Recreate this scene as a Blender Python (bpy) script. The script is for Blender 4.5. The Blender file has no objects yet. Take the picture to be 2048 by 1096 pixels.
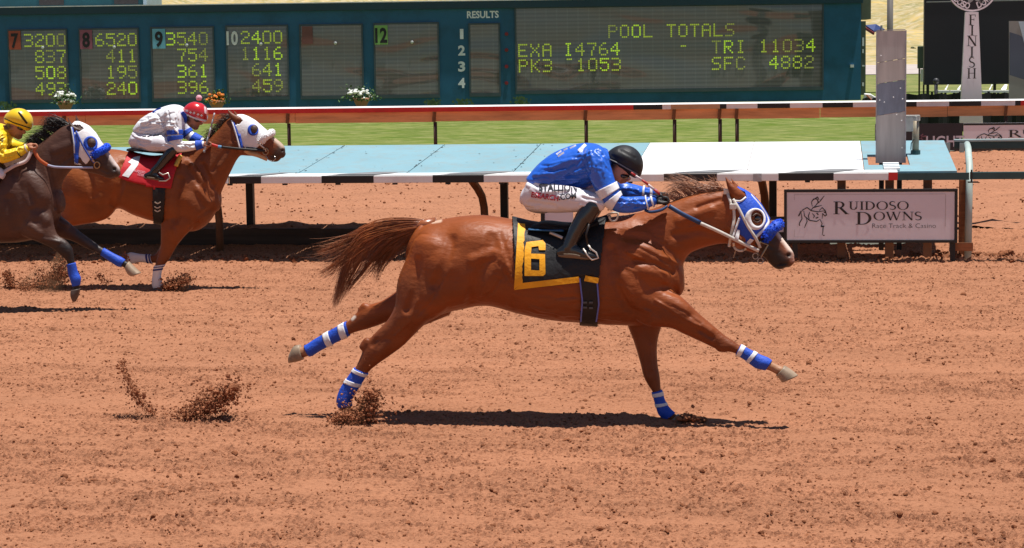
import bpy, bmesh, math, random
import numpy as np
from mathutils import Vector, Matrix
from mathutils.bvhtree import BVHTree
random.seed(7)
rng = np.random.default_rng(11)
S = bpy.context.scene
COL = S.collection

# ------------------------------------------------------------------ camera
CF = 4000.0          # focal length in pixels of the 2048 px wide frame
CYAW, CROLL, CH = 0.155, 0.014, 2.32
CPIT = math.atan((548 - 143) / CF)
r0 = np.array([math.cos(CYAW), math.sin(CYAW), 0])
fw = np.array([-math.sin(CYAW) * math.cos(CPIT), math.cos(CYAW) * math.cos(CPIT), -math.sin(CPIT)])
u0 = np.cross(r0, fw)
Uv = u0 * math.cos(CROLL) + r0 * math.sin(CROLL)
Rv = r0 * math.cos(CROLL) - u0 * math.sin(CROLL)
CP = np.array([0, 0, CH])
cam = bpy.data.cameras.new('camera'); co = bpy.data.objects.new('camera', cam); COL.objects.link(co)
cam.sensor_width = 36; cam.lens = CF / 2048 * 36; cam.clip_end = 2000; cam.clip_start = 0.1
co.matrix_world = Matrix(((Rv[0], Uv[0], -fw[0], 0), (Rv[1], Uv[1], -fw[1], 0), (Rv[2], Uv[2], -fw[2], CH), (0, 0, 0, 1)))
S.camera = co
# ------------------------------------------------------------------ sky and sun
SUN = np.array([0.16, -0.03, 1.0]); SUN /= np.linalg.norm(SUN)     # direction towards the sun
w = bpy.data.worlds.new('World'); S.world = w; w.use_nodes = True
nt = w.node_tree; bg = nt.nodes['Background']
sky = nt.nodes.new('ShaderNodeTexSky'); sky.sky_type = 'NISHITA'; sky.sun_disc = False
sky.sun_elevation = math.asin(SUN[2]); sky.sun_rotation = math.atan2(SUN[0], SUN[1])
sky.altitude = 2000; sky.air_density = 1.0; sky.dust_density = 1.0
nt.links.new(sky.outputs[0], bg.inputs[0]); bg.inputs[1].default_value = 0.06
sl = bpy.data.lights.new('sun', 'SUN'); so = bpy.data.objects.new('sun', sl); COL.objects.link(so)
sl.energy = 5.0; sl.angle = math.radians(0.5); sl.color = (1, 0.96, 0.9)
so.rotation_euler = Vector(SUN).to_track_quat('Z', 'Y').to_euler()
S.view_settings.view_transform = 'Standard'; S.view_settings.look = 'None'
S.view_settings.exposure = 0.40; S.view_settings.gamma = 1.0; S.view_settings.use_curve_mapping = False

def ray(px, py): return fw + Rv * ((px - 1024) / CF) + Uv * ((548 - py) / CF)
def UY(px, py, Y):
    d = ray(px, py); return CP + d * (Y / d[1])
def UZ(px, py, Z):
    d = ray(px, py); return CP + d * ((Z - CH) / d[2])
def XY(px, py, Y): return UY(px, py, Y)[0]

# ------------------------------------------------------------------ materials
def srgb(r, g, b):
    f = lambda c: (c / 255 / 12.92) if c / 255 <= 0.04045 else ((c / 255 + 0.055) / 1.055) ** 2.4
    return (f(r), f(g), f(b))
MATS = {}
def M(name, col=(.5, .5, .5), rough=.6, var=.12, scale=6., bump=0., bscale=40., metal=0., spec=.4, coat=0., emit=0., attr=None,
      sheen=0., stretch=(1, 1, 1), dirt=None, dirt_amt=.35, dirt_scale=3.):
    if name in MATS: return MATS[name]
    m = bpy.data.materials.new(name); m.use_nodes = True; MATS[name] = m
    n = m.node_tree.nodes; l = m.node_tree.links; b = n['Principled BSDF']
    b.inputs['Roughness'].default_value = rough; b.inputs['Metallic'].default_value = metal
    b.inputs['Specular IOR Level'].default_value = spec
    if coat: b.inputs['Coat Weight'].default_value = coat; b.inputs['Coat Roughness'].default_value = .15
    if sheen: b.inputs['Sheen Weight'].default_value = sheen
    tc = n.new('ShaderNodeTexCoord'); mp = n.new('ShaderNodeMapping'); mp.inputs['Scale'].default_value = stretch
    l.new(tc.outputs['Object'], mp.inputs[0])
    no = n.new('ShaderNodeTexNoise'); no.inputs['Scale'].default_value = scale; no.inputs['Detail'].default_value = 6
    l.new(mp.outputs[0], no.inputs['Vector'])
    mr = n.new('ShaderNodeMapRange'); mr.inputs[1].default_value = .3; mr.inputs[2].default_value = .7
    mr.inputs[3].default_value = 1 - var; mr.inputs[4].default_value = 1 + var
    l.new(no.outputs[0], mr.inputs[0])
    mx = n.new('ShaderNodeMix'); mx.data_type = 'RGBA'; mx.blend_type = 'MULTIPLY'; mx.inputs[0].default_value = 1
    if attr:
        at = n.new('ShaderNodeAttribute'); at.attribute_name = attr; l.new(at.outputs['Color'], mx.inputs[6])
    else: mx.inputs[6].default_value = (*col, 1)
    cc = n.new('ShaderNodeCombineColor')
    for k in range(3): l.new(mr.outputs[0], cc.inputs[k])
    l.new(cc.outputs[0], mx.inputs[7]); out = mx.outputs[2]
    if dirt:
        n3 = n.new('ShaderNodeTexNoise'); n3.inputs['Scale'].default_value = dirt_scale; n3.inputs['Detail'].default_value = 8; n3.inputs['Roughness'].default_value = .7
        l.new(mp.outputs[0], n3.inputs['Vector'])
        r3 = n.new('ShaderNodeMapRange'); r3.inputs[1].default_value = .48; r3.inputs[2].default_value = .72; r3.inputs[4].default_value = dirt_amt
        l.new(n3.outputs[0], r3.inputs[0])
        m3 = n.new('ShaderNodeMix'); m3.data_type = 'RGBA'; l.new(r3.outputs[0], m3.inputs[0]); l.new(out, m3.inputs[6]); m3.inputs[7].default_value = (*dirt, 1)
        out = m3.outputs[2]
    l.new(out, b.inputs['Base Color'])
    if emit:
        l.new(out, b.inputs['Emission Color']); b.inputs['Emission Strength'].default_value = emit
    if bump:
        n2 = n.new('ShaderNodeTexNoise'); n2.inputs['Scale'].default_value = bscale; n2.inputs['Detail'].default_value = 5
        l.new(mp.outputs[0], n2.inputs['Vector'])
        bp = n.new('ShaderNodeBump'); bp.inputs['Strength'].default_value = bump; bp.inputs['Distance'].default_value = .02
        l.new(n2.outputs[0], bp.inputs['Height']); l.new(bp.outputs[0], b.inputs['Normal'])
    return m

# ------------------------------------------------------------------ objects
def wloc(o):
    v = np.zeros(3)
    while o is not None: v += np.array(o.location); o = o.parent
    return v
def tag(o, label=None, cat=None, group=None, kind=None):
    if label: o['label'] = label
    if cat: o['category'] = cat
    if group: o['group'] = group
    if kind: o['kind'] = kind
    return o
def thing(name, loc, label, cat, group=None):
    o = bpy.data.objects.new(name, None); COL.objects.link(o); o.location = loc; o.empty_display_size = .2
    return tag(o, label, cat, group)
def mesh(name, V, F, mat=None, parent=None, smooth=False, label=None):
    """link world-space verts and faces as ONE mesh object"""
    V = np.asarray(V, float).reshape(-1, 3)
    me = bpy.data.meshes.new(name)
    if parent is not None: V = V - wloc(parent); base = None
    me.from_pydata(V.tolist(), [], [list(map(int, f)) for f in F]); me.update()
    o = bpy.data.objects.new(name, me); COL.objects.link(o)
    if parent is not None: o.parent = parent
    for m in (mat if isinstance(mat, (list, tuple)) else [mat]):
        if m: me.materials.append(m)
    if smooth: me.polygons.foreach_set('use_smooth', [True] * len(me.polygons))
    if label: o['label'] = label
    return o
def center(o, base=None):
    """move the origin of a top-level mesh to the given base (or the middle of its foot)"""
    me = o.data; n = len(me.vertices); a = np.empty(n * 3); me.vertices.foreach_get('co', a); a = a.reshape(-1, 3)
    if base is None: base = np.array([(a[:, 0].min() + a[:, 0].max()) / 2, (a[:, 1].min() + a[:, 1].max()) / 2, a[:, 2].min()])
    a -= base; me.vertices.foreach_set('co', a.ravel()); o.location = base; me.update(); return o
class B:
    """collects shapes"""
    def __init__(s): s.V = []; s.F = []; s.mi = []; s.cur = 0
    def add(s, V, F):
        k = len(s.V); s.V += [tuple(map(float, v)) for v in V]; s.F += [tuple(i + k for i in f) for f in F]; s.mi += [s.cur] * len(F); return s
    def box(s, a, b, c=0.0):
        x0, y0, z0 = np.minimum(a, b); x1, y1, z1 = np.maximum(a, b)
        V = [(x, y, z) for x in (x0, x1) for y in (y0, y1) for z in (z0, z1)]
        return s.add(V, [(0, 1, 3, 2), (4, 6, 7, 5), (0, 4, 5, 1), (2, 3, 7, 6), (0, 2, 6, 4), (1, 5, 7, 3)])
    def hexa(s, P):   # 8 points: bottom 4 (ccw), top 4
        return s.add(P, [(3, 2, 1, 0), (4, 5, 6, 7), (0, 1, 5, 4), (1, 2, 6, 5), (2, 3, 7, 6), (3, 0, 4, 7)])
    def bar(s, a, b, w, h, up=(0, 0, 1)):
        a = np.array(a, float); b = np.array(b, float); d = (b - a) / np.linalg.norm(b - a)
        x = np.cross(d, up); x /= np.linalg.norm(x); y = np.cross(x, d)
        P = [p + x * sx * w / 2 + y * sy * h / 2 for p in (a, b) for sx, sy in ((-1, -1), (1, -1), (1, 1), (-1, 1))]
        return s.hexa(P)
    def tube(s, pts, r, n=10, cap=True):
        pts = [np.array(p, float) for p in pts]; k = len(pts); r = r if hasattr(r, '__len__') else [r] * k
        t = [pts[min(i + 1, k - 1)] - pts[max(i - 1, 0)] for i in range(k)]; t = [v / (np.linalg.norm(v) + 1e-12) for v in t]
        a = np.cross(t[0], (0, 0, 1)) if abs(t[0][2]) < .9 else np.cross(t[0], (0, 1, 0)); a /= np.linalg.norm(a)
        V = []; F = []
        for i in range(k):
            a = a - t[i] * (a @ t[i]); a /= np.linalg.norm(a); b = np.cross(t[i], a)
            V += [pts[i] + (a * math.cos(q) + b * math.sin(q)) * r[i] for q in np.arange(n) * 2 * math.pi / n]
        for i in range(k - 1):
            for j in range(n): F.append((i * n + j, i * n + (j + 1) % n, (i + 1) * n + (j + 1) % n, (i + 1) * n + j))
        if cap: F += [tuple(range(n - 1, -1, -1)), tuple((k - 1) * n + j for j in range(n))]
        return s.add(V, F)
    def ball(s, c, r, n=10, m=6):
        r = np.array(r if hasattr(r, '__len__') else [r] * 3, float); V = [np.array(c) + (0, 0, r[2])]
        for i in range(1, m):
            th = math.pi * i / m
            V += [np.array(c) + r * (math.sin(th) * math.cos(q), math.sin(th) * math.sin(q), math.cos(th)) for q in np.arange(n) * 2 * math.pi / n]
        V.append(np.array(c) - (0, 0, r[2])); F = [(0, 1 + j, 1 + (j + 1) % n) for j in range(n)]
        for i in range(m - 2):
            for j in range(n): F.append((1 + i * n + j, 1 + (i + 1) * n + j, 1 + (i + 1) * n + (j + 1) % n, 1 + i * n + (j + 1) % n))
        e = 1 + (m - 1) * n; F += [(e, 1 + (m - 2) * n + (j + 1) % n, 1 + (m - 2) * n + j) for j in range(n)]
        return s.add(V, F)
    def prism(s, poly, o, u, v, d):
        """flat polygon (u,v coords) extruded by vector d"""
        k = len(poly); o = np.array(o, float); u = np.array(u, float); v = np.array(v, float); d = np.array(d, float)
        V = [o + u * p[0] + v * p[1] for p in poly]; V += [q + d for q in V]
        F = [tuple(range(k)), tuple(range(2 * k - 1, k - 1, -1))] + [(i, i + k, (i + 1) % k + k, (i + 1) % k) for i in range(k)]
        return s.add(V, F)
    def build(s, name, mat, parent=None, smooth=False, label=None, bevel=0):
        o = mesh(name, s.V, s.F, mat, parent, smooth, label)
        if isinstance(mat, (list, tuple)): o.data.polygons.foreach_set('material_index', s.mi)
        bm = bmesh.new(); bm.from_mesh(o.data); bmesh.ops.recalc_face_normals(bm, faces=bm.faces); bm.to_mesh(o.data); bm.free()
        if bevel:
            md = o.modifiers.new('bevel', 'BEVEL'); md.width = bevel; md.segments = 2; md.limit_method = 'ANGLE'
        return o

# ------------------------------------------------------------------ lettering
def text_polys(s, bold=0.0):
    cu = bpy.data.curves.new('t', 'FONT'); cu.body = s; cu.size = 1; cu.offset = bold; cu.resolution_u = 3
    o = bpy.data.objects.new('t', cu); COL.objects.link(o); dg = bpy.context.evaluated_depsgraph_get(); dg.update()
    me = bpy.data.meshes.new_from_object(o.evaluated_get(dg)); V = np.array([v.co[:] for v in me.vertices]); F = [tuple(p.vertices) for p in me.polygons]
    bpy.data.objects.remove(o); bpy.data.curves.remove(cu); bpy.data.meshes.remove(me); return V, F
def sans(b, s, o, u, v, h, width=None, bold=0.0, align='L'):
    """add sans text of cap height h to a B at origin o (world), axes u, v"""
    V, F = text_polys(s, bold); k = h / .69; W = V[:, 0].max() - V[:, 0].min(); sx = k if width is None else width / W
    x = (V[:, 0] - V[:, 0].min()) * sx
    if align == 'C': x = x - W * sx / 2
    if align == 'R': x = x - W * sx
    o = np.array(o, float); b.add([o + np.array(u) * a + np.array(v) * (c * k) for a, c in zip(x, V[:, 1])], F)
def arc(cx, cy, rx, ry, a0, a1, n=12): return [(cx + rx * math.cos(math.radians(a0 + (a1 - a0) * i / n)), cy + ry * math.sin(math.radians(a0 + (a1 - a0) * i / n))) for i in range(n + 1)]
def ring(cx, cy, rx, ry, irx, iry, a0=0, a1=360, n=20):
    A = arc(cx, cy, rx, ry, a0, a1, n); Bq = arc(cx, cy, irx, iry, a0, a1, n); return [(A[i], A[i + 1], Bq[i + 1], Bq[i]) for i in range(n)]
def stroke(pts, ws):
    out = []
    for i in range(len(pts) - 1):
        (x0, y0), (x1, y1) = pts[i], pts[i + 1]; dx, dy = x1 - x0, y1 - y0; L = math.hypot(dx, dy) or 1; nx, ny = -dy / L, dx / L
        w0, w1 = ws[i] / 2, ws[i + 1] / 2
        out.append(((x0 + nx * w0, y0 + ny * w0), (x1 + nx * w1, y1 + ny * w1), (x1 - nx * w1, y1 - ny * w1), (x0 - nx * w0, y0 - ny * w0)))
    return out
def rect(x0, y0, x1, y1): return [((x0, y0), (x1, y0), (x1, y1), (x0, y1))]
T_, t_ = .13, .055
def glyph(c):
    """roman capitals in a box of height 1: (advance, quads)"""
    stem = lambda x: rect(x - T_ / 2, 0, x + T_ / 2, 1) + rect(x - .15, 0, x + .15, .04) + rect(x - .15, .96, x + .15, 1)
    if c == 'I': return .36, stem(.18)
    if c == 'F': return .62, stem(.17) + rect(.2, .95, .58, 1) + rect(.54, .78, .58, .96) + rect(.2, .5, .46, .55) + rect(.43, .42, .47, .63)
    if c == 'H': return .86, stem(.17) + stem(.69) + rect(.2, .49, .68, .54)
    if c == 'N': return .9, rect(.14, 0, .19, 1) + rect(.02, 0, .31, .04) + rect(.02, .96, .2, 1) + rect(.72, 0, .77, 1) + rect(.6, .96, .88, 1) + stroke([(.16, 1), (.75, 0)], [.14, .14])
    if c == 'R': return .74, stem(.17) + ring(.32, .745, .25, .255, .13, .205, -90, 90, 12) + rect(.2, .95, .33, 1) + rect(.2, .49, .33, .54) + stroke([(.35, .52), (.68, .02)], [.13, .13]) + rect(.58, 0, .8, .04)
    if c == 'U': return .8, rect(.11, .3, .24, 1) + rect(.02, .96, .33, 1) + rect(.6, .3, .655, 1) + rect(.5, .96, .76, 1) + ring(.3825, .3, .2725, .3, .14, .245, 180, 360, 14)
    if c == 'D': return .84, stem(.17) + ring(.32, .5, .46, .5, .32, .45, -90, 90, 16) + rect(.2, .95, .33, 1) + rect(.2, 0, .33, .05)
    if c == 'O': return .92, ring(.46, .5, .43, .52, .3, .475)
    if c == 'S': return .58, stroke(arc(.29, .75, .2, .23, 30, 250, 12) + arc(.28, .26, .22, .24, 70, -150, 12), [.05 + .07 * math.sin(math.pi * i / 25) for i in range(26)])
    if c == 'W': return 1.16, stroke([(.1, 1), (.36, 0)], [.13, .12]) + stroke([(.36, 0), (.58, 1)], [.05, .05]) + stroke([(.54, 1), (.8, 0)], [.13, .12]) + stroke([(.8, 0), (1.04, 1)], [.05, .05]) + rect(0, .96, .24, 1) + rect(.44, .96, .66, 1) + rect(.94, .96, 1.14, 1)
    if c == 'L': return .62, stem(.17) + rect(.2, 0, .58, .05) + rect(.54, 0, .58, .22)
    if c == 'G': return .88, ring(.46, .5, .43, .52, .3, .475, 40, 330, 18) + rect(.7, .05, .83, .45) + rect(.6, .41, .9, .45)
    if c == 'T': return .7, stem(.35) + rect(.03, .95, .67, 1) + rect(.03, .78, .07, 1) + rect(.63, .78, .67, 1)
    return .4, []
def roman(b, s, o, u, v, h, big=None, width=None, gap=.02):
    """serif small-caps text; first letter may be bigger and hang below"""
    o = np.array(o, float); u = np.array(u); v = np.array(v); x = 0; Q = []
    for i, c in enumerate(s):
        a, qs = glyph(c); hh = (big or h) if i == 0 else h; yo = (h - hh) if i == 0 else 0
        Q += [[(x + p[0] * hh, p[1] * hh + yo) for p in q] for q in qs]; x += (a + gap) * hh
    k = 1 if width is None else width / x
    for q in Q: b.add([o + u * (p[0] * k) + v * p[1] for p in q], [(0, 1, 2, 3)])
# ------------------------------------------------------------------ ground
def fnoise(nx, ny, dx, dy, lo, hi, seed, aniso=1.0):
    """band-limited noise of unit deviation on a grid; lo..hi wavelengths in metres"""
    g = np.random.default_rng(seed); a = np.fft.rfft2(g.standard_normal((ny, nx)))
    fx = np.fft.rfftfreq(nx, dx)[None, :] * aniso; fy = np.fft.fftfreq(ny, dy)[:, None]; fr = np.hypot(fx, fy)
    wgt = np.exp(-(fr * lo) ** 2) * (1 - np.exp(-(fr * hi) ** 2)); r = np.fft.irfft2(a * wgt, s=(ny, nx)); return (r / r.std()).astype(np.float32)
def fast(name, V, Q, mat, smooth=True, uvw=None):
    V = np.asarray(V, np.float32); Q = np.asarray(Q, np.int32); k = Q.shape[1]; me = bpy.data.meshes.new(name)
    me.vertices.add(len(V)); me.vertices.foreach_set('co', V.ravel()); me.loops.add(Q.size); me.loops.foreach_set('vertex_index', Q.ravel())
    me.polygons.add(len(Q)); me.polygons.foreach_set('loop_start', np.arange(0, Q.size, k, dtype=np.int32)); me.polygons.foreach_set('loop_total', np.full(len(Q), k, np.int32))
    me.polygons.foreach_set('use_smooth', np.full(len(Q), smooth)); me.update(calc_edges=True); me.validate()
    o = bpy.data.objects.new(name, me); COL.objects.link(o); me.materials.append(mat); return o
def gridmesh(name, xs, ys, z, mat, smooth=True):
    nx, ny = len(xs), len(ys); X, Y = np.meshgrid(xs, ys); V = np.stack([X, Y, z], -1).reshape(-1, 3)
    i = (np.arange(ny - 1)[:, None] * nx + np.arange(nx - 1)[None, :]).ravel(); return fast(name, V, np.stack([i, i + 1, i + nx + 1, i + nx], 1), mat, smooth)

def dirt_material(name, col, dark, bumpd=.012):
    m = bpy.data.materials.new(name); m.use_nodes = True; n = m.node_tree.nodes; l = m.node_tree.links; b = n['Principled BSDF']
    b.inputs['Roughness'].default_value = .95; b.inputs['Specular IOR Level'].default_value = .1
    tc = n.new('ShaderNodeTexCoord')
    def noise(sc, st=(1, 1, 1), det=6, ro=.6):
        mp = n.new('ShaderNodeMapping'); mp.inputs['Scale'].default_value = st; l.new(tc.outputs['Object'], mp.inputs[0])
        x = n.new('ShaderNodeTexNoise'); x.inputs['Scale'].default_value = sc; x.inputs['Detail'].default_value = det; x.inputs['Roughness'].default_value = ro
        l.new(mp.outputs[0], x.inputs['Vector']); return x.outputs[0]
    def ramp(v, a, c, lo, hi):
        r = n.new('ShaderNodeMapRange'); r.inputs[1].default_value = a; r.inputs[2].default_value = c; r.inputs[3].default_value = lo; r.inputs[4].default_value = hi; l.new(v, r.inputs[0]); return r.outputs[0]
    def mix(f, a, c, bl='MIX'):
        x = n.new('ShaderNodeMix'); x.data_type = 'RGBA'; x.blend_type = bl
        for s, v in ((0, f), (6, a), (7, c)):
            if hasattr(v, 'links'): l.new(v, x.inputs[s])
            else: x.inputs[s].default_value = v if not isinstance(v, tuple) else (*v, 1)
        return x.outputs[2]
    c = mix(ramp(noise(.5, (1, 3, 1)), .35, .68, 0, 1), col, tuple(q * .84 for q in col))
    c = mix(ramp(noise(3.2, (1, 2.2, 1)), .45, .75, 0, .5), c, tuple(q * .8 for q in col))
    bnd = ramp(noise(1.1, (.3, 1.6, 1), 4, .6), .35, .65, .25, 1.0); sp = n.new('ShaderNodeMath'); sp.operation = 'MULTIPLY'; l.new(ramp(noise(24, (1, .9, 1), 3, .6), .55, .66, 0, .8), sp.inputs[0]); l.new(bnd, sp.inputs[1])
    c = mix(sp.outputs[0], c, dark)  # damp crumbs, plus the shade of small pits painted in as dark specks
    c = mix(ramp(noise(60, (1, 1, 1), 3, .6), .5, .72, 0, .4), c, dark)
    l.new(c, b.inputs['Base Color'])
    bp = n.new('ShaderNodeBump'); bp.inputs['Strength'].default_value = .9; bp.inputs['Distance'].default_value = bumpd
    l.new(noise(60, (1, 1, 1), 5, .7), bp.inputs['Height']); l.new(bp.outputs[0], b.inputs['Normal']); return m
DIRT_C, DIRT_D = (.405, .182, .100), (.125, .045, .022)
dirt = dirt_material('track dirt', DIRT_C, DIRT_D)
clodm = M('clod', (.21, .08, .038), .95, .25, 20, spec=.1)

# broad sheet to the horizon, then the harrowed track the photo shows
o = mesh('ground', [(-600, -100, -.026), (600, -100, -.026), (600, 26, -.026), (-600, 26, -.026)], [(0, 1, 2, 3)], dirt); o['kind'] = 'structure'
TRK = []
def track(x0, x1, dx, y0, y1, dy, sd):
    xs = np.arange(x0, x1, dx); ys = np.arange(y0, y1 + dy * .5, dy); nx, ny = len(xs), len(ys); X, Y = np.meshgrid(xs, ys)
    N = lambda lo, hi, k, an=1.0: fnoise(nx, ny, dx, dy, lo, hi, sd + k, an)
    h = .004 * N(.3, 1.6, 1, 2) + .003 * N(.1, .35, 2, 1.6)
    band = np.clip(.78 + .20 * N(.25, 1.5, 3, 5) + .2 * N(.15, .8, 4, 2), .2, 1.5); band *= 1 - .55 * np.exp(-((Y - 13.7) / .5) ** 2) - .3 * np.exp(-((Y - 15.6) / .6) ** 2)
    a, c, d = N(.022, .09, 5, 1.5), N(.018, .06, 6, 1.5), N(.04, .16, 7, 1.6); pl = lambda n, t, wd: sstep(n, t, t + wd)
    h += band * (.0085 * pl(a, .5, .25) + .008 * pl(c, .8, .25) + .009 * pl(d, 1.05, .2) * pl(a, -.3, .4) - .008 * pl(-a, 1.0, .4)); h *= sstep(np.abs(Y - 15.4), 0, .12)
    bank = sstep(Y, 23.9, 24.25); ramp = np.clip((Y - 25.0) / .98, 0, 1) * np.clip((X - 1.0) / .8, 0, 1)
    h += .045 * bank + .2 * ramp + (.02 * N(.12, .5, 8) + .012 * np.clip(c, 0, 3)) * np.exp(-((Y - 24.2) / .3) ** 2) * (.25 + .75 * (X > .9))
    h = np.clip(h, -.022, 1); TRK.append((x0, dx, y0, dy, nx, ny, h, band)); return gridmesh('dirt_track', xs, ys, h, dirt, False)
def sstep(x, a, c): t = np.clip((x - a) / (c - a), 0, 1); return t * t * (3 - 2 * t)
track(-7.0, 2.6, .0115, 8.4, 15.4, .0115, 100)['kind'] = 'structure'
track(-12.5, 6, .019, 15.4, 26.0, .019, 300)['kind'] = 'structure'
SIDE = [track(-13.0, -6.99, .035, 8.4, 15.4, .035, 500), track(2.59, 7.0, .035, 8.4, 15.4, .035, 600), track(-22.0, -12.49, .05, 15.4, 26.0, .05, 700), track(5.98, 12.0, .05, 15.4, 26.0, .05, 800), track(-13.0, 7.0, .04, 5.0, 8.42, .04, 900)]
for o in SIDE: o['kind'] = 'structure'
TRK = TRK[:2]
def trk(x, y, what):
    out = np.zeros(len(x)); 
    for k, (x0, dx, y0, dy, nx, ny, h, band) in enumerate(TRK):
        m = (y < 15.4) if k == 0 else (y >= 15.4); i = np.clip(((y - y0) / dy).astype(int), 0, ny - 1); j = np.clip(((x - x0) / dx).astype(int), 0, nx - 1); v = (h if what == 'h' else band)[i, j]; out = np.where(m, v, out)
    return out
def gz(x, y): return trk(np.asarray(x), np.asarray(y), 'h')
ph = (1 + 5 ** .5) / 2
ICO = np.array([(-1, ph, 0), (1, ph, 0), (-1, -ph, 0), (1, -ph, 0), (0, -1, ph), (0, 1, ph), (0, -1, -ph), (0, 1, -ph), (ph, 0, -1), (ph, 0, 1), (-ph, 0, -1), (-ph, 0, 1)]) / math.hypot(1, ph)
ICF = np.array([(0, 11, 5), (0, 5, 1), (0, 1, 7), (0, 7, 10), (0, 10, 11), (1, 5, 9), (5, 11, 4), (11, 10, 2), (10, 7, 6), (7, 1, 8), (3, 9, 4), (3, 4, 2), (3, 2, 6), (3, 6, 8), (3, 8, 9), (4, 9, 5), (2, 4, 11), (6, 2, 10), (8, 6, 7), (9, 8, 1)])
def clods(name, P, r, mat, flat=.75, rag=.35):
    n = len(P); a = rng.uniform(0, 6.28, n); ca, sa = np.cos(a), np.sin(a)
    V = ICO[None] * (1 + rng.uniform(-rag, rag, (n, 12, 1))) * rng.uniform(.7, 1.35, (n, 1, 3)) * r[:, None, None]
    V = np.stack([V[..., 0] * ca[:, None] - V[..., 1] * sa[:, None], V[..., 0] * sa[:, None] + V[..., 1] * ca[:, None], V[..., 2] * flat], -1) + P[:, None]
    F = (ICF[None] + 12 * np.arange(n)[:, None, None]).reshape(-1, 3); return fast(name, V.reshape(-1, 3), F, mat, False)
N = 62000
cy = rng.uniform(8.6, 24.6, N); cx = -CYAW * cy + rng.uniform(-1, 1, N) * (cy * .275 + .3)
k = rng.uniform(0, 1, N) < trk(cx, cy, 'b') * .8; cx, cy = cx[k], cy[k]
cr = np.clip(np.exp(rng.normal(-5.22, .42, len(cx))), .003, .02); big = rng.uniform(0, 1, len(cx)) < .01; cr[big] *= 1.8
P = np.stack([cx, cy, gz(cx, cy) + cr * .15], 1)
bx_ = np.concatenate([rng.uniform(-11, 1, 700), rng.uniform(1.0, 4, 900)]); by_ = rng.normal(24.12, .14, 1600) + .2 * (bx_ > 1); br = np.clip(np.exp(rng.normal(-4.0, .4, 1600)), .008, .05)
P = np.concatenate([P, np.stack([bx_, by_, gz(bx_, by_) + br * .3], 1)]); cr = np.concatenate([cr, br])
o = clods('dirt_clods', P, cr, clodm); tag(o, 'loose clods of red dirt scattered over the harrowed track', 'dirt clods', kind='stuff')

# infield dirt behind the rail, turf, hillside
xs2 = np.arange(-20, 10, .06); ys2 = np.arange(26.0, 48.6, .06)
X2, Y2 = np.meshgrid(xs2, ys2); z2 = .25 + .06 * np.clip((Y2 - 26) / 3, 0, 1)
q3 = fnoise(len(xs2), len(ys2), .06, .06, .1, .4, 21); z2 = z2 + .012 * fnoise(len(xs2), len(ys2), .06, .06, .5, 3, 20) + .012 * np.clip(q3 - .4, 0, 3) - .012 * np.clip(-q3 - .8, 0, 3)
dirt2 = dirt_material('inner track dirt', tuple(np.array(DIRT_C) * (1.0, 1.02, 1.05)), DIRT_D)
gridmesh('inner_dirt_track', xs2, ys2, z2, dirt2)['kind'] = 'structure'
N = 4500
cy = rng.uniform(26.3, 48, N); cx = -CYAW * cy + rng.uniform(-1, 1, N) * cy * .27; cr = np.clip(np.exp(rng.normal(-4.5, .4, N)), .005, .03)
P = np.stack([cx, cy, .25 + .06 * np.clip((cy - 26) / 3, 0, 1) + cr * .6], 1)
o = clods('inner_track_clods', P, cr, clodm); tag(o, 'small clods of dirt on the inner track behind the rail', 'dirt clods', kind='stuff')
mesh('inner_ground', [(-300, 26.06, .2), (300, 26.06, .2), (300, 48.6, .22), (-300, 48.6, .22)], [(0, 1, 2, 3)], dirt2)['kind'] = 'structure'

def field_material(name, cols, sc, stretch, rough=.95):
    m = bpy.data.materials.new(name); m.use_nodes = True; n = m.node_tree.nodes; l = m.node_tree.links; b = n['Principled BSDF']
    b.inputs['Roughness'].default_value = rough; b.inputs['Specular IOR Level'].default_value = .1
    tc = n.new('ShaderNodeTexCoord'); mp = n.new('ShaderNodeMapping'); mp.inputs['Scale'].default_value = stretch; l.new(tc.outputs['Object'], mp.inputs[0]); prev = None
    for i, (c, s) in enumerate(zip(cols, sc)):
        if prev is None: prev = (*c, 1); continue
        x = n.new('ShaderNodeTexNoise'); x.inputs['Scale'].default_value = s; x.inputs['Detail'].default_value = 8; x.inputs['Roughness'].default_value = .65; l.new(mp.outputs[0], x.inputs['Vector'])
        r = n.new('ShaderNodeMapRange'); r.inputs[1].default_value = .42; r.inputs[2].default_value = .62; l.new(x.outputs[0], r.inputs[0])
        k = n.new('ShaderNodeMix'); k.data_type = 'RGBA'; l.new(r.outputs[0], k.inputs[0])
        if isinstance(prev, tuple): k.inputs[6].default_value = prev
        else: l.new(prev, k.inputs[6])
        k.inputs[7].default_value = (*c, 1); prev = k.outputs[2]
    l.new(prev, b.inputs['Base Color']); return m
turfm = field_material('turf', [(.115, .155, .022), (.20, .225, .055), (.075, .125, .014), (.27, .255, .11), (.07, .12, .014)], [1, .35, 1.5, 5, 8], (.22, 1.1, 1))
xs3 = np.linspace(-300, 300, 121); ys3 = np.concatenate([np.linspace(48.6, 90, 60)])
X3, Y3 = np.meshgrid(xs3, ys3); z3 = .31 + np.clip((Y3 - 49.5) / 19, 0, 1) * .85
gridmesh('turf', xs3, ys3, z3, turfm)['kind'] = 'structure'
def hz(y): 
    return np.interp(y, [90, 120, 136, 150, 260, 420], [1.16, 1.75, 2.45, 3.0, 11.5, 45])
hillm = field_material('dry hillside', [(.40, .29, .12), (.30, .25, .11), (.50, .36, .13), (.13, .15, .05), (.46, .38, .24)], [1, .5, .22, 1.1, 2.2], (.6, .8, 1))
ys4 = np.concatenate([np.linspace(90, 150, 30), np.linspace(153, 420, 60)]); xs4 = np.linspace(-300, 300, 241)
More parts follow.
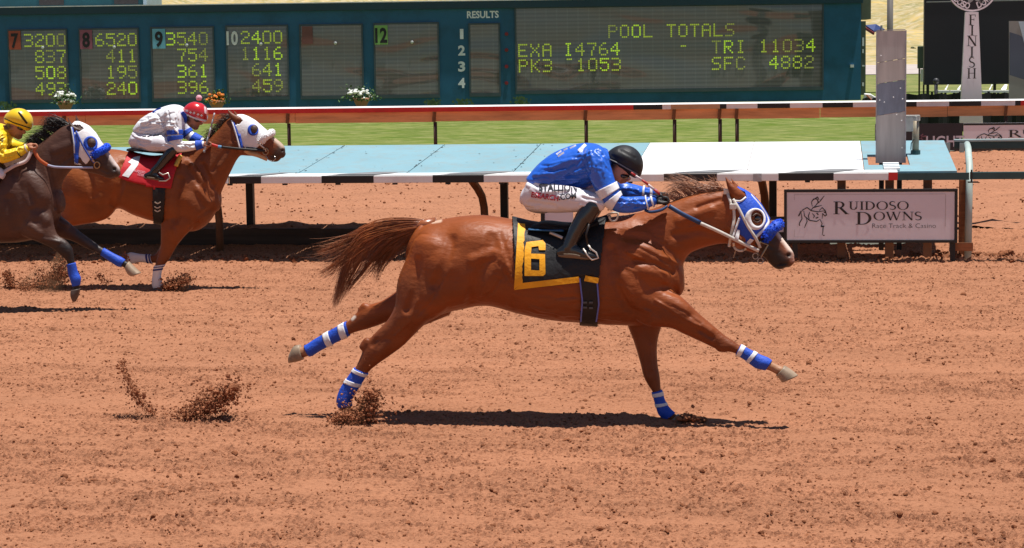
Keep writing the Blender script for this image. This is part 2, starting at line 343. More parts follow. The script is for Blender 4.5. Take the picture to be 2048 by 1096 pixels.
X4, Y4 = np.meshgrid(xs4, ys4); z4 = hz(Y4) + np.clip((Y4 - 135) / 60, 0, 1) * (1.2 * fnoise(len(xs4), len(ys4), 2.5, 3, 12, 90, 31))
gridmesh('hillside', xs4, ys4, z4, hillm)['kind'] = 'structure'
pth = M('path', (.42, .36, .33), .9, .1, 1); V = []
for y_, dz in ((121, .06), (134, .06)): V += [(-300, y_, hz(y_) + dz), (300, y_, hz(y_) + dz)]
mesh('path', V, [(0, 1, 3, 2)], pth)['kind'] = 'structure'
lowg = field_material('low grass', [(.19, .20, .07), (.28, .25, .10), (.11, .15, .04)], [1, .6, 1.6], (.6, 1.0, 1))
V = []
for y_ in (89.9, 105, 120.9): V += [(-300, y_, hz(y_) + .03), (300, y_, hz(y_) + .03)]
mesh('low_grass_field', V, [(0, 1, 3, 2), (2, 3, 5, 4)], lowg)['kind'] = 'structure'
# ------------------------------------------------------------------ near safety rail with sloping cover
YF, YB = 24.0, 26.75
ZF = UY(1000, 350, YF)[2]; ZFb = ZF - .088; ZB = UY(1000, 288, YB)[2]
white = M('white paint', (.78, .77, .76), .5, .06, 3, dirt=(.45, .36, .28), dirt_amt=.25, dirt_scale=2.5)
black = M('black paint', (.018, .016, .015), .5, .2, 5)
teal_top = M('pale blue panel paint', (.20, .35, .405), .6, .06, 1.2, dirt=(.26, .24, .20), dirt_amt=.5, dirt_scale=5)
white_top = M('white panel paint', (.80, .80, .80), .5, .03, 2)
brown = M('brown steel', (.16, .07, .03), .6, .25, 5)
darkgreen = M('dark green paint', (.03, .075, .075), .45, .15, 6)
palegreen = M('pale green paint', (.40, .50, .47), .5, .12, 6, dirt=(.35, .22, .13), dirt_amt=.4)
redp = M('red paint', (.58, .025, .022), .5, .1, 5)
wood = M('brown timber', (.33, .13, .05), .75, .25, 4, stretch=(1, 1, 8))
rail = thing('safety_rail', (-4, 25.4, .05), 'near rail with a sloping blue and white cover and black and white edge', 'rail')
def slope(x, y, dz=0.0): return (x, y, ZF + (ZB - ZF) * (y - YF) / (YB - YF) + dz)
def panel(x0f, x1f, x0b, x1b, y0, y1, th=.03):
    f = lambda a, b_, y: a + (b_ - a) * (y - YF) / (YB - YF)
    P = [slope(f(x0f, x0b, y0), y0, -th), slope(f(x1f, x1b, y0), y0, -th), slope(f(x1f, x1b, y1), y1, -th), slope(f(x0f, x0b, y1), y1, -th)]
    return P + [(p[0], p[1], p[2] + th) for p in P]
seam = [XY(p, 350, YF) for p in (586, 807, 1020)]; dx = (seam[2] - seam[0]) / 2
sx = [seam[0] - dx * k for k in range(7, 0, -1)] + seam
xw0, xw1 = XY(1262, 350, YF), XY(1728, 349, YF); xe = XY(1915, 350, YF)
dbm = M('dark debris', (.05, .035, .025), .9)
for i in range(len(sx)):
    b = B()
    for q in range(16):
        y_ = rng.uniform(YF + .15, YB - .05); x_ = sx[i] + rng.normal(0, .03); s_ = rng.uniform(.006, .022); p_ = np.array(slope(x_, y_, .004)); b.add([p_ + (-s_, 0, 0), p_ + (0, -s_ * 1.5, 0), p_ + (s_, 0, .004), p_ + (0, s_ * 2, .002)], [(0, 1, 2, 3)])
    for q in range(10):
        y_ = rng.uniform(YF + .2, YB - .05); x_ = sx[i] + rng.uniform(0, 1.4); s_ = rng.uniform(.005, .016); p_ = np.array(slope(x_, y_, .004)); b.add([p_ + (-s_, 0, 0), p_ + (0, -s_ * 1.5, 0), p_ + (s_, 0, .004), p_ + (0, s_ * 2, .002)], [(0, 1, 2, 3)])
    b.build('leaf_litter', dbm, rail)['kind'] = 'stuff'
    a = sx[i] + .006; b_ = (sx[i + 1] if i + 1 < len(sx) else xw0) - .006
    B().hexa(panel(a, b_, a, b_, YF + .10, YB)).build('cover_panel', teal_top, rail)
xm0, xm1 = XY(1735, 300, 25.2), XY(1816, 300, 25.2)
mid = (xw0 + xw1) / 2
B().hexa(panel(xw0, mid - .004, xw0, mid - .004, YF + .10, YB)).build('cover_panel', white_top, rail, label='white cover panel')
B().hexa(panel(mid + .004, xw1, mid + .004, xw1, YF + .10, YB)).build('cover_panel', white_top, rail, label='white cover panel')
# blue end of the cover round the opening for the mirror
yo0, yo1 = YF + .62, YF + 1.5
ep = B().hexa(panel(xw1 + .01, xm0, xw1 + .01, xm0, YF + .10, YB)) if xm0 - xw1 > .05 else B()
ep.hexa(panel(max(xm0, xw1 + .01), xm1, max(xm0, xw1 + .01), xm1, YF + .10, yo0)); ep.hexa(panel(max(xm0, xw1 + .01), xm1, max(xm0, xw1 + .01), xm1, yo1, YB)); ep.hexa(panel(xm1, xe, xm1, xe, YF + .10, YB))
ep.build('cover_panel', teal_top, rail)
st = B()
xs0, xs1 = XY(1767, 335, YF + .3), XY(1799, 335, YF + .3)
for k in range(4): 
    y_ = YF + .14 + k * .13; st.hexa([(p[0], p[1], p[2] + .034) for p in panel(xs0, xs1, xs0, xs1, y_, y_ + .07, .02)])
st.build('white_rib', white_top, rail)
# white top flange of the edge board, blown a little wavy
fl = B(); xx = np.linspace(-16, XY(1795, 350, YF), 90); wv = .14 + .03 * np.interp(xx, xx[::6], rng.uniform(-1, 1, len(xx[::6])))
P0 = [slope(x, YF - .004, .006) for x in xx]; P1 = [slope(x, YF + v, .012) for x, v in zip(xx, wv)]
fl.add(P0 + P1, [(i, i + 1, len(xx) + i + 1, len(xx) + i) for i in range(len(xx) - 1)])
fl.build('edge_flange', white, rail)
# edge board: separate painted lengths
edges = [460, 523, 644, 748, 866, 968, 1090, 1192, 1328, 1434, 1557, 1667, 1777]
X_ = [XY(p, 358, YF) for p in edges]; per = X_[4] - X_[2]; pts = []; col = []
x = X_[0] - .02 ; seq = []
while x > -16:
    seq.append((x - per + .62, x, 'w')); seq.append((x - per, x - per + .62, 'b')); x -= per
seq = seq[::-1]
for i in range(len(X_) - 1): seq.append((X_[i], X_[i + 1], 'b' if i % 2 == 0 else 'w'))
for a, b_, c in seq:
    o = B().box((a, YF - .03, ZFb), (b_, YF + .03, ZF)).build('edge_board', white if c == 'w' else black, rail, bevel=.006)
xr, xg, xend = XY(1777, 358, YF), XY(1795, 358, YF), 7.0
B().box((xr, YF - .032, ZFb), (xg, YF + .03, ZF)).build('edge_board', redp, rail, label='short red length of the edge board')
B().box((xg, YF - .03, ZFb), (XY(1938, 358, YF), YF + .03, ZF - .004)).build('edge_board', darkgreen, rail, label='dark green end of the edge board')
# brown gooseneck posts at the front, black square posts at the back
gp = [XY(p, 470, YF + .9) for p in (437, 969, 1531)]; sp = gp[1] - gp[0]
def goose(x):
    yb = YF + .95; b = B(); b.tube([(x, yb, -.05), (x, yb, .45), (x - .004, yb - .03, .62), (x - .01, yb - .14, .76), (x - .02, yb - .38, .87), (x - .03, yb - .80, ZFb + .03), (x - .03, YF + .05, ZFb + .045)], .05, 12)
    b.build('gooseneck_post', brown, rail, True)
for x in [gp[0] - sp * k for k in (3, 2, 1)] + gp: goose(x)
bp_ = [XY(p, 410, YB - .15) for p in (503, 1010, 1546)]; sp2 = bp_[1] - bp_[0]
for x in [bp_[0] - sp2 * k for k in (3, 2, 1)] + bp_:
    B().box((x - .05, YB - .25, .05), (x + .05, YB - .15, ZB - .07)).build('square_post', black, rail, bevel=.006)
    B().bar((x, YF + .1, ZF - .055), (x, YB - .1, ZB - .055), .05, .05).build('bracket', black, rail)
for px, c in ((1683, brown), (1779, brown), (1855, brown)):
    x = XY(px, 372, YF + .2); B().box((x - .05, YF + .12, .05), (x + .05, YF + .22, ZFb + .02)).build('square_post', c, rail, bevel=.005)
gp_ = M('faded grey paint', (.20, .20, .205), .6, .15, 4)
for a, b_, c in seq:
    if c == 'b': B().add([slope(a + .05, YF + .005, .017), slope(b_, YF + .005, .017), slope(b_ + .42, YF + .20, .019), slope(a + .62, YF + .20, .019)], [(0, 1, 2, 3)]).build('flange_patch', gp_, rail)
cl = B(); xcl = XY(1515, 356, YF)
cl.box((xcl - .05, YF - .05, ZFb - .005), (xcl + .05, YF - .032, ZF - .002)); cl.box((xcl - .02, YF - .065, ZF - .03), (xcl + .015, YF - .05, ZF)); cl.box((xcl + .02, YF - .06, ZFb + .02), (xcl + .05, YF - .05, ZFb + .05))
cl.build('joint_plate', M('galvanised', (.42, .43, .45), .4, .2, 12, metal=.6), rail)
bl = B()
for px in (460, 570, 676, 790, 896, 1003, 1190, 1260, 1615): 
    x = XY(px, 371, YF); bl.box((x - .03, YF - .015, ZFb - .022), (x + .03, YF + .02, ZFb))
bl.build('board_bolt', black, rail)
# low timber kerb in the shade of the rail
o = B().box((-25, 26.0, -.1), (XY(1660, 470, 26), 26.06, .262)).build('kerb_board', M('dark kerb timber', (.085, .055, .04), .85, .3, 4, stretch=(.3, 1, 4)), None, bevel=.008); center(o)
tag(o, 'low dark kerb board standing in the shade under the rail cover', 'kerb')
# square mirror post and pipe
glv = M('galvanised', ())
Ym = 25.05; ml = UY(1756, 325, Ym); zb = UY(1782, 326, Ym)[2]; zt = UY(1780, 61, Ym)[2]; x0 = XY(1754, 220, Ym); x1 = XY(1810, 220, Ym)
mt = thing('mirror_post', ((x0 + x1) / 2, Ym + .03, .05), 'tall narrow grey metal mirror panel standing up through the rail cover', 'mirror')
tp = M('painted taupe reflection', (.48, .455, .43), .42, .12, 3, metal=.25, spec=.5, stretch=(6, 6, .6)); bl_ = M('painted blue grey reflection', (.22, .25, .31), .4, .14, 4, metal=.25, stretch=(4, 4, 1))
zz = [zb, zb + .36 * (zt - zb), zb + .60 * (zt - zb), zb + .76 * (zt - zb), zt]; kk = [tp, bl_, M('painted tan reflection', (.50, .46, .42), .45, .12, 3, metal=.2, stretch=(6, 6, .6)), tp]  # the mirror's reflection of the grandstand, painted as slanted bands of dull metal
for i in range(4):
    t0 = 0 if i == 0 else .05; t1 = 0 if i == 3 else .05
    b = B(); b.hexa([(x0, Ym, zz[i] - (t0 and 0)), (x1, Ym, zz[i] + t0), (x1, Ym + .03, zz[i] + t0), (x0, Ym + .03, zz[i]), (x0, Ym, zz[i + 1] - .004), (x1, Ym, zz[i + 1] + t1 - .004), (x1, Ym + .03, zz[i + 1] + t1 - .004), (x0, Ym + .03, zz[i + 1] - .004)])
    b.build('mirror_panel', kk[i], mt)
b = B(); b.box((x0 - .014, Ym - .006, zb), (x0 - .001, Ym + .04, zt)); b.box((x1 + .001, Ym - .006, zb), (x1 + .014, Ym + .04, zt)); b.box((x0, Ym - .006, zt + .001), (x1, Ym + .04, zt + .012))
b.build('mirror_frame', glv, mt)
b = B(); b.box((x0 + .03, Ym + .04, -.02), (x0 + .09, Ym + .1, zt - .3)); b.box((x1 - .09, Ym + .04, -.02), (x1 - .03, Ym + .1, zt - .3)); b.build('mirror_upright', black, mt)
b = B()
for q in range(9):
    b = B(); xx_, zz_ = rng.uniform(x0 + .03, x1 - .03), rng.uniform(zb + .1, zt - .1); b.ball((xx_, Ym - .003, zz_), (.008, .004, .008), 8, 4); b.build('rivet', white, mt)
Yp = 25.5; xp = XY(1831, 300, Yp); zt2 = UY(1831, 232, Yp)[2]; zb2 = UY(1834, 318, Yp)[2]
pp = thing('pipe_post', (xp, Yp, zb2), 'short rusty galvanised pipe with a white bracket box rising from the blue rail cover', 'post')
B().tube([(xp, Yp, zb2), (xp, Yp, zt2)], .042, 14).build('pipe', M('rusty galvanised pipe', (.36, .33, .25), .5, .2, 5, metal=.3, dirt=(.28, .13, .06), dirt_amt=.8, dirt_scale=7), pp, True)
b = B(); b.tube([(xp, Yp, zb2 - .03), (xp, Yp, zb2 + .11)], .06, 12); b.box((xp - .03, Yp - .09, zb2 - .03), (xp + .08, Yp - .03, zb2 - .01)); b.build('pipe_socket', darkgreen, pp)
b = B(); b.box((xp - .13, Yp - .05, zt2 - .19), (xp - .03, Yp + .03, zt2 - .015)); b.box((xp - .13, Yp - .05, zt2 - .013), (xp + .05, Yp + .05, zt2 + .012)); b.tube([(xp, Yp, zt2), (xp, Yp, zt2 - .06)], .055, 12); b.build('bracket_box', M('chalky grey', (.55, .54, .50), .6, .2, 8), pp, bevel=.004)
B().tube([(xp - .02, Yp - .05, zb2 + .25), (xp - .055, Yp - .06, zb2 + .2), (xp - .06, Yp - .06, zb2 + .12)], .006, 6).build('wire', black, pp)
# green pipe rail that carries on to the right
pr = thing('pipe_rail', (XY(1938, 480, YF + .1), YF + .1, .05), 'dark green pipe rail with a pale round upright carrying on right of the cover', 'rail')
xv = XY(1937, 420, YF + .12)
B().box((XY(1940, 358, YF), YF - .03, ZFb + .005), (xend, YF + .03, ZF + .003)).build('lower_bar', darkgreen, pr, bevel=.006)
zt3 = ZB + .0
B().box((XY(1908, 282, YB), YB - .03, ZB - .115), (xend, YB + .0, ZB - .02)).build('upper_bar', darkgreen, pr, bevel=.006)
B().box((XY(1908, 282, YB), YB - .05, ZB - .018), (xend, YB + .06, ZB + .012)).build('upper_cap', M('pale blue grey paint', (.38, .50, .50), .5, .08, 5), pr, bevel=.004)
b = B(); b.tube([(XY(1936, 480, YF + .14), YF + .14, -.05), (XY(1938, 400, YF + .14), YF + .14, .80), (XY(1939, 345, YF + .22), YF + .22, ZF + .05), (XY(1936, 310, YB - .9), YB - .9, ZF + .21), (XY(1934, 290, YB - .12), YB - .12, ZB - .05)], .042, 14); b.build('round_upright', palegreen, pr, True)
b = B(); b.box((xv - .14, YB - .05, ZB - .16), (xv - .06, YB - .035, ZB - .03)); b.box((xv + .06, YB - .05, ZB - .16), (xv + .12, YB - .035, ZB - .03)); b.build('clamp_plate', palegreen, pr)
b = B(); b.box((xv - .10, YF + .22, -.05), (xv - .0, YF + .32, ZFb - .01)); b.build('timber_post', wood, pr, bevel=.006)
b = B(); b.box((xv - .16, YF + .02, .14), (xv + .05, YF + .08, .235)); b.build('timber_block', wood, pr, bevel=.006)
b = B(); b.box((xv + .012, YF - .04, ZFb - .03), (xv + .03, YF + .0, ZF + .03)); b.box((xv - .02, YF - .05, ZFb - .035), (xv + .1, YF + .02, ZFb - .02)); b.build('joint_plate', black, pr)

# ------------------------------------------------------------------ framed sign on the rail
Ys = YF - .06
def rz(px, py): return UY(px, py, Ys)
sxa, sxb = rz(1568, 430)[0], rz(1915, 430)[0]; sza, szb = (rz(1574, 484)[2] + rz(1910, 487)[2]) / 2, (rz(1574, 377)[2] + rz(1910, 379)[2]) / 2
sg = thing('rail_sign', ((sxa + sxb) / 2, Ys, .0), 'long white framed board lettered RUIDOSO DOWNS Race Track & Casino under the rail', 'sign')
signw = M('sign white', (.74, .70, .74), .45, .05, 2, dirt=(.40, .27, .18), dirt_amt=.2, dirt_scale=2); ink = M('sign ink', (.03, .024, .022), .5, .1, 10); ink2 = M('grey ink', (.10, .085, .085), .5, .1, 10)
fr = .035
B().box((sxa + fr, Ys - .01, sza + fr), (sxb - fr, Ys + .012, szb - fr)).build('sign_board', signw, sg)
b = B(); b.box((sxa, Ys - .02, sza), (sxb, Ys + .02, sza + fr - .001)); b.box((sxa, Ys - .02, szb - fr + .001), (sxb, Ys + .02, szb)); b.box((sxa, Ys - .02, sza + fr), (sxa + fr - .001, Ys + .02, szb - fr)); b.box((sxb - fr + .001, Ys - .02, sza + fr), (sxb, Ys + .02, szb - fr))
b.build('sign_frame', black, sg, bevel=.004)
b = B(); xl = sxb - .05; b.box((xl - .03, Ys + .025, -.05), (xl + .03, Ys + .07, szb - .02)); b.build('sign_leg', black, sg); b = B(); b.box((sxa + .1, Ys + .025, -.05), (sxa + .16, Ys + .07, szb - .02)); b.build('sign_leg', black, sg)
Hs = szb - sza; Ws = sxb - sxa; ux, uz = (1, 0, 0), (0, 0, 1)
def sp_(u, v, dy=-.014): return (sxa + u * Ws, Ys + dy, sza + v * Hs)       # u,v fractions of the sign
def sign_text(par, P, W, Hh, ink, ink2):
    b = B(); roman(b, 'RUIDOSO', P(.285, .615), ux, uz, .155 * Hh, .235 * Hh, .44 * W); roman(b, 'DOWNS', P(.415, .42), ux, uz, .155 * Hh, .235 * Hh, .385 * W); b.build('sign_lettering', ink, par)
    b = B(); roman_small(b, 'Race Track & Casino', P(.512, .275), .085 * Hh, .365 * W); b.build('sign_lettering', ink2, par)
    lines = [[(.095, .55), (.11, .62), (.135, .66), (.16, .60), (.20, .58), (.235, .60)], [(.095, .55), (.085, .50), (.098, .60)], [(.10, .56), (.105, .45), (.092, .38), (.088, .33)], [(.115, .60), (.12, .5), (.15, .42), (.19, .40), (.21, .44)],
             [(.13, .46), (.135, .40), (.125, .33), (.12, .28)], [(.21, .44), (.222, .36), (.216, .30), (.228, .31), (.226, .2), (.222, .14)], [(.228, .14), (.236, .14)], [(.222, .31), (.235, .31)], [(.205, .6), (.222, .66), (.24, .60), (.248, .52), (.238, .50), (.225, .55), (.222, .45)],
             [(.165, .68), (.16, .76), (.172, .82), (.192, .82), (.2, .76), (.185, .7), (.172, .66)], [(.17, .80), (.195, .86), (.204, .80)], [(.2, .74), (.215, .8), (.235, .88)], [(.155, .60), (.17, .66), (.195, .68), (.22, .7)], [(.165, .55), (.178, .50), (.17, .46)], [(.19, .56), (.2, .52)], [(.2, .48), (.185, .46)], [(.232, .575), (.244, .565)], [(.15, .58), (.142, .5), (.148, .44)], [(.088, .33), (.094, .335)]]
    b = B()
    for L in lines:
        wv = [.0035 + .004 * math.sin(math.pi * i / (len(L) - 1)) if len(L) > 2 else .0085 for i in range(len(L))]
        pts = [(p[0] * W, p[1] * Hh) for p in L]
        for q in stroke(pts, [v * W * .8 for v in wv]): b.add([tuple(np.array(P(0, 0)) + np.array((c[0], 0, c[1]))) for c in q], [(0, 1, 2, 3)])
    b.build('sign_emblem', ink, par)
def roman_small(b, s, o, h, width): sans(b, s, o, ux, uz, h, width, -.012)
sign_text(sg, sp_, Ws, Hs, ink, ink2)
b = B()
for u0_, v0, u1, v1 in ((.06, .90, .93, .905), (.93, .3, .932, .9), (.06, .11, .115, .114), (.06, .11, .0615, .25), (.06, .8, .0615, .9)): b.box(sp_(u0_, v0, -.0125), sp_(u1, v1, -.0115))
b.build('sign_border', M('faint border', (.42, .36, .34), .5), sg)
# small white board just behind the first rider
Yw = YF + .1; a, c = UY(1090, 452, Yw), UY(1146, 421, Yw)
wb = thing('rail_board', ((a[0] + c[0]) / 2, Yw, 0), 'small plain white board with a dark post on the rail behind the blue rider', 'board')
B().box((a[0], Yw, a[2] - .35), (c[0], Yw + .02, c[2])).build('board', signw, wb)
B().box((a[0] - .05, Yw - .01, -.05), (a[0] - .004, Yw + .04, ZFb - .02)).build('board_post', black, wb)
Yw = YF + .05; a, c = UY(1555, 464, Yw), UY(1567, 440, Yw)
wb = thing('rail_board', ((a[0] + c[0]) / 2, Yw, 0), 'narrow pinkish board edge beside the left frame of the lettered sign', 'board')
B().box((a[0] - .12, Yw, a[2]), (c[0], Yw + .02, c[2])).build('board', signw, wb)
b = B(); b.box((a[0] - .14, Yw - .005, a[2] - .16), (c[0] + .01, Yw + .03, a[2] - .003)); b.build('board_frame', black, wb); b = B(); b.box((a[0] - .14, Yw - .005, c[2] + .003), (c[0] + .01, Yw + .03, c[2] + .04)); b.build('board_frame', black, wb)

# ------------------------------------------------------------------ far rail
YR = 48.0; ZT = 1.495
fr_ = thing('far_rail', (-8, YR, .31), 'far rail with a red edge and brown timber fascia on slim posts', 'rail')
tan = M('bare tan board', (.50, .30, .16), .7, .15, 3); wood2 = M('orange brown fascia timber', (.72, .34, .145), .75, .18, 1.2, stretch=(.6, 1, 6), dirt=(.2, .08, .04), dirt_amt=.5, dirt_scale=1.5)
ed = [(-60, 1267, redp), (1267, 1325, black), (1325, 1342, white), (1342, 1440, tan), (1440, 1453, black), (1453, 1515, white), (1515, 1580, black), (1580, 1645, white), (1645, 1706, black), (1706, 1772, white), (1772, 1833, black), (1833, 1898, white), (1898, 1962, black), (1962, 2030, white), (2030, 2041, black), (2041, 2150, redp)]
for a, b_, m in ed: B().box((XY(a, 210, YR), YR - .04, ZT - .125), (XY(b_, 210, YR), YR + .04, ZT - .012)).build('edge_board', m, fr_)
xx = np.linspace(XY(-60, 210, YR), XY(2150, 210, YR), 160); b = B(); zz = ZT + .012 + .016 * np.interp(xx, xx[::5], rng.uniform(-1, 1, len(xx[::5])))
n_ = len(xx); b.add([(x, YR - .06, ZT - .01) for x in xx] + [(x, YR + .05, z) for x, z in zip(xx, zz)] + [(x, YR + .7, ZT + .015) for x in xx], [(i, i + 1, n_ + i + 1, n_ + i) for i in range(n_ - 1)] + [(n_ + i, n_ + i + 1, 2 * n_ + i + 1, 2 * n_ + i) for i in range(n_ - 1)])
b.build('top_sheet', white, fr_)
xj = [xx[0]] + [XY(p, 240, YR) for p in (170, 380, 590, 870, 1172, 1349, 1475, 1640, 1810, 1895)] + [xx[-1]]
for i in range(len(xj) - 1): B().box((xj[i] + .005, YR + .02, ZT - .36 - (.012 if i % 2 else 0)), (xj[i + 1] - .005, YR + .08, ZT - .128)).build('fascia_board', wood2, fr_)
for px in (130, 577, 870, 1172, 1349, 1440, 1474, 2012):
    x = XY(px, 265, YR)
    b = B(); b.tube([(x, YR + .05, .2), (x, YR + .05, 1.12)], .045, 8); b.build('post', M('dark brown steel', (.06, .032, .022), .6, .2, 5), fr_, True)
    B().bar((x, YR - .02, ZT - .13), (x - .02, YR - .005, ZT - .37), .09, .03).build('strut', brown, fr_)

# ------------------------------------------------------------------ banners in front of the turf at the right
Yb = 47.2; z0 = UY(1980, 300, Yb)[2]; z1 = UY(1980, 246, Yb)[2]
x0, x1 = XY(1750, 270, Yb), XY(1926, 270, Yb)
bn = thing('black_banner', ((x0 + x1) / 2, Yb, z0), 'long black banner lettered LIGHT standing in front of the turf', 'banner')
B().box((x0, Yb, z0), (x1 - .01, Yb + .04, z1)).build('banner_sheet', M('black vinyl', (.022, .018, .024), .4, .15, 2), bn)
b = B(); sans(b, 'LIGHT', (XY(1852, 288, Yb), Yb - .006, UY(1852, 288, Yb)[2] - .06), ux, uz, .24, 73 / CF * 47.5, .02); b.build('banner_lettering', M('pale lettering', (.55, .52, .58), .5), bn)
b = B()
for (pa, pb) in (((1833, 268), (1846, 280)), ((1846, 268), (1833, 281)), ((1826, 276), (1853, 272))): b.bar(UY(*pa, Yb - .01), UY(*pb, Yb - .01), .03, .03, (0, 1, 0))
b.build('banner_star', M('pinkish print', (.16, .07, .09), .5), bn)
x2 = 7.6
bw = thing('white_banner', ((x1 + x2) / 2, Yb, z0), 'pinkish white banner lettered RUIDOSO DOWNS standing in front of the turf', 'banner')
B().box((x1 + .01, Yb, z0), (x2, Yb + .04, z1)).build('banner_sheet', signw, bw)
b = B(); b.box((x1 + .012, Yb - .004, z1 - .05), (x2 - .002, Yb - .001, z1 - .002)); b.box((x1 + .012, Yb - .004, z0 + .002), (x2 - .002, Yb - .001, z0 + .04)); b.build('banner_edge', black, bw)
B().box((x1 + .012, Yb - .02, z0 + .045), (x2 - .002, Yb - .004, z0 + .16)).build('banner_stripe', M('navy', (.035, .05, .10), .5), bw)
Wb = 300 / CF * 47.0; Hb = .72; xo = XY(1926, 285, Yb); zo = UY(1980, 290, Yb)[2]
def bnp(u, v, dy=-.012): return (xo + .0 + u * Wb, Yb + dy, z1 - .72 + v * .72)
sign_text(bw, bnp, Wb, .72, ink, ink2)
# ------------------------------------------------------------------ toteboard (its own plane, square to the camera's heading)
DT = 70.0; fh = np.array([-math.sin(CYAW), math.cos(CYAW), 0]); OT = CP + fh * DT; OT[2] = 0
def TB(px, py):
    d = ray(px, py); p = CP + d * (DT / (d @ fh)); return (p - OT) @ r0, p[2]
def TP(u, z, out=0.0): return OT + r0 * u - fh * out + np.array([0, 0, z])
class TBx(B):
    def tb(s, u0, z0, u1, z1, o0, o1):
        P = [TP(u, z, o) for z in (z0, z1) for (u, o) in ((u0, o1), (u1, o1), (u1, o0), (u0, o0))]; return s.hexa(P)
teal = M('teal board paint', (.019, .112, .205), .45, .10, .8, spec=.3, dirt=(.012, .05, .07), dirt_amt=.5, dirt_scale=1); teal2 = M('teal board edge', (.008, .045, .065), .45, .1, 1)
ul = TB(-90, 100)[0]; ur = TB(1722, 100)[0]; zt = TB(700, 6)[1]; zb = 1.0
tb = thing('toteboard', tuple(TP((ul + ur) / 2, 1.16)), 'long teal toteboard with grey display windows and yellow green dot numerals', 'toteboard')
TBx().tb(ul, zb, ur, zt - .25, -1.2, 0).build('board_wall', teal, tb)
b = TBx(); b.tb(ul - .1, zt - .25 + .002, ur + .05, zt, -1.3, .12); b.build('board_cornice', teal2, tb)
b = TBx(); b.tb(ul - .1, zt + .002, ur + .05, zt + .035, -1.3, .14); b.build('roof_flashing', M('white flashing', (.6, .62, .62), .4), tb)
ub1 = TB(1733, 100)[0]; TBx().tb(ur + .003, TB(1725, 190)[1], ub1, TB(1725, 42)[1], -1.1, -.15).build('side_return', M('green shed metal', (.06, .085, .06), .5, .2, 2), tb)
b = TBx(); b.tb(ur + .06, TB(1725, 38)[1], TB(1745, 30)[0], zt + .3, -1.4, -.3); b.build('side_box', M('olive box', (.10, .12, .08), .5, .15, 3), tb)
b = TBx(); 
for py0, py1, w_ in ((75, 92, .06), (98, 106, .05), (130, 133, .08), (165, 172, .06)): b.tb(ur + .05, TB(1725, py1)[1], ur + .05 + w_, TB(1725, py0)[1], -.1, -.02)
b.build('white_fitting', M('white fitting', (.6, .62, .62), .5), tb)
b = TBx(); u_, z_ = TB(1700, 135); b.tb(u_, z_, u_ + .12, z_ + .10, 0, .1); b.build('floodlight', M('white fitting', ()), tb)
# display windows
def disp_mat():
    m = bpy.data.materials.new('display glass'); m.use_nodes = True; n = m.node_tree.nodes; l = m.node_tree.links; p = n['Principled BSDF']
    tc = n.new('ShaderNodeTexCoord'); mp = n.new('ShaderNodeMapping'); mp.inputs['Rotation'].default_value = (math.radians(90), 0, -CYAW); l.new(tc.outputs['Object'], mp.inputs[0])
    vm = n.new('ShaderNodeMapping'); vm.vector_type = 'POINT'
    # along-board and height coordinates
    dt = n.new('ShaderNodeVectorMath'); dt.operation = 'DOT_PRODUCT'; dt.inputs[1].default_value = tuple(r0); l.new(tc.outputs['Object'], dt.inputs[0])
    sx = n.new('ShaderNodeSeparateXYZ'); l.new(tc.outputs['Object'], sx.inputs[0]); cb = n.new('ShaderNodeCombineXYZ'); l.new(dt.outputs['Value'], cb.inputs[0]); l.new(sx.outputs[2], cb.inputs[1])
    br = n.new('ShaderNodeTexBrick'); br.offset = 0; br.inputs['Scale'].default_value = 1; br.inputs['Brick Width'].default_value = .37; br.inputs['Row Height'].default_value = .58; br.inputs['Mortar Size'].default_value = .022
    br.inputs['Color1'].default_value = (.125, .12, .115, 1); br.inputs['Color2'].default_value = (.14, .128, .122, 1); br.inputs['Mortar'].default_value = (.155, .15, .145, 1); l.new(cb.outputs[0], br.inputs['Vector'])
    wv = n.new('ShaderNodeTexWave'); wv.wave_type = 'BANDS'; wv.bands_direction = 'Y'; wv.inputs['Scale'].default_value = 2.3; wv.inputs['Distortion'].default_value = 0; l.new(cb.outputs[0], wv.inputs['Vector'])
    mx = n.new('ShaderNodeMix'); mx.data_type = 'RGBA'; mx.blend_type = 'MULTIPLY'; mx.inputs[0].default_value = .35; l.new(br.outputs[0], mx.inputs[6]); l.new(wv.outputs[0], mx.inputs[7]); l.new(mx.outputs[2], p.inputs['Base Color'])
    p.inputs['Roughness'].default_value = .6; p.inputs['Coat Weight'].default_value = 1; p.inputs['Coat Roughness'].default_value = .03; p.inputs['Coat IOR'].default_value = 1.6
    no = n.new('ShaderNodeTexNoise'); no.inputs['Scale'].default_value = .3; no.inputs['Detail'].default_value = 1; no.inputs['Distortion'].default_value = .8
    m2 = n.new('ShaderNodeMapping'); m2.inputs['Scale'].default_value = (.6, 1.6, 1); l.new(cb.outputs[0], m2.inputs[0]); l.new(m2.outputs[0], no.inputs['Vector'])
    bp = n.new('ShaderNodeBump'); bp.inputs['Strength'].default_value = .35; bp.inputs['Distance'].default_value = .2; l.new(no.outputs[0], bp.inputs['Height']); l.new(bp.outputs[0], p.inputs['Coat Normal']); return m
dg = disp_mat(); frm = M('window frame', (.05, .075, .085), .5, .15, 2)
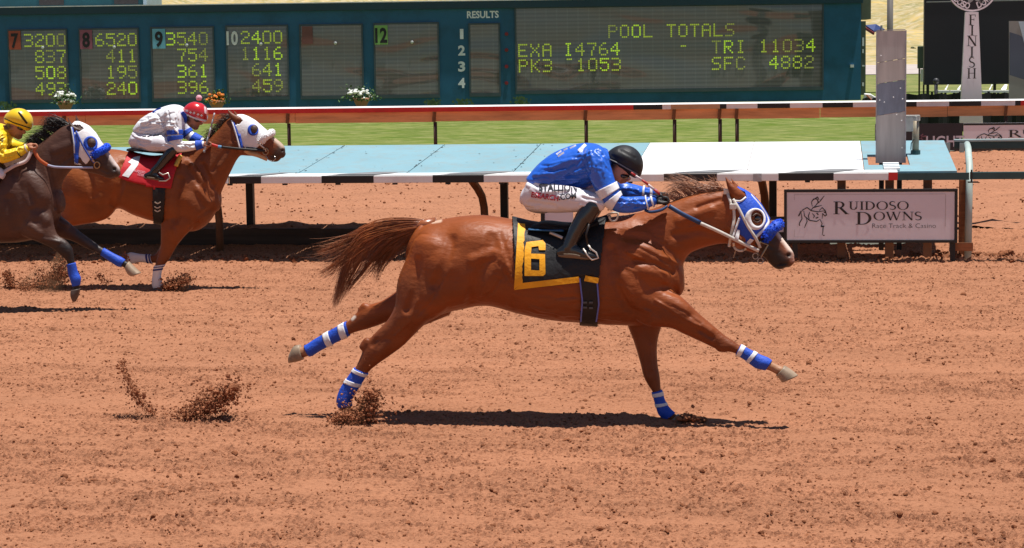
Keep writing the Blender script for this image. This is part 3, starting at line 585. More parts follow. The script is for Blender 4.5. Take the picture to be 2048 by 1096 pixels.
def window(px0, py0, px1, py1, px2=None):
    cx, cy = (px0 + px1) / 2, (py0 + py1) / 2; u0_ = TB(px0, cy)[0]; u1 = TB(px1, cy)[0]; zb_ = TB(cx, py1)[1]; zt_ = TB(cx, py0)[1]
    f = .055
    o = TBx().tb(u0_ + f, zb_ + f * 2.2, u1 - f, zt_ - f, .006, .03).build('display_window', dg, tb)
    b = TBx(); b.tb(u0_, zb_, u1, zb_ + f * 2.2 - .004, .006, .06); b.tb(u0_, zt_ - f + .004, u1, zt_, .006, .06); b.tb(u0_, zb_ + f * 2.2, u0_ + f - .004, zt_ - f, .006, .06); b.tb(u1 - f + .004, zb_ + f * 2.2, u1, zt_ - f, .006, .06)
    b.build('window_frame', frm, o); return o
wins = [window(18, 58, 137, 206), window(160, 56, 280, 205), window(303, 53, 430, 203), window(453, 50, 578, 200), window(600, 48, 727, 198), window(748, 45, 879, 196), window(938, 46, 1001, 193), window(1030, 10, 1647, 184)]
DOT = {'0': '01110 10001 10001 10001 10001 10001 01110', '1': '00100 01100 00100 00100 00100 00100 01110', '2': '01110 10001 00001 00110 01000 10000 11111', '3': '11110 00001 00001 01110 00001 00001 11110', '4': '00010 00110 01010 10010 11111 00010 00010', '5': '11111 10000 11110 00001 00001 10001 01110', '6': '00110 01000 10000 11110 10001 10001 01110', '7': '11111 00001 00010 00010 00100 00100 00100', '8': '01110 10001 10001 01110 10001 10001 01110', '9': '01110 10001 10001 01111 00001 00010 01100',
       'P': '11110 10001 10001 11110 10000 10000 10000', 'O': '01110 10001 10001 10001 10001 10001 01110', 'L': '10000 10000 10000 10000 10000 10000 11111', 'T': '11111 00100 00100 00100 00100 00100 00100', 'A': '01110 10001 10001 11111 10001 10001 10001', 'S': '01111 10000 10000 01110 00001 00001 11110', 'E': '11111 10000 10000 11110 10000 10000 11111', 'X': '10001 10001 01010 00100 01010 10001 10001', 'I': '01110 00100 00100 00100 00100 00100 01110', 'K': '10001 10010 10100 11000 10100 10010 10001', 'R': '11110 10001 10001 11110 10100 10010 10001', 'F': '11111 10000 10000 11110 10000 10000 10000', 'C': '01110 10001 10000 10000 10000 10001 01110', '-': '00000 00000 00000 01110 00000 00000 00000', '~': '01110 00000 00000 00000 00000 00000 00000', ' ': '00000 ' * 7}
dotm = [M('dot lamp', (.36, .46, .04), .5, .15, 4, emit=.40), M('dot lamp bright', (.40, .62, .03), .5, .05, 4, emit=.5), M('dot lamp dim', (.32, .36, .07), .5, .1, 4, emit=.28)]
pxm = DT / CF
def dots(par, s, px_left, py_c, pitch=22.5, wd=14.5, ht=22.5):
    u, z = TB(px_left, py_c)
    for i, c in enumerate(s):
        if c == ' ': continue
        g = DOT[c].split(); b = TBx()
        for r_ in range(7):
            for k in range(5):
                if g[r_][k] == '1':
                    uu = u + (i * pitch + k * wd / 4) * pxm; zz = z + (3 - r_) * ht / 6 * pxm; b.tb(uu - .024, zz - .0245, uu + .024, zz + .0245, .032, .045)
        b.build('numeral' if c.isdigit() else 'letter', dotm[int(rng.choice([0, 0, 0, 1, 2]))], par)
for w_, xr, rows, cyl in ((wins[0], 133, ('3200', '837', '508', '493'), 81), (wins[1], 275, ('6520', '411', '195', '240'), 80), (wins[2], 417, ('3540', '754', '361', '396'), 78), (wins[3], 566, ('2400', '1116', '641', '459'), 75)):
    for k, s in enumerate(rows): dots(w_, s, xr - 18 - 21.5 * (len(s) - 1) + k * .5, cyl + k * 32.3, 21.5)
wb = wins[7]
dots(wb, 'POOL TOTALS', 1218, 63, 23.2, 15); dots(wb, 'EXA', 1038, 101, 24, 15); dots(wb, 'I4764', 1129, 99, 23.3, 15); dots(wb, 'PK3', 1039, 132, 24, 15); dots(wb, '~1053', 1131, 130, 23.3, 15); dots(wb, '-', 1359, 92, 23, 15)
dots(wb, 'TRI', 1425, 94, 24, 15); dots(wb, '11034', 1520, 92, 23.3, 15); dots(wb, 'SFC', 1425, 127, 24, 15); dots(wb, '4882', 1540, 125, 23.3, 15)
# number plates
blk = M('plate black', (.012, .012, .012), .5)
for par, s, x0, y0, x1, y1, c, ci in ((wins[0], '7', 18, 62, 43, 99, (.36, .07, .035), blk), (wins[1], '8', 160, 60, 186, 98, (.30, .09, .13), blk), (wins[2], '9', 305, 58, 332, 97, (.16, .42, .56), blk), (wins[3], '10', 452, 58, 478, 93, None, 'w'), (wins[4], '', 604, 53, 626, 88, (.17, .065, .055), blk), (wins[5], '12', 749, 51, 776, 89, (.20, .40, .10), blk)):
    u0_, zt_ = TB(x0, y0); u1, zb_ = TB(x1, y1); out = .066
    pl = par
    if c: pl = TBx().tb(u0_, zb_, u1, zt_, .062, .075).build('number_plate', M('plate %d' % x0, c, .5, .08, 3), par); out = .08
    if s:
        b = B(); sans(b, s, TP((u0_ + u1) / 2, zb_ + .12 * (zt_ - zb_), out), r0, uz, .72 * (zt_ - zb_), .62 * (u1 - u0_) if len(s) == 1 else .92 * (u1 - u0_), .035, 'C'); b.build('plate_number', M('plate white', (.75, .75, .75), .5) if ci == 'w' else ci, par)
wl = M('white lettering', (.75, .78, .80), .5)
u_, z_ = TB(934, 36); b = B(); sans(b, 'RESULTS', TP(u_, z_, .008), r0, uz, 13 * pxm, 63 * pxm, .03); b.build('lettering', wl, tb)
for s, py in (('1', 77), ('2', 110), ('3', 142), ('4', 175)):
    u_, z_ = TB(923.5, py); b = B(); sans(b, s, TP(u_, z_, .008), r0, uz, 18 * pxm, 14 * pxm if s != '1' else 7 * pxm, .04, 'C'); b.build('lettering', wl, tb)
for py in (68, 100, 133, 166):
    u_, z_ = TB(1013, py); b = TBx(); a = np.arange(10) * .628; P = [TP(u_ + .065 * math.cos(q), z_ + .065 * math.sin(q), .03) for q in a] + [TP(u_ + .065 * math.cos(q), z_ + .065 * math.sin(q), .005) for q in a]
    b.add(P, [tuple(range(10))] + [(i, (i + 1) % 10, 10 + (i + 1) % 10, 10 + i) for i in range(10)]); b.build('red_lamp', M('red lamp', (.22, .012, .015), .4), tb)
for w_, px, py in ((wins[0], 86, 95), (wins[1], 229, 94), (wins[2], 374, 90), (wins[3], 522, 88), (wins[4], 671, 86), (wins[5], 824, 84)):
    u_, z_ = TB(px, py); B().ball(TP(u_, z_, .05), (.06, .03, .06), 10, 6).build('white_knob', M('white fitting', ()), w_)
# second storey at the top left
b = TBx(); ur2 = TB(272, 0)[0]; zt2 = zt + 1.4
up = thing('upper_cabin', tuple(TP((ul + ur2) / 2, zt + .04, -2)), 'teal cabin with dark windows standing on top of the toteboard', 'cabin')
TBx().tb(ul, zt + .037, ur2, zt2, -4.5, -1.4).build('cabin_wall', M('teal cabin paint', (.01, .085, .105), .5, .1, 2), up)
for a, c in ((213, 262), (60, 110)): TBx().tb(TB(a, 5)[0], zt + .12, TB(c, 5)[0], zt + .9, -1.4 + .003, -1.36).build('cabin_window', M('dark window', (.05, .045, .045), .2), up)
TBx().tb(ur2 + .003, zt + .037, ur2 + .12, zt2, -4.5, -1.35).build('corner_trim', M('pale trim', (.35, .45, .5), .5), up)

# ------------------------------------------------------------------ flower pots along the board
leaf = M('flower leaves', (.05, .11, .025), .7, .3, 5)
def flowers(px, py0, py1, wpx, colm, label, potx=0):
    Yq = 64.5; x, _, z0 = UY(px, py1, Yq); z1 = UY(px, py0, Yq)[2]; R = wpx / 2 / CF * Yq; gzz = .31 + (Yq - 49.5) / 19 * .85
    t = thing('flower_pot', (x, Yq, gzz), label, 'flower pot', 'flower pots along the toteboard')
    b = B(); b.tube([(x + potx, Yq, gzz), (x + potx, Yq, gzz + .28), (x + potx, Yq, z0 + .12), (x + potx, Yq, z0 + .2)], [.14, .17, .27, .28], 14); b.build('pot', M('clay pot', (.36, .17, .10), .7, .15, 4), t, True)
    b = B()
    for i in range(420):
        c = np.array([x + rng.normal(0, R * .5), Yq + rng.normal(0, R * .4), z0 + .1 + abs(rng.normal(0, 1)) * (z1 - z0) * .42]); d = rng.normal(0, 1, 3); d /= np.linalg.norm(d); e = np.cross(d, rng.normal(0, 1, 3)); e /= np.linalg.norm(e); s = rng.uniform(.06, .15)
        b.add([c - e * s * .25, c + d * s * .5, c + e * s * .25, c - d * s * .5], [(0, 1, 2, 3)])
    b.build('leaves', leaf, t)
    b = B()
    for i in range(34):
        c = np.array([x + rng.uniform(-1, 1) * R * .85, Yq - .1 + rng.normal(0, R * .35), z0 + .12 + rng.uniform(0, 1) * (z1 - z0) * .8]); s = rng.uniform(.03, .085); b.ball(c, (s, s, s * .75), 7, 4)
    b.build('blossoms', colm, t)
flowers(131, 184, 214, 46, M('white petals', (.8, .8, .76), .6, .1, 9), 'pot of white flowers under the window with plate 7')
flowers(434, 189, 213, 40, M('orange petals', (.75, .22, .03), .6, .3, 5), 'pot of orange flowers behind the red cap rider')
flowers(723, 179, 208, 60, M('white petals', ()), 'wide pot of white flowers under the blank windows')
def weed(px, py, h):
    Yq = 66; x, _, z = UY(px, py, Yq); g0 = 1.05; b = B()
    for i in range(40):
        a = rng.uniform(0, 6.28); q = rng.uniform(.02, .28); p0 = np.array((x + rng.normal(0, .1), Yq, g0)); p1 = p0 + (math.cos(a) * q, math.sin(a) * q * .5, (z - g0) * rng.uniform(.5, 1.0)); s = rng.uniform(.03, .06)
        b.tube([p0, (p0 + p1) / 2 + (0, 0, .05), p1], [.008, .008, .002], 3); b.add([p1 - (s, 0, 0), p1 + (0, 0, s), p1 + (s, 0, 0), p1 - (0, 0, s)], [(0, 1, 2, 3)])
    o = b.build('weed', M('weed green', (.09, .15, .06), .8, .3, 5)); center(o); return o
for px, py, lb in ((12, 203, 'grey green weed at the foot of the toteboard left of plate 7'), (868, 199, 'small weed at the toteboard foot below plate 12'), (925, 198, 'weed growing below the results column of the toteboard'), (1041, 194, 'taller weed below the left corner of the pool totals display')):
    tag(weed(px, py, 0), lb, 'weed', 'weeds at the foot of the toteboard')

# ------------------------------------------------------------------ finish post, screen and things at the right
YP = 50.0
fp = thing('finish_post', (XY(1944, 240, YP), YP, .31), 'tall white finish post with black FINISH letters and a round crest', 'finish post')
pw = M('finish post white', (.80, .74, .77), .5, .05, 2)
def fx(px, py): return UY(px, py, YP)
A = [fx(1920, 246), fx(1966, 246), fx(1957, 24), fx(1931, 24)]
b = B(); b.prism([(p[0], p[2]) for p in A], (0, YP, 0), (1, 0, 0), (0, 0, 1), (0, .3, 0)); b.build('post_body', pw, fp)
for c, py in (('F', 47), ('I', 68), ('N', 89), ('I', 111), ('S', 132), ('H', 154)):
    hh = 20 * YP / CF; a, qs = glyph(c); p = fx(1944 - (py - 47) * .01, py); wk = 1.2 if c not in 'H' else 1.1; b = B()
    for q in qs: b.add([(p[0] + (v[0] - a / 2 + .02) * hh * wk * .95, YP - .006, p[2] - hh * .15 + v[1] * hh) for v in q], [(0, 1, 2, 3)])
    b.build('lettering', ink, fp)
R0 = 48 * YP / CF; c0 = fx(1945, -27); bk = M('crest black', (.02, .02, .025), .4)
disc = lambda r, y0, y1, n=48: B().prism([(c0[0] + r * math.cos(q), c0[2] + r * math.sin(q)) for q in np.arange(n) * 2 * math.pi / n], (0, y0, 0), (1, 0, 0), (0, 0, 1), (0, y1 - y0, 0))
disc(R0, YP + .02, YP + .2).build('crest_disc', bk, fp)
b = B()
for q in ring(c0[0], c0[2], R0 * 1.0, R0 * 1.0, R0 * .93, R0 * .93, 0, 360, 60): b.add([(v[0], YP + .015, v[1]) for v in q], [(0, 1, 2, 3)])
b.build('crest_rim', pw, fp)
b = B()
for s, a0, a1 in (('RUIDOSO', 176, 262), ('DOWNS', 284, 352)):
    for i, ch in enumerate(s):
        q = math.radians(a0 + (a1 - a0) * (i + .5) / len(s)); er = np.array((math.cos(q), 0, math.sin(q))); et = np.array((-math.sin(q), 0, math.cos(q)))
        sans(b, ch, c0 + er * R0 * .90 + np.array((0, .012 - (c0[1] - YP), 0)), et, -er, R0 * .24, R0 * .20, .03, 'C')
b.build('crest_lettering', pw, fp)
b = B()
for L in ([(-.3, -.3), (-.1, -.15), (.2, -.2), (.4, -.4), (.25, -.5)], [(-.1, -.2), (0, -.5), (-.15, -.62)], [(.2, -.2), (.35, .1), (.1, .3)], [(.1, -.45), (.3, -.62), (.45, -.58)]):
    for q in stroke([(c0[0] + x * R0, c0[2] + y * R0) for x, y in L], [.08] * len(L)): b.add([(v[0], YP + .012, v[1]) for v in q], [(0, 1, 2, 3)])
b.build('crest_horse', M('crest grey', (.3, .3, .3), .5), fp)
YS = 60.0; fS = lambda px, py: UY(px, py, YS)
a, c = fS(1848, 170), fS(2130, -40)
sc_ = thing('screen', ((a[0] + c[0]) / 2, YS, a[2] - 1.0), 'large black screen standing behind the finish post', 'screen')
B().box((a[0], YS, a[2]), (c[0], YS + .6, c[2])).build('screen_panel', M('black screen', (.017, .017, .022), .35, .08, 1), sc_)
z_ = fS(1900, 3)[2]; B().box((a[0] + .05, YS - .012, z_ - .015), (c[0], YS - .002, z_ + .012)).build('screen_seam', M('grey seam', (.35, .35, .35), .5), sc_)
b = B()
for px in (1856, 1872, 1990, 2040): x = fS(px, 180)[0]; b.box((x - .04, YS + .1, a[2] - 1.2), (x + .04, YS + .2, a[2]))
b.build('screen_leg', black, sc_)
# low white trestle tables under the screen
def table(px0, px1, lb):
    p, q = UY(px0, 181, 58), UY(px1, 181, 58); t = thing('white_table', ((p[0] + q[0]) / 2, 58, p[2] - .7), lb, 'table', 'white tables below the screen')
    B().box((p[0], 57.7, p[2] - .06), (q[0], 58.3, p[2])).build('table_top', white_top, t); b = B()
    B().hexa([(p[0] + .2, 58.31, p[2] + .02), (q[0] - .05, 58.31, p[2] + .02), (q[0] - .05, 58.35, p[2] + .02), (p[0] + .2, 58.35, p[2] + .02), (p[0] + .32, 58.5, p[2] + .16), (q[0], 58.5, p[2] + .16), (q[0], 58.54, p[2] + .16), (p[0] + .32, 58.54, p[2] + .16)]).build('table_back', white_top, t)
    for x in (p[0] + .1, q[0] - .1): b.box((x - .03, 57.95, p[2] - .75), (x + .03, 58.05, p[2] - .061))
    b.build('table_leg', black, t)
table(1876, 1898, 'first white table from the left below the screen'); table(1901, 1924, 'white table just left of the finish post'); table(1965, 1986, 'white table just right of the finish post'); table(1989, 2018, 'white table left of the grey blue panel')
b = B(); p = UY(1872, 182, 58); b.tube([p - (0, 0, .8), p + (0, 0, .25)], .05, 8); b.ball(p + (0, 0, .28), .09, 8, 5); o = b.build('bollard_lamp', M('dark lamp', (.04, .04, .045), .5), None, True); center(o); tag(o, 'dark lamp post with a pale round top left of the white tables', 'lamp')
# black windbreak
x0, x1 = XY(1808, 195, 55), XY(2150, 195, 55); z0, z1 = .5, UY(1900, 186, 55)[2]
t = thing('black_windbreak', ((x0 + x1) / 2, 55, .5), 'low black fabric windbreak behind the far rail at the right', 'fence'); nseg = 40; xx = np.linspace(x0, x1, nseg); b = B()
b.add([(x, 55 + .06 * math.sin(i * 1.3), z0) for i, x in enumerate(xx)] + [(x, 55 + .06 * math.sin(i * 1.3 + .5), z1 - .02 + .02 * math.sin(i * 1.7)) for i, x in enumerate(xx)], [(i, i + 1, nseg + i + 1, nseg + i) for i in range(nseg - 1)]); b.build('fabric', M('black fabric', (.012, .013, .013), .8, .2, 2), t)
b = B()
for x in np.linspace(x0, x1, 7): b.box((x - .03, 55.1, z0), (x + .03, 55.16, z1 + .03))
b.build('stake', black, t)
# grey blue curved panel at the right edge
Yq = 52.0; p, q = UY(2018, 200, Yq), UY(2130, 42, Yq)
t = thing('side_mirror', ((p[0] + q[0]) / 2, Yq, .31), 'grey, navy and pale blue banded panel standing right of the finish post', 'panel')
u_ = lambda px, py: (UY(px, py, Yq)[0], UY(px, py, Yq)[2])
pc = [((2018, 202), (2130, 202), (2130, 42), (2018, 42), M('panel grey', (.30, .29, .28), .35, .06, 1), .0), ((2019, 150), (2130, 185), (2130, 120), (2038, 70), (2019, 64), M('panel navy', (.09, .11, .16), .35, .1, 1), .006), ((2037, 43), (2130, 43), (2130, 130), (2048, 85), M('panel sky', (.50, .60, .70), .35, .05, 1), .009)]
for k, it in enumerate(pc):
    pts = [u_(*v) for v in it[:-2]]; d = it[-1]; B().prism(pts, (0, Yq - d, 0), (1, 0, 0), (0, 0, 1), (0, .05 if k == 0 else .004, 0)).build('panel_sheet' if k == 0 else 'panel_band', it[-2], t)
b = B(); b.box((p[0] + .2, Yq + .06, .2), (p[0] + .3, Yq + .14, p[2] + .6)); b.build('panel_post', black, t)
# pole, awning, green box, white cart between the toteboard and the screen
b = B(); p = UY(1780, 58, 80); q = UY(1776, -40, 80); g = 1.1; b.tube([(p[0], 80, g), (p[0], 80, q[2])], .12, 10); o = b.build('pole', M('grey brown pole', (.16, .14, .13), .6, .1, 3), None, True); center(o); tag(o, 'grey pole standing behind the narrow mirror panel', 'pole')
Ya = 75; P = [UY(1731, 50, Ya), UY(1752, 48, Ya), UY(1770, 58, Ya), UY(1747, 62, Ya)]
t = thing('blue_awning', (P[0][0], Ya, 1.1), 'small blue awning with a red edge beside the end of the toteboard', 'awning')
b = B(); b.add([P[0], P[1], P[2] + (0, .3, 0), P[3] - (0, .5, 0)] + [v - np.array((0, 0, .05)) for v in (P[0], P[1], P[2] + (0, .3, 0), P[3] - (0, .5, 0))], [(0, 1, 2, 3), (7, 6, 5, 4), (0, 4, 5, 1), (1, 5, 6, 2), (2, 6, 7, 3), (3, 7, 4, 0)]); b.build('awning_cover', M('navy canvas', (.03, .05, .16), .6), t)
b = B(); b.bar(P[0] - (0, 0, .12), P[3] - (0, .5, .1), .05, .1); b.build('awning_edge', M('red canvas', (.3, .04, .05), .6), t); b = B(); b.tube([P[1] + (.2, 0, -.05), (P[1][0] + .2, Ya, 1.1)], .04, 6); b.build('awning_pole', glv, t)
Yg = 62; p, q = UY(1836, 137, Yg), UY(1850, 92, Yg); t = thing('utility_box', ((p[0] + q[0]) / 2, Yg, .9), 'dark green utility box on thin legs left of the black screen', 'box')
B().box((p[0], Yg, p[2]), (q[0], Yg + .5, q[2])).build('box_body', M('green shed metal', ()), t, bevel=.02); b = B()
for x in (p[0] + .02, q[0] - .05): b.box((x, Yg + .1, .8), (x + .05, Yg + .15, p[2]))
b.build('box_leg', black, t); a = UY(1845, 150, Yg); B().box((a[0] - .06, Yg + .02, a[2] - .2), (a[0] + .06, Yg + .08, a[2] + .18)).build('white_notice', white_top, t)
Yg = 65; p = UY(1727, 210, Yg); t = thing('white_cart', (p[0] + .4, Yg, 1.0), 'small white cart parked at the foot of the toteboard end', 'cart')
pts = [UY(a, c, Yg) for a, c in ((1727, 206), (1756, 206), (1755, 196), (1742, 188), (1729, 187))]; B().prism([(v[0], v[2]) for v in pts], (0, Yg, 0), (1, 0, 0), (0, 0, 1), (0, .9, 0)).build('cart_body', white_top, t, bevel=.03)
b = B()
for x in (pts[0][0] + .1, pts[1][0] - .08): b.tube([(x, Yg - .05, 1.2), (x, Yg + .95, 1.2)], .14, 12)
b.build('cart_wheel', black, t); b = B(); b.bar(UY(1733, 190, Yg - .02), UY(1745, 203, Yg - .02), .03, .04, (0, 1, 0)); b.build('cart_stripe', M('orange stripe', (.6, .16, .05), .5), t)
# scrub on the hillside
def shrub(px, py, wpx):
    d = ray(px, py); best = None
    for Yh in np.arange(125, 400, 1.5):
        p = UY(px, py, Yh)
        if p[2] <= hz(Yh) + .3: best = p; break
    if best is None: return
    R = wpx / 2 / CF * best[1]; n = 170; b = B()
    for i in range(n):
        v = rng.normal(0, 1, 3); v /= np.linalg.norm(v); c = best + v * np.array((R, R, R * .75)) * rng.uniform(.3, 1.05); d = rng.normal(0, 1, 3); d /= np.linalg.norm(d); e = np.cross(d, v); e /= np.linalg.norm(e) + 1e-9; s = R * rng.uniform(.12, .25)
        b.add([c - e * s, c + d * s, c + e * s, c - d * s * .6], [(0, 1, 2, 3)])
    o = b.build('shrub', M('scrub leaves', (.075, .10, .04), .8, .35, 2)); center(o); return o
for px, py, wv, lb in ((1838, 66, 20, 'round green scrub bush on the dry hillside just left of the black screen'), (1822, 78, 14, 'smaller scrub bush on the dry hillside near the utility box'), (1742, 30, 12, 'scrub bush on the dry hillside by the toteboard end'), (1818, 12, 16, 'scrub bush high on the dry hillside right of the pole'), (1742, 94, 16, 'low scrub bush at the bottom of the dry slope'), (1826, 98, 12, 'low scrub bush beside the path by the utility box')):
    o = shrub(px, py, wv)
    if o: tag(o, lb, 'bush', 'scrub bushes on the hillside')
# ------------------------------------------------------------------ bodies: lofts traced at true size, fused by voxel remesh, then sculpted
def PRn(V):
    q = np.asarray(V) - CP; z = q @ fw; return np.stack([1024 + CF * (q @ Rv) / z, 548 - CF * (q @ Uv) / z], -1)
def cr(P, t):
    """Catmull-Rom through rows of P at parameter t"""
    n = len(P); i = np.clip(np.floor(t).astype(int), 0, n - 2); f = (t - i)[:, None]; g = lambda k: P[np.clip(k, 0, n - 1)]
    p0, p1, p2, p3 = g(i - 1), g(i), g(i + 1), g(i + 2); return .5 * (2 * p1 + (p2 - p0) * f + (2 * p0 - 5 * p1 + 4 * p2 - p3) * f ** 2 + (3 * p1 - p0 - 3 * p2 + p3) * f ** 3)
class Loft:
    def __init__(s, C, U, W, e=2.0, egg=0.0): s.C, s.U, s.W, s.e, s.egg = np.array(C, float), np.array(U, float), np.array(W, float), e, egg
    def pts(s, t, ph, off=0.0, k=1.0):
        """t, ph arrays of one shape"""
        t = np.asarray(t, float).ravel(); ph = np.asarray(ph, float).ravel(); C = cr(s.C, t); U = cr(s.U, t); W = np.abs(cr(s.W[:, None], t)[:, 0])
        c, q = np.cos(ph), np.sin(ph); e = 2 / s.e; c2 = np.sign(c) * np.abs(c) ** e; q2 = np.sign(q) * np.abs(q) ** e; ul = np.linalg.norm(U, axis=1) + 1e-9
        W = W * (1 - s.egg * c); P = C + U * (c2 * (k + off / ul))[:, None]; P[:, 1] -= (W * k + off) * q2; return P
    def grid(s, nt, n, off=0., k=1., t0=0., t1=None):
        t1 = len(s.C) - 1 if t1 is None else t1; T = np.linspace(t0, t1, nt); A = np.arange(n) * 2 * math.pi / n; TT, AA = np.meshgrid(T, A, indexing='ij')
        V = s.pts(TT, AA, off, k); i = np.arange(nt - 1)[:, None] * n; j = np.arange(n)[None, :]; j2 = (j + 1) % n
        return V, np.stack([i + j, i + j2, i + n + j2, i + n + j], -1).reshape(-1, 4)
    def solid(s, b, n=24, sub=5, off=0., k=1., t0=0., t1=None, cap=True):
        t1 = len(s.C) - 1 if t1 is None else t1; nt = max(3, int((t1 - t0) * sub) + 1); V, F = s.grid(nt, n, off, k, t0, t1); V = V.reshape(nt, n, 3)
        if cap:
            out = []
            for a, c in ((0, 1), (-1, -2)):
                m = V[a].mean(0); d = m - V[c].mean(0); d /= np.linalg.norm(d) + 1e-9; r = np.linalg.norm(V[a] - m, axis=1).min(); out.append([m + (V[a] - m) * q + d * r * h for q, h in ((.86, .32), (.5, .55))])
            V = np.concatenate([np.array(out[0][::-1]), V, np.array(out[1])]); nt = len(V)
        i = np.arange(nt - 1)[:, None] * n; j = np.arange(n)[None, :]; j2 = (j + 1) % n; F = [tuple(f) for f in np.stack([i + j, i + n + j, i + n + j2, i + j2], -1).reshape(-1, 4)]
        F += [tuple(range(n)), tuple(reversed(range((nt - 1) * n, nt * n)))]; b.add(V.reshape(-1, 3), F); return b
def prof(secs, Y0, lat=0., e=2.0, egg=0.):
    """sections (x_top, y_top, x_bottom, y_bottom, half width [, lateral]) in pixels of the photograph and metres"""
    C, U, W = [], [], []
    for q in secs:
        la = q[5] if len(q) > 5 else lat; a = UY(q[0], q[1], Y0 + la); c = UY(q[2], q[3], Y0 + la); C.append((a + c) / 2); U.append((a - c) / 2); W.append(q[4])
    return Loft(C, U, W, e, egg)
def limb(secs, Y0, lat=0., e=2.0):
    """sections (x, y, radius px [, half width m or None [, lateral]])"""
    P = np.array([(q[0], q[1]) for q in secs], float); out = []
    for i, q in enumerate(secs):
        d = P[min(i + 1, len(P) - 1)] - P[max(i - 1, 0)]; d /= np.linalg.norm(d) + 1e-9; nrm = np.array((d[1], -d[0]))
        if nrm[1] > 0 or (abs(nrm[1]) < 1e-6 and nrm[0] < 0): pass
        a = P[i] + nrm * q[2]; c = P[i] - nrm * q[2]; la = q[4] if len(q) > 4 else lat; wv = q[3] if len(q) > 3 and q[3] else q[2] * Y0 / CF; out.append((a[0], a[1], c[0], c[1], wv, la))
    return prof(out, Y0, lat, e)
def remesh(b, vox, it=6, f=.5):
    me = bpy.data.meshes.new('x'); me.from_pydata(b.V, [], b.F); bm = bmesh.new(); bm.from_mesh(me)
    bmesh.ops.recalc_face_normals(bm, faces=bm.faces); bm.to_mesh(me); bm.free(); o = bpy.data.objects.new('x', me); COL.objects.link(o)
    md = o.modifiers.new('r', 'REMESH'); md.mode = 'VOXEL'; md.voxel_size = vox; md.adaptivity = 0
    if it: sm = o.modifiers.new('s', 'SMOOTH'); sm.factor = f; sm.iterations = it
    dg = bpy.context.evaluated_depsgraph_get(); dg.update(); r = bpy.data.meshes.new_from_object(o.evaluated_get(dg))
    V = np.empty(len(r.vertices) * 3); r.vertices.foreach_get('co', V); F = np.empty(len(r.loops), np.int32); r.loops.foreach_get('vertex_index', F)
    bpy.data.objects.remove(o); bpy.data.meshes.remove(me); bpy.data.meshes.remove(r); return V.reshape(-1, 3), F.reshape(-1, 4)
def vnormals(V, F):
    a = np.cross(V[F[:, 2]] - V[F[:, 0]], V[F[:, 3]] - V[F[:, 1]]); N = np.zeros_like(V)
    for k in range(4): np.add.at(N, F[:, k], a)
    return N / (np.linalg.norm(N, axis=1, keepdims=True) + 1e-12)
def seg_dist(Q, pts):
    d = np.full(len(Q), 1e9)
    pts = [np.array(p, float) for p in pts]
    if len(pts) == 1: return np.linalg.norm(Q - pts[0], axis=1)
    for a, c in zip(pts[:-1], pts[1:]):
        ab = c - a; t = np.clip(((Q - a) @ ab) / (ab @ ab), 0, 1); d = np.minimum(d, np.linalg.norm(Q - (a + t[:, None] * ab), axis=1))
    return d
def sculpt(V, F, strokes, mpp, ymid):
    """each stroke raises (or sinks) the near side along a line; the far side gets the same"""
    N = vnormals(V, F); Q = PRn(V); V = V.copy()
    for pts, r, amp in strokes:
        d = seg_dist(Q, pts); g = np.clip(1 - (d / r) ** 2, 0, 1) ** 2; V += N * (g * amp * 1.1 * mpp * np.clip(np.abs(N[:, 1]) * 1.6, 0, 1))[:, None]
    return V
def inpoly(Q, poly):
    x, y = Q[:, 0], Q[:, 1]; r = np.zeros(len(Q), bool); k = len(poly)
    for i in range(k):
        (x0, y0), (x1, y1) = poly[i], poly[i - 1]
        if y0 == y1: continue
        r ^= ((y0 > y) != (y1 > y)) & (x < (x1 - x0) * (y - y0) / (y1 - y0) + x0)
    return r
def put(name, V, F, mat, parent, smooth=True, col=None, label=None):
    V = np.asarray(V, float); V = V - wloc(parent) if parent is not None else V; o = fast(name, V, F, mat, smooth)
    if parent is not None: o.parent = parent
    if col is not None:
        at = o.data.color_attributes.new('col', 'FLOAT_COLOR', 'POINT'); c = np.ones((len(V), 4), np.float32); c[:, :3] = col; at.data.foreach_set('color', c.ravel())
    if label: o['label'] = label
    return o
def shell(lf, name, mat, parent, off=.01, t0=0., t1=None, poly=None, res=(90, 64), side=0, thick=.006, label=None, k=1.0, flip=None, hole=None):
    """a thickened piece of a loft's surface, cut by a polygon in the side view (side -1: near half only)"""
    V, F = lf.grid(res[0], res[1], off, k, t0, t1); c = V[F].mean(1); keep = np.ones(len(F), bool)
    if poly is not None: keep &= inpoly(PRn(c), poly)
    if hole is not None: keep &= ~inpoly(PRn(c), hole)
    ymid = lf.C[:, 1].mean()
    if side: keep &= (c[:, 1] < ymid) if side < 0 else (c[:, 1] > ymid)
    F = F[keep]; use = np.unique(F); mp = -np.ones(len(V), int); mp[use] = np.arange(len(use)); o = put(name, V[use], mp[F], mat, parent, True, None, label)
    md = o.modifiers.new('solid', 'SOLIDIFY'); md.thickness = thick; md.offset = 0; return o
def bvh(V, F): return BVHTree.FromPolygons([tuple(v) for v in V], [tuple(f) for f in F])
def decal(b, Vpx, F, tree, lift=.004, Yf=None):
    """lay a flat outline on a surface seen from the side"""
    out = []; last = None
    for p in Vpx:
        d = Vector(ray(*p)).normalized(); h = tree.ray_cast(Vector(CP), d)
        if h[0] is not None: last = (h[0] - Vector(CP)).length
        q = Vector(CP) + d * ((last or 13) - lift); out.append(tuple(q))
    b.add(out, F); return b
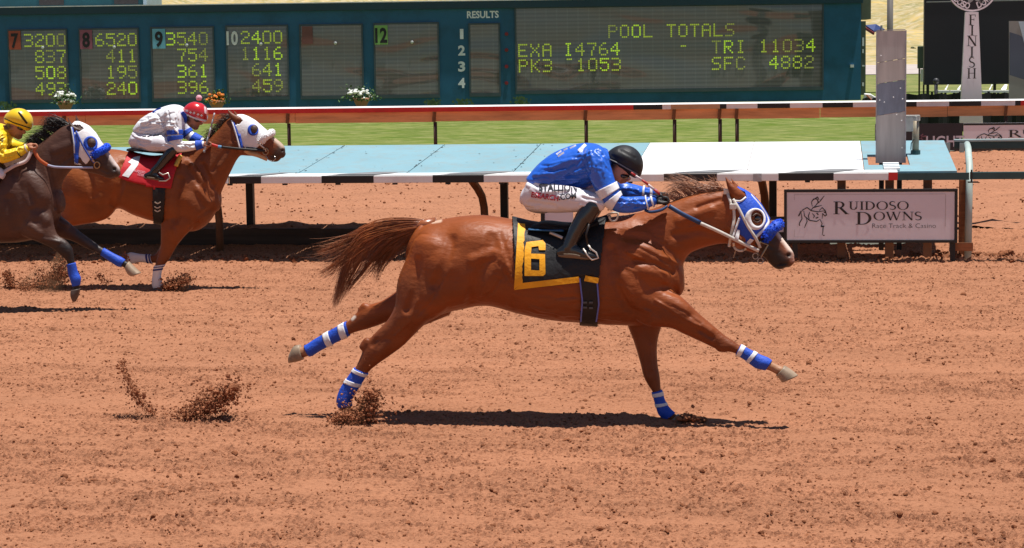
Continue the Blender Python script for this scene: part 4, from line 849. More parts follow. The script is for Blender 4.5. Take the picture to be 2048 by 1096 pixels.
def tess(V, F, n):
    """split faces so that a decal can bend with its surface"""
    me = bpy.data.meshes.new('q'); me.from_pydata([(v[0], v[1], 0) for v in V], [], F); bm = bmesh.new(); bm.from_mesh(me); bmesh.ops.triangulate(bm, faces=bm.faces)
    for _ in range(n): bmesh.ops.subdivide_edges(bm, edges=bm.edges, cuts=1, use_grid_fill=True)
    V2 = [(v.co.x, v.co.y) for v in bm.verts]; bm.verts.index_update(); F2 = [tuple(v.index for v in f.verts) for f in bm.faces]; bm.free(); bpy.data.meshes.remove(me); return V2, F2
def text_decal(b, s, x0, y0, x1, y1, hpx, tree, bold=.02, lift=.004, sub=1, shear=0):
    """text along the baseline (x0,y0)-(x1,y1) in the side view"""
    V, F = text_polys(s, bold); a = V[:, 0].min(); W = V[:, 0].max() - a; d = np.array((x1 - x0, y1 - y0), float); n = np.array((d[1], -d[0])) / np.linalg.norm(d) * hpx / .69
    P = [np.array((x0, y0)) + d * ((v[0] - a) / W + shear * v[1]) + n * v[1] for v in V]; V2, F2 = tess(P, F, sub); return decal(b, V2, F2, tree, lift)
def strip(P, w, thick=.003):
    """strap along world points, width w, facing the near side"""
    P = [np.array(p, float) for p in P]; b = B(); V = []
    for i in range(len(P)):
        d = P[min(i + 1, len(P) - 1)] - P[max(i - 1, 0)]; d /= np.linalg.norm(d); n = np.cross(d, (0, 1, 0)); n /= np.linalg.norm(n) + 1e-9; f = np.cross(n, d)
        V += [P[i] + n * w / 2 - f * thick / 2, P[i] + n * w / 2 + f * thick / 2, P[i] - n * w / 2 + f * thick / 2, P[i] - n * w / 2 - f * thick / 2]
    F = [(4 * i + j, 4 * i + (j + 1) % 4, 4 * i + 4 + (j + 1) % 4, 4 * i + 4 + j) for i in range(len(P) - 1) for j in range(4)] + [(3, 2, 1, 0), tuple(4 * (len(P) - 1) + j for j in range(4))]
    return b.add(V, F)
def on(tree, px, py, lift=.01, fall=12.95):
    d = Vector(ray(px, py)).normalized(); h = tree.ray_cast(Vector(CP), d)
    if h[0] is None: return UY(px, py, fall)
    return np.array(Vector(CP) + d * ((h[0] - Vector(CP)).length - lift))
def line_on(tree, pts, lift=.01, n=8, fall=13):
    out = []; P = np.array(pts, float)
    for t in np.linspace(0, len(P) - 1, (len(P) - 1) * n + 1):
        p = cr(P, np.array([t]))[0] if len(P) > 2 else P[0] + (P[1] - P[0]) * t; out.append(on(tree, p[0], p[1], lift, fall))
    return out
def hair(name, guides, n, mat, parent, r=.0022, jit=.03, seg=14, frizz=.006, spread=1.0, clump=1.5, lock=0.):
    """strands blended between guide curves (lists of world points, root first)"""
    G = [cr(np.array(g, float), np.linspace(0, len(g) - 1, seg)) for g in guides]; V = []; F = []; k0 = 0
    for s in range(n):
        i = rng.integers(0, len(G)); j = (i + rng.integers(0, 2)) % len(G) if len(G) > 1 else i; m = rng.uniform(0, 1) ** clump; P = G[i] * (1 - m) + G[j] * m; t = np.linspace(0, 1, seg)[:, None]
        L = rng.uniform(.55 if not lock else .72, 1.0); P = cr(P, np.linspace(0, (seg - 1) * L, seg)); P = P + rng.normal(0, jit, 3) * (t ** .8) * spread + rng.normal(0, jit * .25, 3)
        P = P + rng.normal(0, 1, 3) * lock * (np.sin(math.pi * np.clip(t, 0, 1)) ** .8 * (1.15 - t)); ph = rng.uniform(0, 6.28, 3); P = P + frizz * np.sin(ph + t * rng.uniform(3, 9, 3)) * t
        rr = r * rng.uniform(.6, 1.4) * (1 - .85 * t[:, 0] ** 1.5); d = np.gradient(P, axis=0); d /= np.linalg.norm(d, axis=1, keepdims=True) + 1e-9; a = np.cross(d, rng.normal(0, 1, 3)); a /= np.linalg.norm(a, axis=1, keepdims=True) + 1e-9; c = np.cross(d, a)
        for q in range(3): V.append(P + (a * math.cos(q * 2.094) + c * math.sin(q * 2.094)) * rr[:, None])
        idx = np.arange(seg - 1)
        for q in range(3):
            q2 = (q + 1) % 3; F.append(np.stack([k0 + q * seg + idx, k0 + q2 * seg + idx, k0 + q2 * seg + idx + 1, k0 + q * seg + idx + 1], 1))
        k0 += 3 * seg
    return put(name, np.concatenate(V), np.concatenate(F), mat, parent, True)
def mix3(a, c, t): return np.asarray(a) * (1 - t)[:, None] + np.asarray(c) * t[:, None]
def sstep(x, a, c): t = np.clip((x - a) / (c - a), 0, 1); return t * t * (3 - 2 * t)
def ringpx(cx, cy, rx, ry, n=28, rot=0.):
    q = np.arange(n) * 2 * math.pi / n; c, s = math.cos(rot), math.sin(rot); x, y = rx * np.cos(q), ry * np.sin(q); return [(cx + a * c - d * s, cy + a * s + d * c) for a, d in zip(x, y)]
def band_decal(b, outer, inner, tree, lift):
    n = len(outer); return decal(b, list(outer) + list(inner), [(i, (i + 1) % n, n + (i + 1) % n, n + i) for i in range(n)], tree, lift)
def folds(n, box, ang, ln, r, amp, seed):
    g = np.random.default_rng(seed); out = []
    for _ in range(n):
        x, y = g.uniform(box[0], box[2]), g.uniform(box[1], box[3]); a = math.radians(ang + g.normal(0, 14)); L = ln * g.uniform(.5, 1.3); d = np.array((math.cos(a), math.sin(a))) * L / 2; k = np.array((-d[1], d[0])) * g.normal(0, .25)
        out.append(([(x - d[0], y - d[1]), (x + k[0], y + k[1]), (x + d[0], y + d[1])], r * g.uniform(.7, 1.4), amp * g.choice([-1.2, 1, 1]) * g.uniform(.5, 1.2)))
    return out
def coat(name, rough=.38, var=.14):
    m = M(name, attr='col', rough=.50, var=.2, scale=5, bump=.26, bscale=38, spec=.36, stretch=(.5, 1, 1), dirt=(.30, .15, .075), dirt_amt=.12, dirt_scale=4); return m
# ------------------------------------------------------------------ horses
def build_horse(c):
    Y0 = c['Y']; mpp = Y0 / CF; t = thing('horse', c['base'], c['label'], 'horse', 'racehorses'); t['group'] = 'racehorses'
    barrel = prof(c['barrel'], Y0, e=2.15, egg=.06); neck = prof(c['neck'], Y0, e=2.1); head = prof(c['head'], Y0, e=2.15)
    legs = {k: prof(v, Y0, e=2.0) for k, v in c['legs'].items()}
    b = B(); barrel.solid(b, 40, 6); neck.solid(b, 32, 6); head.solid(b, 32, 6)
    for l in legs.values(): l.solid(b, 24, 6)
    for q in c.get('lumps', []): limb(q, Y0).solid(b, 20, 5)
    V, F = remesh(b, c.get('vox', .0080) , 5, .5); V = sculpt(V, F, c['sculpt'], mpp, Y0)
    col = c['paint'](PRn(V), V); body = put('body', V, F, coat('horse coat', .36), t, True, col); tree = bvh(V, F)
    for q in c['ears']:
        e = B(); q2 = [(a[0], a[1], a[2], a[3], a[4] + .006, a[5]) for a in q]; prof(q2, Y0).solid(e, 16, 6); ev = np.array(e.V); o = mesh('ear', e.V, e.F, coat('horse coat'), t, True); at = o.data.color_attributes.new('col', 'FLOAT_COLOR', 'POINT'); cc = np.ones((len(ev), 4), np.float32); ec = c['paint'](PRn(ev), ev); cc[:, :3] = ec * .9; at.data.foreach_set('color', cc.ravel())
    hoofm = M('hoof horn', (.30, .22, .15), .45, .3, 14, stretch=(1, 1, .3)); hoofd = M('dark hoof horn', (.10, .07, .055), .5, .3, 14)
    for q, dk in c['hooves']: prof(q, Y0, e=2.4).solid(b := B(), 20, 4, cap=False); b.build('hoof', hoofd if dk else hoofm, t, True)
    for leg, a0, a1, mat, bands in c['wraps']:
        w_ = shell(legs[leg], 'leg_wrap', mat, t, .004, a0, a1, res=(26, 28), thick=.007)
        for u0_, u1, bm_ in bands: shell(legs[leg], 'wrap_band', bm_, w_, .0095, u0_, u1, res=(6, 28), thick=.005)
    return t, dict(barrel=barrel, neck=neck, head=head, legs=legs, tree=tree, V=V, F=F, body=body)
royal = M('royal blue cloth', (.015, .075, .50), .6, .12, 6, bump=.25, bscale=60); whitec = M('white cloth', (.74, .73, .74), .7, .05, 6, bump=.2, bscale=25); navyc = M('navy cloth', (.02, .03, .18), .6, .1, 8)
leather = M('dark leather', (.02, .015, .013), .4, .2, 20); whitel = M('white strap', (.62, .58, .52), .5, .12, 20); steel = M('steel', (.45, .42, .38), .3, .1, 20, metal=.9)
yellowc = M('amber cloth', (.85, .38, .008), .6, .08, 8, bump=.2, bscale=40); blackc = M('black cloth', (.012, .012, .013), .6, .2, 7, bump=.9, bscale=9); redc = M('red cloth', (.50, .012, .02), .6, .1, 6, bump=.35, bscale=12)

# ---- the leading chestnut
YM = 13.05
CH1, CH2, CH3 = np.array((.245, .057, .0095)), np.array((.145, .033, .007)), np.array((.085, .030, .014))
def paint_main(Q, V):
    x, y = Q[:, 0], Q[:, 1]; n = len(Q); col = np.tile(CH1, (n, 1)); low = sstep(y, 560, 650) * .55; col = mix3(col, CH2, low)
    for pts, r in (([(1540, 505), (1560, 530)], 26), ([(1545, 480), (1535, 500)], 14)): col = mix3(col, (.045, .026, .018), np.clip(1.5 - seg_dist(Q, pts) / r, 0, 1))
    col = mix3(col, (.018, .012, .010), np.clip(1.5 - seg_dist(Q, [(1546, 512), (1558, 530)]) / 15, 0, .9)); col = mix3(col, (.62, .50, .42), np.clip(1.6 - seg_dist(Q, [(1551, 454), (1570, 480), (1587, 503)]) / 6.5, 0, 1)); col = mix3(col, (.45, .25, .19), np.clip(1.4 - seg_dist(Q, [(1586, 508), (1584, 520)]) / 4.5, 0, .9))       # blaze
    col = mix3(col, (.62, .45, .33), np.clip(1.5 - seg_dist(Q, [(866, 443), (880, 441)]) / 3.5, 0, .7))
    col = mix3(col, (.05, .02, .012), np.clip(1.5 - seg_dist(Q, [(1578, 510)]) / 7, 0, 1))                      # nostril
    col = mix3(col, (.42, .22, .12), np.clip(1.4 - seg_dist(Q, [(1546, 731), (1560, 740)]) / 12, 0, .8)); col = mix3(col, (.42, .22, .12), np.clip(1.4 - seg_dist(Q, [(606, 700), (616, 700)]) / 10, 0, .6))
    col = mix3(col, (.14, .045, .018), np.clip(1.2 - seg_dist(Q, [(1300, 700), (1300, 770)]) / 40, 0, .6) * (y > 660)); col = mix3(col, (.6, .5, .42), np.clip(1.5 - seg_dist(Q, [(705, 638), (709, 634)]) / 3, 0, 1)); return col
main = dict(Y=YM, base=(-1.9, YM, 0), label='chestnut racehorse in front with a blue hood and a black saddle cloth numbered 6', paint=paint_main,
  barrel=[(850, 449, 812, 520, .09), (874, 441, 812, 585, .20), (916, 433, 850, 632, .26), (965, 430, 915, 620, .275), (1016, 437, 975, 611, .28), (1065, 448, 1040, 627, .285), (1120, 453, 1105, 640, .285), (1180, 444, 1175, 646, .265), (1235, 432, 1235, 650, .235), (1285, 432, 1295, 648, .22), (1322, 455, 1330, 618, .19), (1347, 500, 1352, 592, .12)],
  neck=[(1245, 432, 1335, 600, .165), (1300, 419, 1360, 545, .135), (1345, 402, 1376, 511, .11), (1385, 389, 1399, 498, .095), (1425, 382, 1432, 489, .088), (1455, 381, 1456, 487, .08)],
  head=[(1450, 380, 1444, 455, .07), (1466, 374, 1452, 484, .088), (1486, 380, 1467, 494, .10), (1507, 394, 1483, 499, .104), (1524, 413, 1499, 503, .092), (1538, 437, 1514, 508, .074), (1552, 457, 1529, 516, .06), (1567, 478, 1541, 529, .054), (1581, 496, 1553, 538, .058), (1588, 508, 1564, 538, .055), (1588, 517, 1572, 534, .042)],
  legs=dict(
    near_fore=[(1300, 530, 1235, 610, .10, -.10), (1335, 572, 1290, 650, .10, -.13), (1368, 598, 1340, 656, .078, -.15), (1396, 625, 1370, 669, .062, -.15), (1423, 648, 1403, 684, .050, -.15), (1449, 670, 1433, 698, .043, -.15), (1464, 680, 1450, 702, .042, -.15), (1477, 689, 1468, 706, .033, -.15), (1498, 700, 1487, 716, .026, -.15), (1520, 711, 1503, 728, .028, -.15), (1535, 717, 1514, 735, .034, -.15), (1545, 724, 1535, 740, .027, -.15), (1558, 730, 1546, 745, .028, -.15), (1567, 733, 1553, 749, .032, -.15)],
    far_fore=[(1335, 590, 1245, 590, .10, .10), (1326, 640, 1252, 640, .085, .12), (1315, 684, 1268, 684, .066, .12), (1315, 724, 1280, 724, .052, .12), (1319, 750, 1287, 752, .047, .12), (1321, 766, 1296, 770, .036, .12), (1322, 780, 1305, 784, .028, .12), (1330, 805, 1312, 807, .027, .12), (1340, 819, 1319, 828, .034, .12), (1348, 826, 1331, 838, .028, .12), (1356, 832, 1338, 843, .030, .12)],
    near_hind=[(945, 500, 830, 480, .13, -.10), (930, 580, 797, 555, .14, -.12), (885, 627, 790, 610, .12, -.13), (853, 646, 775, 640, .09, -.13), (829, 669, 756, 660, .068, -.13), (806, 692, 739, 678, .052, -.13), (779, 712, 728, 696, .048, -.13), (756, 728, 719, 718, .041, -.13), (736, 745, 711, 735, .032, -.13), (723, 764, 697, 755, .027, -.13), (710, 786, 681, 780, .029, -.13), (701, 803, 675, 804, .035, -.13), (706, 817, 683, 822, .028, -.13), (714, 828, 692, 836, .031, -.13)],
    far_hind=[(850, 520, 900, 630, .11, .10), (800, 575, 830, 655, .09, .12), (766, 600, 788, 642, .062, .12), (743, 608, 756, 651, .05, .12), (724, 616, 735, 658, .046, .12), (707, 631, 716, 663, .037, .12), (695, 643, 702, 668, .030, .12), (662, 662, 670, 684, .027, .12), (632, 679, 641, 699, .029, .12), (615, 690, 625, 709, .034, .12), (605, 694, 614, 713, .028, .12), (598, 694, 606, 716, .031, .12)]),
  lumps=[[(1470, 470, 18, .105), (1480, 476, 20, .108), (1490, 476, 16, .104)], [(738, 618, 9, .03, .12), (729, 614, 9, .028, .12), (722, 622, 8, .026, .12)], [(742, 690, 11, .035, -.13), (735, 684, 10, .03, -.13), (726, 696, 9, .03, -.13)], [(1440, 690, 14, .045, -.15), (1452, 692, 13, .044, -.15)], [(1572, 506, 9, .058), (1577, 512, 9, .056)]],
  ears=[[(1452, 354, 1451, 357, .003, -.055), (1461, 363, 1454, 372, .014, -.06), (1473, 373, 1459, 387, .022, -.062), (1486, 384, 1466, 399, .024, -.06), (1493, 392, 1474, 406, .02, -.05)], [(1462, 356, 1463, 359, .003, .05), (1471, 366, 1467, 376, .016, .05), (1482, 377, 1472, 390, .024, .05), (1488, 388, 1478, 399, .022, .05)]],
  hooves=[([(1569, 731, 1552, 751, .047, -.15), (1582, 739, 1558, 757, .053, -.15), (1596, 750, 1563, 764, .058, -.15)], 0), ([(1356, 828, 1336, 845, .045, .12), (1372, 838, 1344, 852, .055, .12)], 0), ([(716, 826, 691, 838, .045, -.13), (735, 845, 700, 853, .055, -.13)], 0), ([(599, 689, 607, 719, .044, .12), (587, 693, 596, 723, .05, .12), (580, 707, 579, 726, .045, .12)], 0)],
  wraps=[('near_fore', 7.2, 10.8, royal, [(7.25, 7.65, whitec), (8.35, 8.7, whitec)]), ('far_fore', 6.0, 9.1, royal, [(6.15, 6.45, whitec), (7.0, 7.3, whitec)]), ('near_hind', 8.05, 11.6, royal, [(8.15, 8.45, whitec), (9.15, 9.45, whitec)]), ('far_hind', 6.1, 9.5, royal, [(6.25, 6.6, whitec), (7.15, 7.5, whitec)])],
  sculpt=[([(1245, 470), (1290, 478), (1335, 505), (1372, 520)], 15, -4.0), ([(1262, 500), (1300, 500), (1340, 520)], 24, 5), ([(1285, 540), (1330, 552)], 22, 4), ([(1270, 522), (1310, 530), (1345, 545)], 9, -3.5), ([(1330, 575), (1350, 583)], 14, -4), ([(1340, 600), (1370, 620)], 20, 4), ([(1245, 560), (1270, 590)], 34, 6), ([(1222, 500), (1232, 560), (1255, 612), (1290, 640)], 16, -5), ([(1290, 618), (1312, 628)], 18, -3), ([(1400, 660), (1425, 676)], 8, -3), ([(1385, 640), (1420, 662)], 12, 3),
    ([(930, 465), (965, 470)], 38, 5), ([(850, 490), (880, 530)], 48, 6), ([(880, 600), (905, 590)], 40, 6), ([(985, 480), (978, 520), (955, 560), (945, 600)], 20, -6), ([(905, 480), (895, 520), (870, 570)], 14, -4), ([(945, 520), (985, 505)], 16, 4), ([(838, 520), (830, 580), (815, 620)], 12, -4), ([(815, 640), (840, 640)], 24, 4), ([(775, 690), (760, 705)], 14, 3), ([(752, 680), (745, 690)], 8, -3), ([(1010, 560), (1020, 600)], 30, -3),
    ([(1360, 440), (1420, 420)], 16, 4), ([(1350, 470), (1400, 462), (1440, 470)], 14, -3.5), ([(1395, 415), (1440, 400)], 8, -3), ([(1465, 455), (1478, 480)], 18, 3), ([(1505, 470), (1540, 500)], 7, 2.5), ([(1500, 492), (1530, 512)], 7, -2.5), ([(1578, 510)], 6, -7), ([(1555, 530), (1574, 528)], 4, -4), ([(1480, 388)], 8, -3),
    ([(1310, 600), (1335, 615), (1360, 632), (1392, 650)], 4, 2.0), ([(1345, 612), (1370, 625), (1400, 648)], 3.5, -1.8), ([(1240, 640), (1180, 632), (1120, 628), (1060, 612)], 4, 1.8), ([(1240, 570), (1262, 610), (1300, 625)], 4, 1.8), ([(1255, 505), (1290, 520), (1330, 548)], 4, 1.6), ([(1275, 495), (1310, 512), (1345, 535)], 4, -1.8), ([(835, 600), (820, 640), (790, 672)], 4, 1.8), ([(885, 560), (860, 605), (835, 632)], 4, -1.6), ([(960, 600), (985, 585), (1000, 560)], 5, -2), ([(1380, 455), (1410, 448), (1442, 462)], 3.5, 1.6), ([(1300, 690), (1304, 740)], 4, 1.5), ([(1292, 700), (1296, 750)], 3.5, -1.5), ([(1495, 455), (1512, 480), (1530, 498)], 3, 1.4), ([(1528, 470), (1548, 492)], 3, 1.3)] + folds(26, (1040, 585, 1230, 640), 8, 60, 5, .8, 3) + folds(14, (1010, 480, 1025, 600), 80, 70, 6, 1.0, 4) + folds(16, (1250, 480, 1350, 580), 35, 34, 4, 1.0, 5))
hm, pm = build_horse(main)
# tail and mane
chest_hair = M('chestnut hair', (.25, .072, .02), .3, .4, 6, spec=.8); lighter = M('pale chestnut hair', (.40, .17, .085), .42, .3, 6, spec=.6)
def G(pts, Y): return [UY(p[0], p[1], Y + (p[2] if len(p) > 2 else 0)) for p in pts]
tail_g = [G(p, YM) for p in ([(862, 446), (805, 449), (755, 457), (718, 475, -.02), (694, 520, -.03), (678, 572, -.04), (668, 620, -.05)], [(862, 447), (808, 452), (760, 462), (724, 484, -.02), (700, 530, -.03), (682, 578, -.04), (670, 616, -.05)], [(861, 449), (810, 457), (768, 471), (735, 498, -.02), (708, 540, -.03), (688, 580, -.03), (674, 612, -.04)],
  [(860, 451), (815, 463), (775, 482), (748, 512), (722, 546), (698, 574, -.02), (680, 598, -.03)], [(858, 453), (822, 470, .03), (796, 489, .04), (776, 514, .05), (759, 541, .05), (751, 566, .05)], [(859, 452), (820, 466, .02), (788, 484, .03), (766, 510, .04), (752, 535, .04), (742, 556, .05)],
  [(862, 446), (800, 449), (748, 457), (708, 473), (675, 490), (650, 500), (630, 504)], [(861, 448), (806, 454), (758, 466), (716, 490, -.03), (682, 520, -.04), (655, 540, -.05), (636, 548, -.05)], [(862, 446), (804, 450), (754, 459), (714, 480, -.02), (690, 530, -.03), (674, 585, -.04), (664, 612, -.05)])]
b = B(); P = G([(872, 447), (845, 450), (815, 455), (785, 463)], YM); b.tube(P, [.042, .035, .025, .010], 12); b.build('tail_dock', chest_hair, hm, True)
hair('tail', tail_g, 900, chest_hair, hm, .0022, .009, 18, .009, 1.0, 5.0, .028)
hair('tail', [G(p, YM) for p in ([(830, 452), (770, 458), (710, 480), (660, 495), (628, 500)], [(800, 455), (750, 470), (700, 510), (655, 545), (632, 552)], [(840, 452), (770, 470), (730, 505), (700, 525), (680, 545)])], 170, lighter, hm, .0020, .03, 16, .015, label=None) if False else hair('tail_wisps', [G(p, YM) for p in ([(830, 452), (770, 458), (710, 480), (660, 495), (628, 500)], [(800, 455), (750, 470), (700, 510), (655, 545), (632, 552)], [(840, 452), (770, 470), (730, 505), (700, 525), (680, 545)])], 230, lighter, hm, .0019, .03, 16, .015)
mane_g = [G(p, YM) for p in ([(1452, 378), (1430, 372), (1412, 374), (1395, 372)], [(1432, 384), (1405, 372), (1375, 362), (1340, 356)], [(1415, 385), (1385, 372), (1355, 358), (1325, 352)], [(1398, 388), (1375, 374), (1350, 366), (1318, 356)], [(1382, 392), (1365, 376), (1345, 372), (1330, 382)], [(1366, 397), (1350, 384), (1336, 386), (1328, 402)], [(1352, 402), (1338, 392), (1326, 400), (1318, 416)], [(1440, 381), (1428, 366), (1420, 360), (1428, 372)])]
hair('mane', mane_g, 270, M('mane hair', (.40, .19, .11), .45, .3, 6, spec=.5), hm, .0019, .022, 12, .012)
# forelock is under the hood; saddle cloth, girth, saddle
bar = pm['barrel']
cloth_poly = [(1025, 430), (1031, 576), (1100, 569), (1158, 556), (1198, 556), (1206, 480), (1212, 430)]
clo = shell(bar, 'saddle_cloth', blackc, hm, .016, 4, 8.6, cloth_poly, (150, 120), thick=.008)
cV, cF = bar.grid(150, 120, .021, 1, 3.5, 9); ctree = bvh(cV, cF)
b = B(); ln = lambda p, q, n: [(p[0] + (q[0] - p[0]) * i / n, p[1] + (q[1] - p[1]) * i / n) for i in range(n + 1)]
def quadstrip(b, A, C, tree, lift): n = len(A); return decal(b, A + C, [(i, i + 1, n + i + 1, n + i) for i in range(n - 1)], tree, lift)
jg = lambda L: [(p[0] + rng.normal(0, .9), p[1] + rng.normal(0, .5)) for p in L]
quadstrip(b, ln((1036, 446), (1028, 579), 22), jg(ln((1050, 447), (1044, 566), 22)), ctree, .005); quadstrip(b, ln((1044, 566), (1158, 553), 12), ln((1028, 580), (1159, 565), 12), ctree, .0051); b.build('cloth_border', yellowc, clo, True)
b = B(); quadstrip(b, ln((1171, 551), (1198, 556), 4), ln((1168, 562), (1196, 567), 4), ctree, .006); b.build('cloth_border', yellowc, clo, True)
six = [[(1049, 500), (1053, 484), (1086, 480), (1091, 487), (1091, 500), (1078, 500), (1077, 492), (1063, 494), (1062, 507)], [(1049, 500), (1062, 507), (1062, 540), (1049, 552)], [(1062, 507), (1090, 508), (1090, 519), (1062, 517)], [(1090, 508), (1091, 548), (1079, 541), (1079, 517)], [(1049, 552), (1062, 540), (1079, 541), (1091, 548), (1086, 552)]]
b = B()
for q in six: V_, F_ = tess(q, [tuple(range(len(q)))], 2); decal(b, V_, F_, ctree, .0065)
b.build('number_six', yellowc, clo, True)
gir = shell(bar, 'girth', blackc, hm, .012, 5, 9, [(1158, 540), (1197, 540), (1196, 590), (1194, 660), (1160, 660), (1162, 590)], (120, 110), thick=.012)
b = B(); quadstrip(b, ln((1158, 556), (1163, 600), 6) + ln((1163, 605), (1160, 644), 6), ln((1161, 556), (1166, 600), 6) + ln((1166, 605), (1163, 644), 6), ctree, .004); quadstrip(b, ln((1193, 567), (1196, 605), 6) + ln((1196, 610), (1191, 644), 6), ln((1196, 567), (1199, 605), 6) + ln((1199, 610), (1194, 644), 6), ctree, .004)
b.build('girth_piping', M('periwinkle piping', (.12, .16, .50), .6), gir, True)
for x, y in ((1170, 605), (1182, 605), (1170, 615), (1182, 616)): p = on(ctree, x, y, .008, 12.8); B().box(p - (.012, .004, .006), p + (.012, .004, .006)).build('girth_buckle', M('dull buckle', (.09, .09, .09), .4), gir)
sad = prof([(1066, 447, 1068, 462, .14), (1090, 442, 1090, 458, .19), (1130, 446, 1130, 462, .20), (1170, 444, 1172, 460, .18), (1205, 432, 1208, 452, .12), (1215, 428, 1218, 446, .08)], YM, e=2.6); b = B(); sad.solid(b, 26, 5)
b.build('saddle', M('saddle leather', (.012, .011, .012), .6, .2, 12, spec=.2), hm, True)
b = B(); pad = prof([(1064, 452, 1066, 458, .20), (1100, 453, 1100, 459, .215), (1134, 453, 1135, 460, .22)], YM, e=3); pad.solid(b, 26, 4); b.build('saddle_pad', M('blue pad', (.02, .10, .22), .5, .1, 8), hm, True)
# hood
hd = pm['head']; HV, HF = hd.grid(140, 96, .0, 1, 0, 10); htree = pm['tree']
hood_poly = [(1472, 376), (1484, 368), (1502, 384), (1520, 404), (1540, 436), (1536, 452), (1524, 466), (1507, 480), (1498, 490), (1484, 486), (1464, 476), (1470, 458), (1480, 432), (1476, 412), (1466, 402), (1480, 403), (1493, 395), (1490, 384)]
eye_hole = ringpx(1514, 436, 13, 17, 24, -.2)
hood = shell(hd, 'hood', royal, hm, .007, .8, 6.2, hood_poly, (260, 160), thick=.005, hole=eye_hole)
b = B(); band_decal(b, ringpx(1511, 438, 21, 22, 30, -.2), ringpx(1515, 436, 13, 16.5, 30, -.2), htree, .022); band_decal(b, ringpx(1511, 438, 21.5, 22.5, 30, -.2), ringpx(1511, 438, 21, 22, 30, -.2), htree, .008)
o = b.build('eye_cup', whitec, hood, True); md = o.modifiers.new('s', 'SOLIDIFY'); md.thickness = .008
def trimline(par, pts, w, mat, tree, lift=.016, name='hood_trim', fall=13): strip(line_on(tree, pts, lift, 6, fall), w, .003).build(name, mat, par, True)
trimline(hood, [(1501, 390), (1521, 413), (1536, 440), (1530, 456), (1512, 474)], .018, whitec, htree); trimline(hood, [(1479, 436), (1472, 456), (1466, 474)], .014, whitec, htree); trimline(hood, [(1468, 401), (1481, 402), (1492, 394)], .012, whitec, htree)
b = B(); decal(b, *tess([(1475, 459), (1480, 461), (1477, 480), (1468, 479)], [(0, 1, 2, 3)], 2), htree, .017); decal(b, *tess([(1493, 485), (1500, 477), (1508, 480), (1499, 490)], [(0, 1, 2, 3)], 2), htree, .017); b.build('hood_patch', whitec, hood, True)
ep = on(htree, 1514, 437, .0); b = B(); b.ball(ep + np.array((0, .010, 0)), (.026, .022, .022), 16, 10); b.build('eye', M('horse eye', (.012, .007, .005), .08, .1, 5, spec=.8, coat=1), hm, True)
b = B(); V_ = line_on(htree, [(1505, 433), (1513, 428), (1522, 433)], .010, 6); b.tube(V_, .007, 8); V_ = line_on(htree, [(1506, 441), (1514, 445), (1521, 441)], .008, 6); b.tube(V_, .005, 8); b.build('eyelid', M('dark eyelid', (.07, .03, .018), .5), hm, True)
# bridle, shadow roll, bit, reins
trimline(hm, [(1453, 380), (1461, 404), (1467, 416), (1468, 440), (1462, 470), (1458, 494)], .018, whitel, htree, .014, 'bridle_strap'); trimline(hm, [(1466, 398), (1478, 418), (1494, 450), (1510, 474), (1521, 496)], .018, whitel, htree, .020, 'bridle_strap')
for p in ((1454, 383), (1466, 413)): q = on(htree, *p, .02); B().box(q - (.022, .008, .018), q + (.022, .008, .018)).build('bridle_buckle', whitel, hm, bevel=.004)
P = [on(htree, 1531, 474, .014), on(htree, 1541, 463, .020), on(htree, 1552, 452, .022)]; b = B(); roll = [UY(1531, 476, YM - .085), UY(1542, 462, YM - .085), UY(1552, 452, YM - .07), UY(1558, 449, YM), UY(1552, 452, YM + .07)]
rl = b.tube(roll, [.030, .036, .037, .034, .03], 14).build('shadow_roll', royal, hm, True)
b = B()
for i in range(520):
    k = rng.uniform(0, 3.2); j = int(k); c_ = roll[j] + (roll[j + 1] - roll[j]) * (k - j); d = rng.normal(0, 1, 3); d /= np.linalg.norm(d); b.ball(c_ + d * .034, .0065, 5, 3)
b.build('fleece', M('blue fleece', (.01, .07, .62), .9, .2, 30), rl)
trimline(hm, [(1512, 490), (1524, 478), (1533, 472)], .014, leather, htree, .012, 'noseband')
bx = [on(htree, *p, .016) for p in ((1521, 484), (1536, 490), (1522, 514), (1513, 503), (1521, 484))]; b = B(); b.tube(bx, .006, 8); b.build('bit_ring', M('brassy bit', (.36, .27, .17), .35, .1, 12, metal=.8), hm, True)
for cx_, cy_ in ((1511, 512), (1521, 522)):
    b = B(); b.tube([UY(x, y, YM - .075) for x, y in ringpx(cx_, cy_, 5.5, 6, 14)] + [UY(*ringpx(cx_, cy_, 5.5, 6, 14)[0], YM - .075)], .003, 6); b.build('curb_ring', steel, hm, True)
trimline(hm, [(1467, 486), (1470, 497), (1482, 502), (1492, 497)], .014, whitel, htree, .012, 'throat_loop')
RN = lambda pts, lt: [UY(p[0], p[1], YM + l) for p, l in zip(pts, lt)]
b = strip(cr(np.array(RN([(1338, 412), (1365, 428), (1401, 446)], [-.15, -.165, -.15])), np.linspace(0, 2, 9)), .028, .008); b.build('rein_grip', M('blue rubber', (.02, .05, .14), .45, .15, 20), hm, True)
b = strip(cr(np.array(RN([(1400, 446), (1440, 464), (1480, 484), (1518, 502)], [-.15, -.135, -.12, -.10])), np.linspace(0, 3, 13)), .022, .006); b.build('rein', whitel, hm, True)
b = strip(cr(np.array(RN([(1334, 410), (1400, 440), (1518, 500)], [.10, .12, .09])), np.linspace(0, 2, 9)), .02, .006); b.build('rein', whitel, hm, True)
b = B(); b.tube(cr(np.array(RN([(1290, 420), (1302, 424), (1322, 420), (1334, 412)], [-.17, -.18, -.18, -.16])), np.linspace(0, 3, 12)), .010, 8); b.build('rein_loop', M('blue rubber', ()), hm, True)
b = B(); b.tube(cr(np.array(RN([(1214, 430), (1226, 426), (1236, 427), (1232, 440), (1222, 441), (1218, 432)], [-.15] * 6)), np.linspace(0, 5, 22)), .007, 8); b.build('neck_strap_loop', whitel, hm, True)
